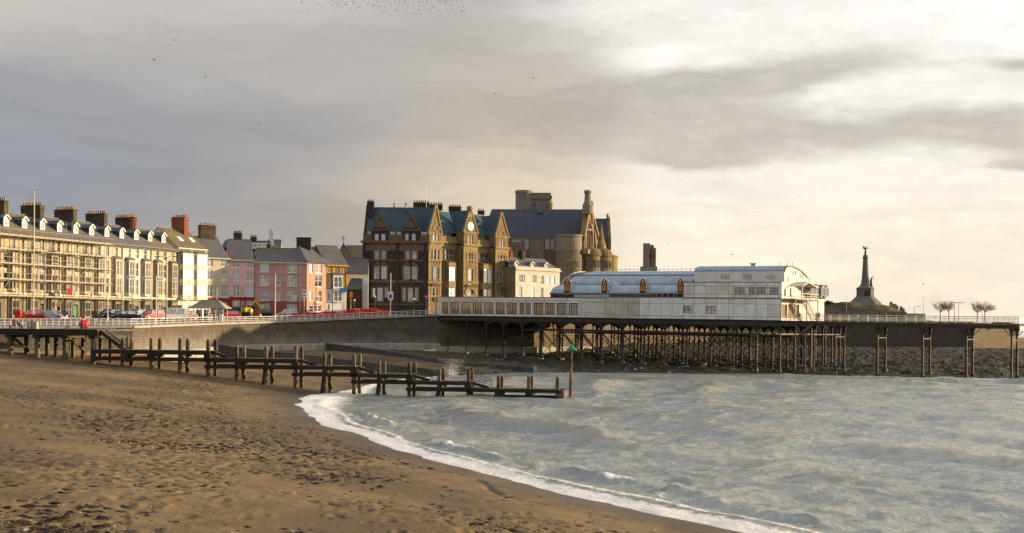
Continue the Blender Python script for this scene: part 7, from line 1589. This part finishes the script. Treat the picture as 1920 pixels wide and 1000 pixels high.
p = prom(468, 247); p.z = at(468, 595, 247).z; t = thing('yellow_light_tower', 'yellow covered site lamp beside the dumper', 'site lamp', p); MB().lathe(0, 0, [(.1, .9), (.5, 1.1), (.55, 1.5), (.3, 1.8), (.05, 1.85)], 12).build('hood', M['yellow'], t); MB().tube((0, 0, 0), (0, 0, .95), .08, n=6).build('post', M['metal'], t); MB().box(-.6, .6, -.4, .4, .1, .55).build('trailer', M['green'], t)
br0 = MB(); br0.box(-.95, .95, -.035, .035, .82, 1.0); br0.box(-.95, .95, -.03, .03, .3, .45); bm_ = [br0.box(-.95, -.87, -.03, .03, .12, 1.0).box(.87, .95, -.03, .03, .12, 1.0).box(-.08, .08, -.03, .03, .452, .818).box(-.5, -.4, -.03, .03, .452, .818).box(.4, .5, -.03, .03, .452, .818).mesh('barrier_panel', M['redplastic']), MB().box(-.85, -.6, -.25, .25, 0, .11).mesh('foot', M['black']), MB().box(.6, .85, -.25, .25, 0, .11).mesh('foot', M['black']), MB().box(-.8, .8, -.05, -.037, .86, .96).mesh('white_strip', M['white'])]
RN = ['front row along the promenade railing', 'middle row in front of the pink and yellow houses', 'back row towards the dark hotel', 'short row behind the green container']
for row, (ua, ub, da, db, n, va, vb) in enumerate(((556, 728, 263.5, 274.5, 20, 598, 591), (548, 722, 268, 278, 20, 597, 589), (575, 700, 273, 281, 13, 594, 587), (410, 540, 262, 268, 9, 597, 596))):
    for i in range(n):
        f_ = i / (n - 1); u, d = ua + (ub - ua) * f_, da + (db - da) * f_; v = va + (vb - va) * f_ - (1.2 if i % 3 == 0 else 0); p = at(u, v, d); p.z = max(p.z, gz(p.y) + .02)
        t = thing('road_barrier', 'red plastic road barrier in the ' + RN[row], 'barrier', p, .2 + random.uniform(-.25, .25), 'red barriers in the ' + RN[row])
        for me, nm in zip(bm_[:3 + (i % 4 == 1)], ('panel', 'foot', 'foot', 'white_strip')): put(nm, me, t)
# headland lamps and posts
for u, v, d, l, arms in ((1790, 568, 391, 'double street lamp between the tree pairs, left one', (-1, 1)), (1797.5, 569, 391, 'double street lamp between the tree pairs, right one', (-1, 1)), (1714.5, 576, 391, 'short dark lamp by the sun-toned end of the wall', (1,)), (1696, 579, 391, 'short dark post left of the short lamp on the headland', None)):
    pole(u, d, v, .09, l, 'street lamp', 'lead', arms, 'street_lamp', base=Vector((*gp(u, d, 590), 10.85)))
for u, v, d, l in ((1587, 555, 420, 'white flagpole in front of the castle hill'), (1671.5, 570, 420, 'thin white pole on the right of the castle hill'), (1731, 559, 390, 'slim grey pole beyond the end of the castle hill'), (1841.5, 570, 385, 'thin pole between the right pair of trees')): pole(u, d, v, .07, l, 'flagpole', 'offwhite', name='flagpole', base=Vector((*gp(u, d, 590), 10.85)))
# ---------------------------------------------------------------- people
SK = pm('skin', (.42, .25, .17), .6, .05, 3); HAIR = pm('brown_hair', (.05, .03, .018), .8, .1, 5)
CL = {k: pm('cloth_' + k, c, .9, .12, 4) for k, c in dict(black=(.015, .015, .017), red=(.42, .03, .025), blue=(.04, .13, .34), denim=(.05, .08, .15), brown=(.14, .07, .04), grey=(.12, .12, .13), hivis=(.6, .55, .03), white=(.6, .6, .58), dark=(.03, .03, .035)).items()}
def person(label, loc, rot, top, leg, pose='stand', h=1.72, group=None, sx=1.0):
    if pose == 'sit':
        P_ = [(0, 0, .52), (0, .02, .78), (0, .03, 1.05), (0, .03, 1.16), (0, 0, 1.30), (0, -.01, 1.36), (-.19, .03, 1.03), (-.24, -.06, .80), (-.14, -.28, .72), (.19, .03, 1.03), (.24, -.06, .80), (.14, -.28, .72), (-.10, -.02, .5), (-.12, -.44, .5), (-.12, -.48, .08), (-.12, -.62, .05), (.10, -.02, .5), (.12, -.44, .5), (.12, -.46, .08), (.12, -.62, .05)]
    else:
        st_ = .30 if pose == 'walk' else .04
        P_ = [(0, 0, .92), (0, 0, 1.12), (0, 0, 1.36), (0, .0, 1.47), (0, -.02, 1.58), (0, -.02, 1.66), (-.19, 0, 1.36), (-.25, st_ * .5, 1.10), (-.25, st_ * .5 - .14, .88), (.19, 0, 1.36), (.25, -st_ * .5, 1.10), (.25, -st_ * .5 - .12, .88), (-.10, 0, .88), (-.11, -st_ * .6 - .03, .48), (-.11, -st_ * .6, .08), (-.11, -st_ * .6 - .15, .05), (.10, 0, .88), (.11, st_ * .5 - .04, .48), (.11, st_, .10), (.11, st_ - .14, .05)]
    Ed = [(0, 1), (1, 2), (2, 3), (3, 4), (4, 5), (2, 6), (6, 7), (7, 8), (2, 9), (9, 10), (10, 11), (0, 12), (12, 13), (13, 14), (14, 15), (0, 16), (16, 17), (17, 18), (18, 19)]
    Rr = [.15, .14, .16, .06, .105, .085, .075, .055, .04, .075, .055, .04, .10, .075, .05, .045, .10, .075, .05, .045]
    hip = .60 if pose == 'sit' else .90; neck = 1.14 if pose == 'sit' else 1.44; hd = 1.36 if pose == 'sit' else 1.64
    def zm(c): return 2 if c.z > neck and not (c.z > hd or c.y > .05) else 3 if c.z > neck else 1 if c.z < hip and abs(c.x) < .205 else 0
    me = skinmesh('person', P_, Ed, Rr, [CL[top], CL[leg], SK, HAIR], zm); me.polygons.foreach_set('use_smooth', [True] * len(me.polygons))
    o = put('person', me, None, loc, rot); o.scale = (h / 1.74,) * 3; tag(o, label, 'person', group); return o
person('person in a red jacket and blue jeans sitting on the landing stage', Vector((*gp(26.5, 165.5, 610), zd)), R(20), 'red', 'denim', 'sit', 1.8); person('person in dark clothes sitting beside the red jacketed sitter', Vector((*gp(34, 165.8, 610), zd)), R(60), 'grey', 'dark', 'sit', 1.8)
person('person in black walking by the black car, left one of two', road(174, 199), R(80), 'black', 'black', 'walk'); person('person in dark brown walking by the black car, right one of two', road(181, 199.5), R(-80), 'dark', 'dark', 'walk')
p = Vector(sh.location); person('person in dark clothes standing inside the shelter', p + Vector((-1.6, -.75, .0)), R(70), 'black', 'dark', 'stand')
person('person in a bright blue jacket walking along the railing', prom(471.5, 243), R(90), 'blue', 'dark', 'walk'); person('person in black walking in front of the white estate', prom(534, 254), R(-90), 'black', 'black', 'walk')
person('worker in a yellow vest by the excavator', prom(488, 247.5), R(40), 'hivis', 'dark', 'stand'); person('person in a brown jacket behind the red barriers', prom(577, 262), R(90), 'brown', 'grey', 'stand'); person('person in black stooping by the barriers, right of the brown jacket', prom(589, 262), R(60), 'black', 'dark', 'walk', 1.5)
person('person in dark clothes standing under the no entry sign', road(653, 281), R(30), 'dark', 'black', 'stand')
def dkp(u, y): x = px(u, 598, y); w = pf.world(x, y); return Vector((w.x, w.y, PZ - SL * x - .08))
person('person in dark red standing at the foot of the pier stairs, left one', dkp(1530.5, 3.0), R(60), 'brown', 'black', 'stand', 1.75); person('person in black standing at the foot of the pier stairs, right one', dkp(1535.5, 3.0), R(-60), 'black', 'black', 'stand', 1.75)
person('person in a black top and jeans walking on the open pier deck', dkp(1660, 3.5), R(90), 'black', 'denim', 'walk'); person('person standing in the shadow beside the pier stairs', dkp(1499, -.0 + 1.5), R(0), 'dark', 'dark', 'stand', 1.6)
p = at(1602, 697, 236); p.z = max(bzp(p.x, p.y), 0) + .25; person('person in dark trousers walking on the rocks under the pier', p, R(70), 'denim', 'black', 'walk', 1.75)
# ---------------------------------------------------------------- birds
def bird_mesh(up, sp):
    q = MB(); q.lathe(0, 0, [(.01, -.16), (.05, -.05), (.055, .03), (.02, .13), (.002, .17)], 6); q.v = [(x, z, y) for x, y, z in q.v]
    for s in (-1, 1):
        m_, t_ = (s * sp * .5, .03, up), (s * sp, -.06, up * .35)
        q.poly([(s * .03, .07, .02), m_, (s * sp * .5, -.06, up - .01), (s * .03, -.08, .015)]); q.poly([m_, t_, (s * sp * .5, -.06, up - .01)])
    q.poly([(-.04, -.24, 0), (.04, -.24, 0), (0, -.12, .01)]); return q.mesh('bird', M['bird'])
bms = [bird_mesh(.14, .27), bird_mesh(.05, .30), bird_mesh(-.10, .28)]
cnt = 0
while cnt < 230:
    f_ = random.random() ** .75; u = 600 + 270 * f_; v = abs(random.gauss(0, 1)) * (9 + 12 * f_) - 4
    if random.random() < .12: u = random.uniform(560, 660); v = random.uniform(-3, 22)
    if v > 12 + 36 * f_ or u > 872: continue
    d = random.uniform(250, 330); o = put('bird', random.choice(bms), None, at(u, v, d), random.random() * 6.28); o.rotation_euler.x = random.uniform(-.4, .4); o.scale = (.85,) * 3
    tag(o, 'tiny dark bird in the flock at the top of the sky', 'bird', 'flock of birds at the top of the sky'); cnt += 1
gm = bird_mesh(.18, .5)
for u, v, d, l in ((327, 76, 180, 'gull gliding alone high at the upper left, beside the flock'), (289, 113, 180, 'gull below and left of the upper left glider'), (385, 145, 190, 'gull right of the upper left pair, a little lower'), (486, 234, 190, 'gull alone in the grey cloud left of centre'), (213, 265, 190, 'gull low over the terrace chimneys'), (25, 192, 170, 'gull close to the left edge of the sky'), (929, 176, 190, 'gull with wings up above the hotel'), (1000, 147, 200, 'small gull right of and above the gull over the hotel'), (1225, 212, 200, 'gull over the ruined tower, high in the grey band'), (980, 271, 200, 'faint gull over the college tower'), (1253, 458, 210, 'gull beside the ruined tower'), (1372, 478, 210, 'gull over the top storey of the pier'), (1731, 533, 230, 'gull low over the headland lamps')):
    o = put('gull', gm, None, at(u, v, d), random.uniform(-.8, .8)); o.rotation_euler.x = random.uniform(-.2, .3); o.rotation_euler.y = random.uniform(-.5, .5); tag(o, l, 'gull', 'single gulls in the sky')
# spray where a wave meets the groyne end
q = MB(); c = at(846, 700, 208)
for i in range(3200):
    a, e, r = random.gauss(0, .35), random.random() ** 1.5 * 2.6, random.random(); b = c + Vector((a * (1 + e * .9) + r * .5, random.gauss(0, .4), e - .3)); s = random.uniform(.012, .03)
    v1, v2 = [Vector((random.gauss(0, 1), random.gauss(0, 1), random.gauss(0, 1))) * s for _ in '12']; q.poly([b - v1, b + v2, b + v1 - v2 * .5])
tag(q.build('sea_spray', pm('spray_white', (.85, .85, .84), .6, .02, 2)), 'burst of white spray at the end of the groyne', None, kind='stuff')
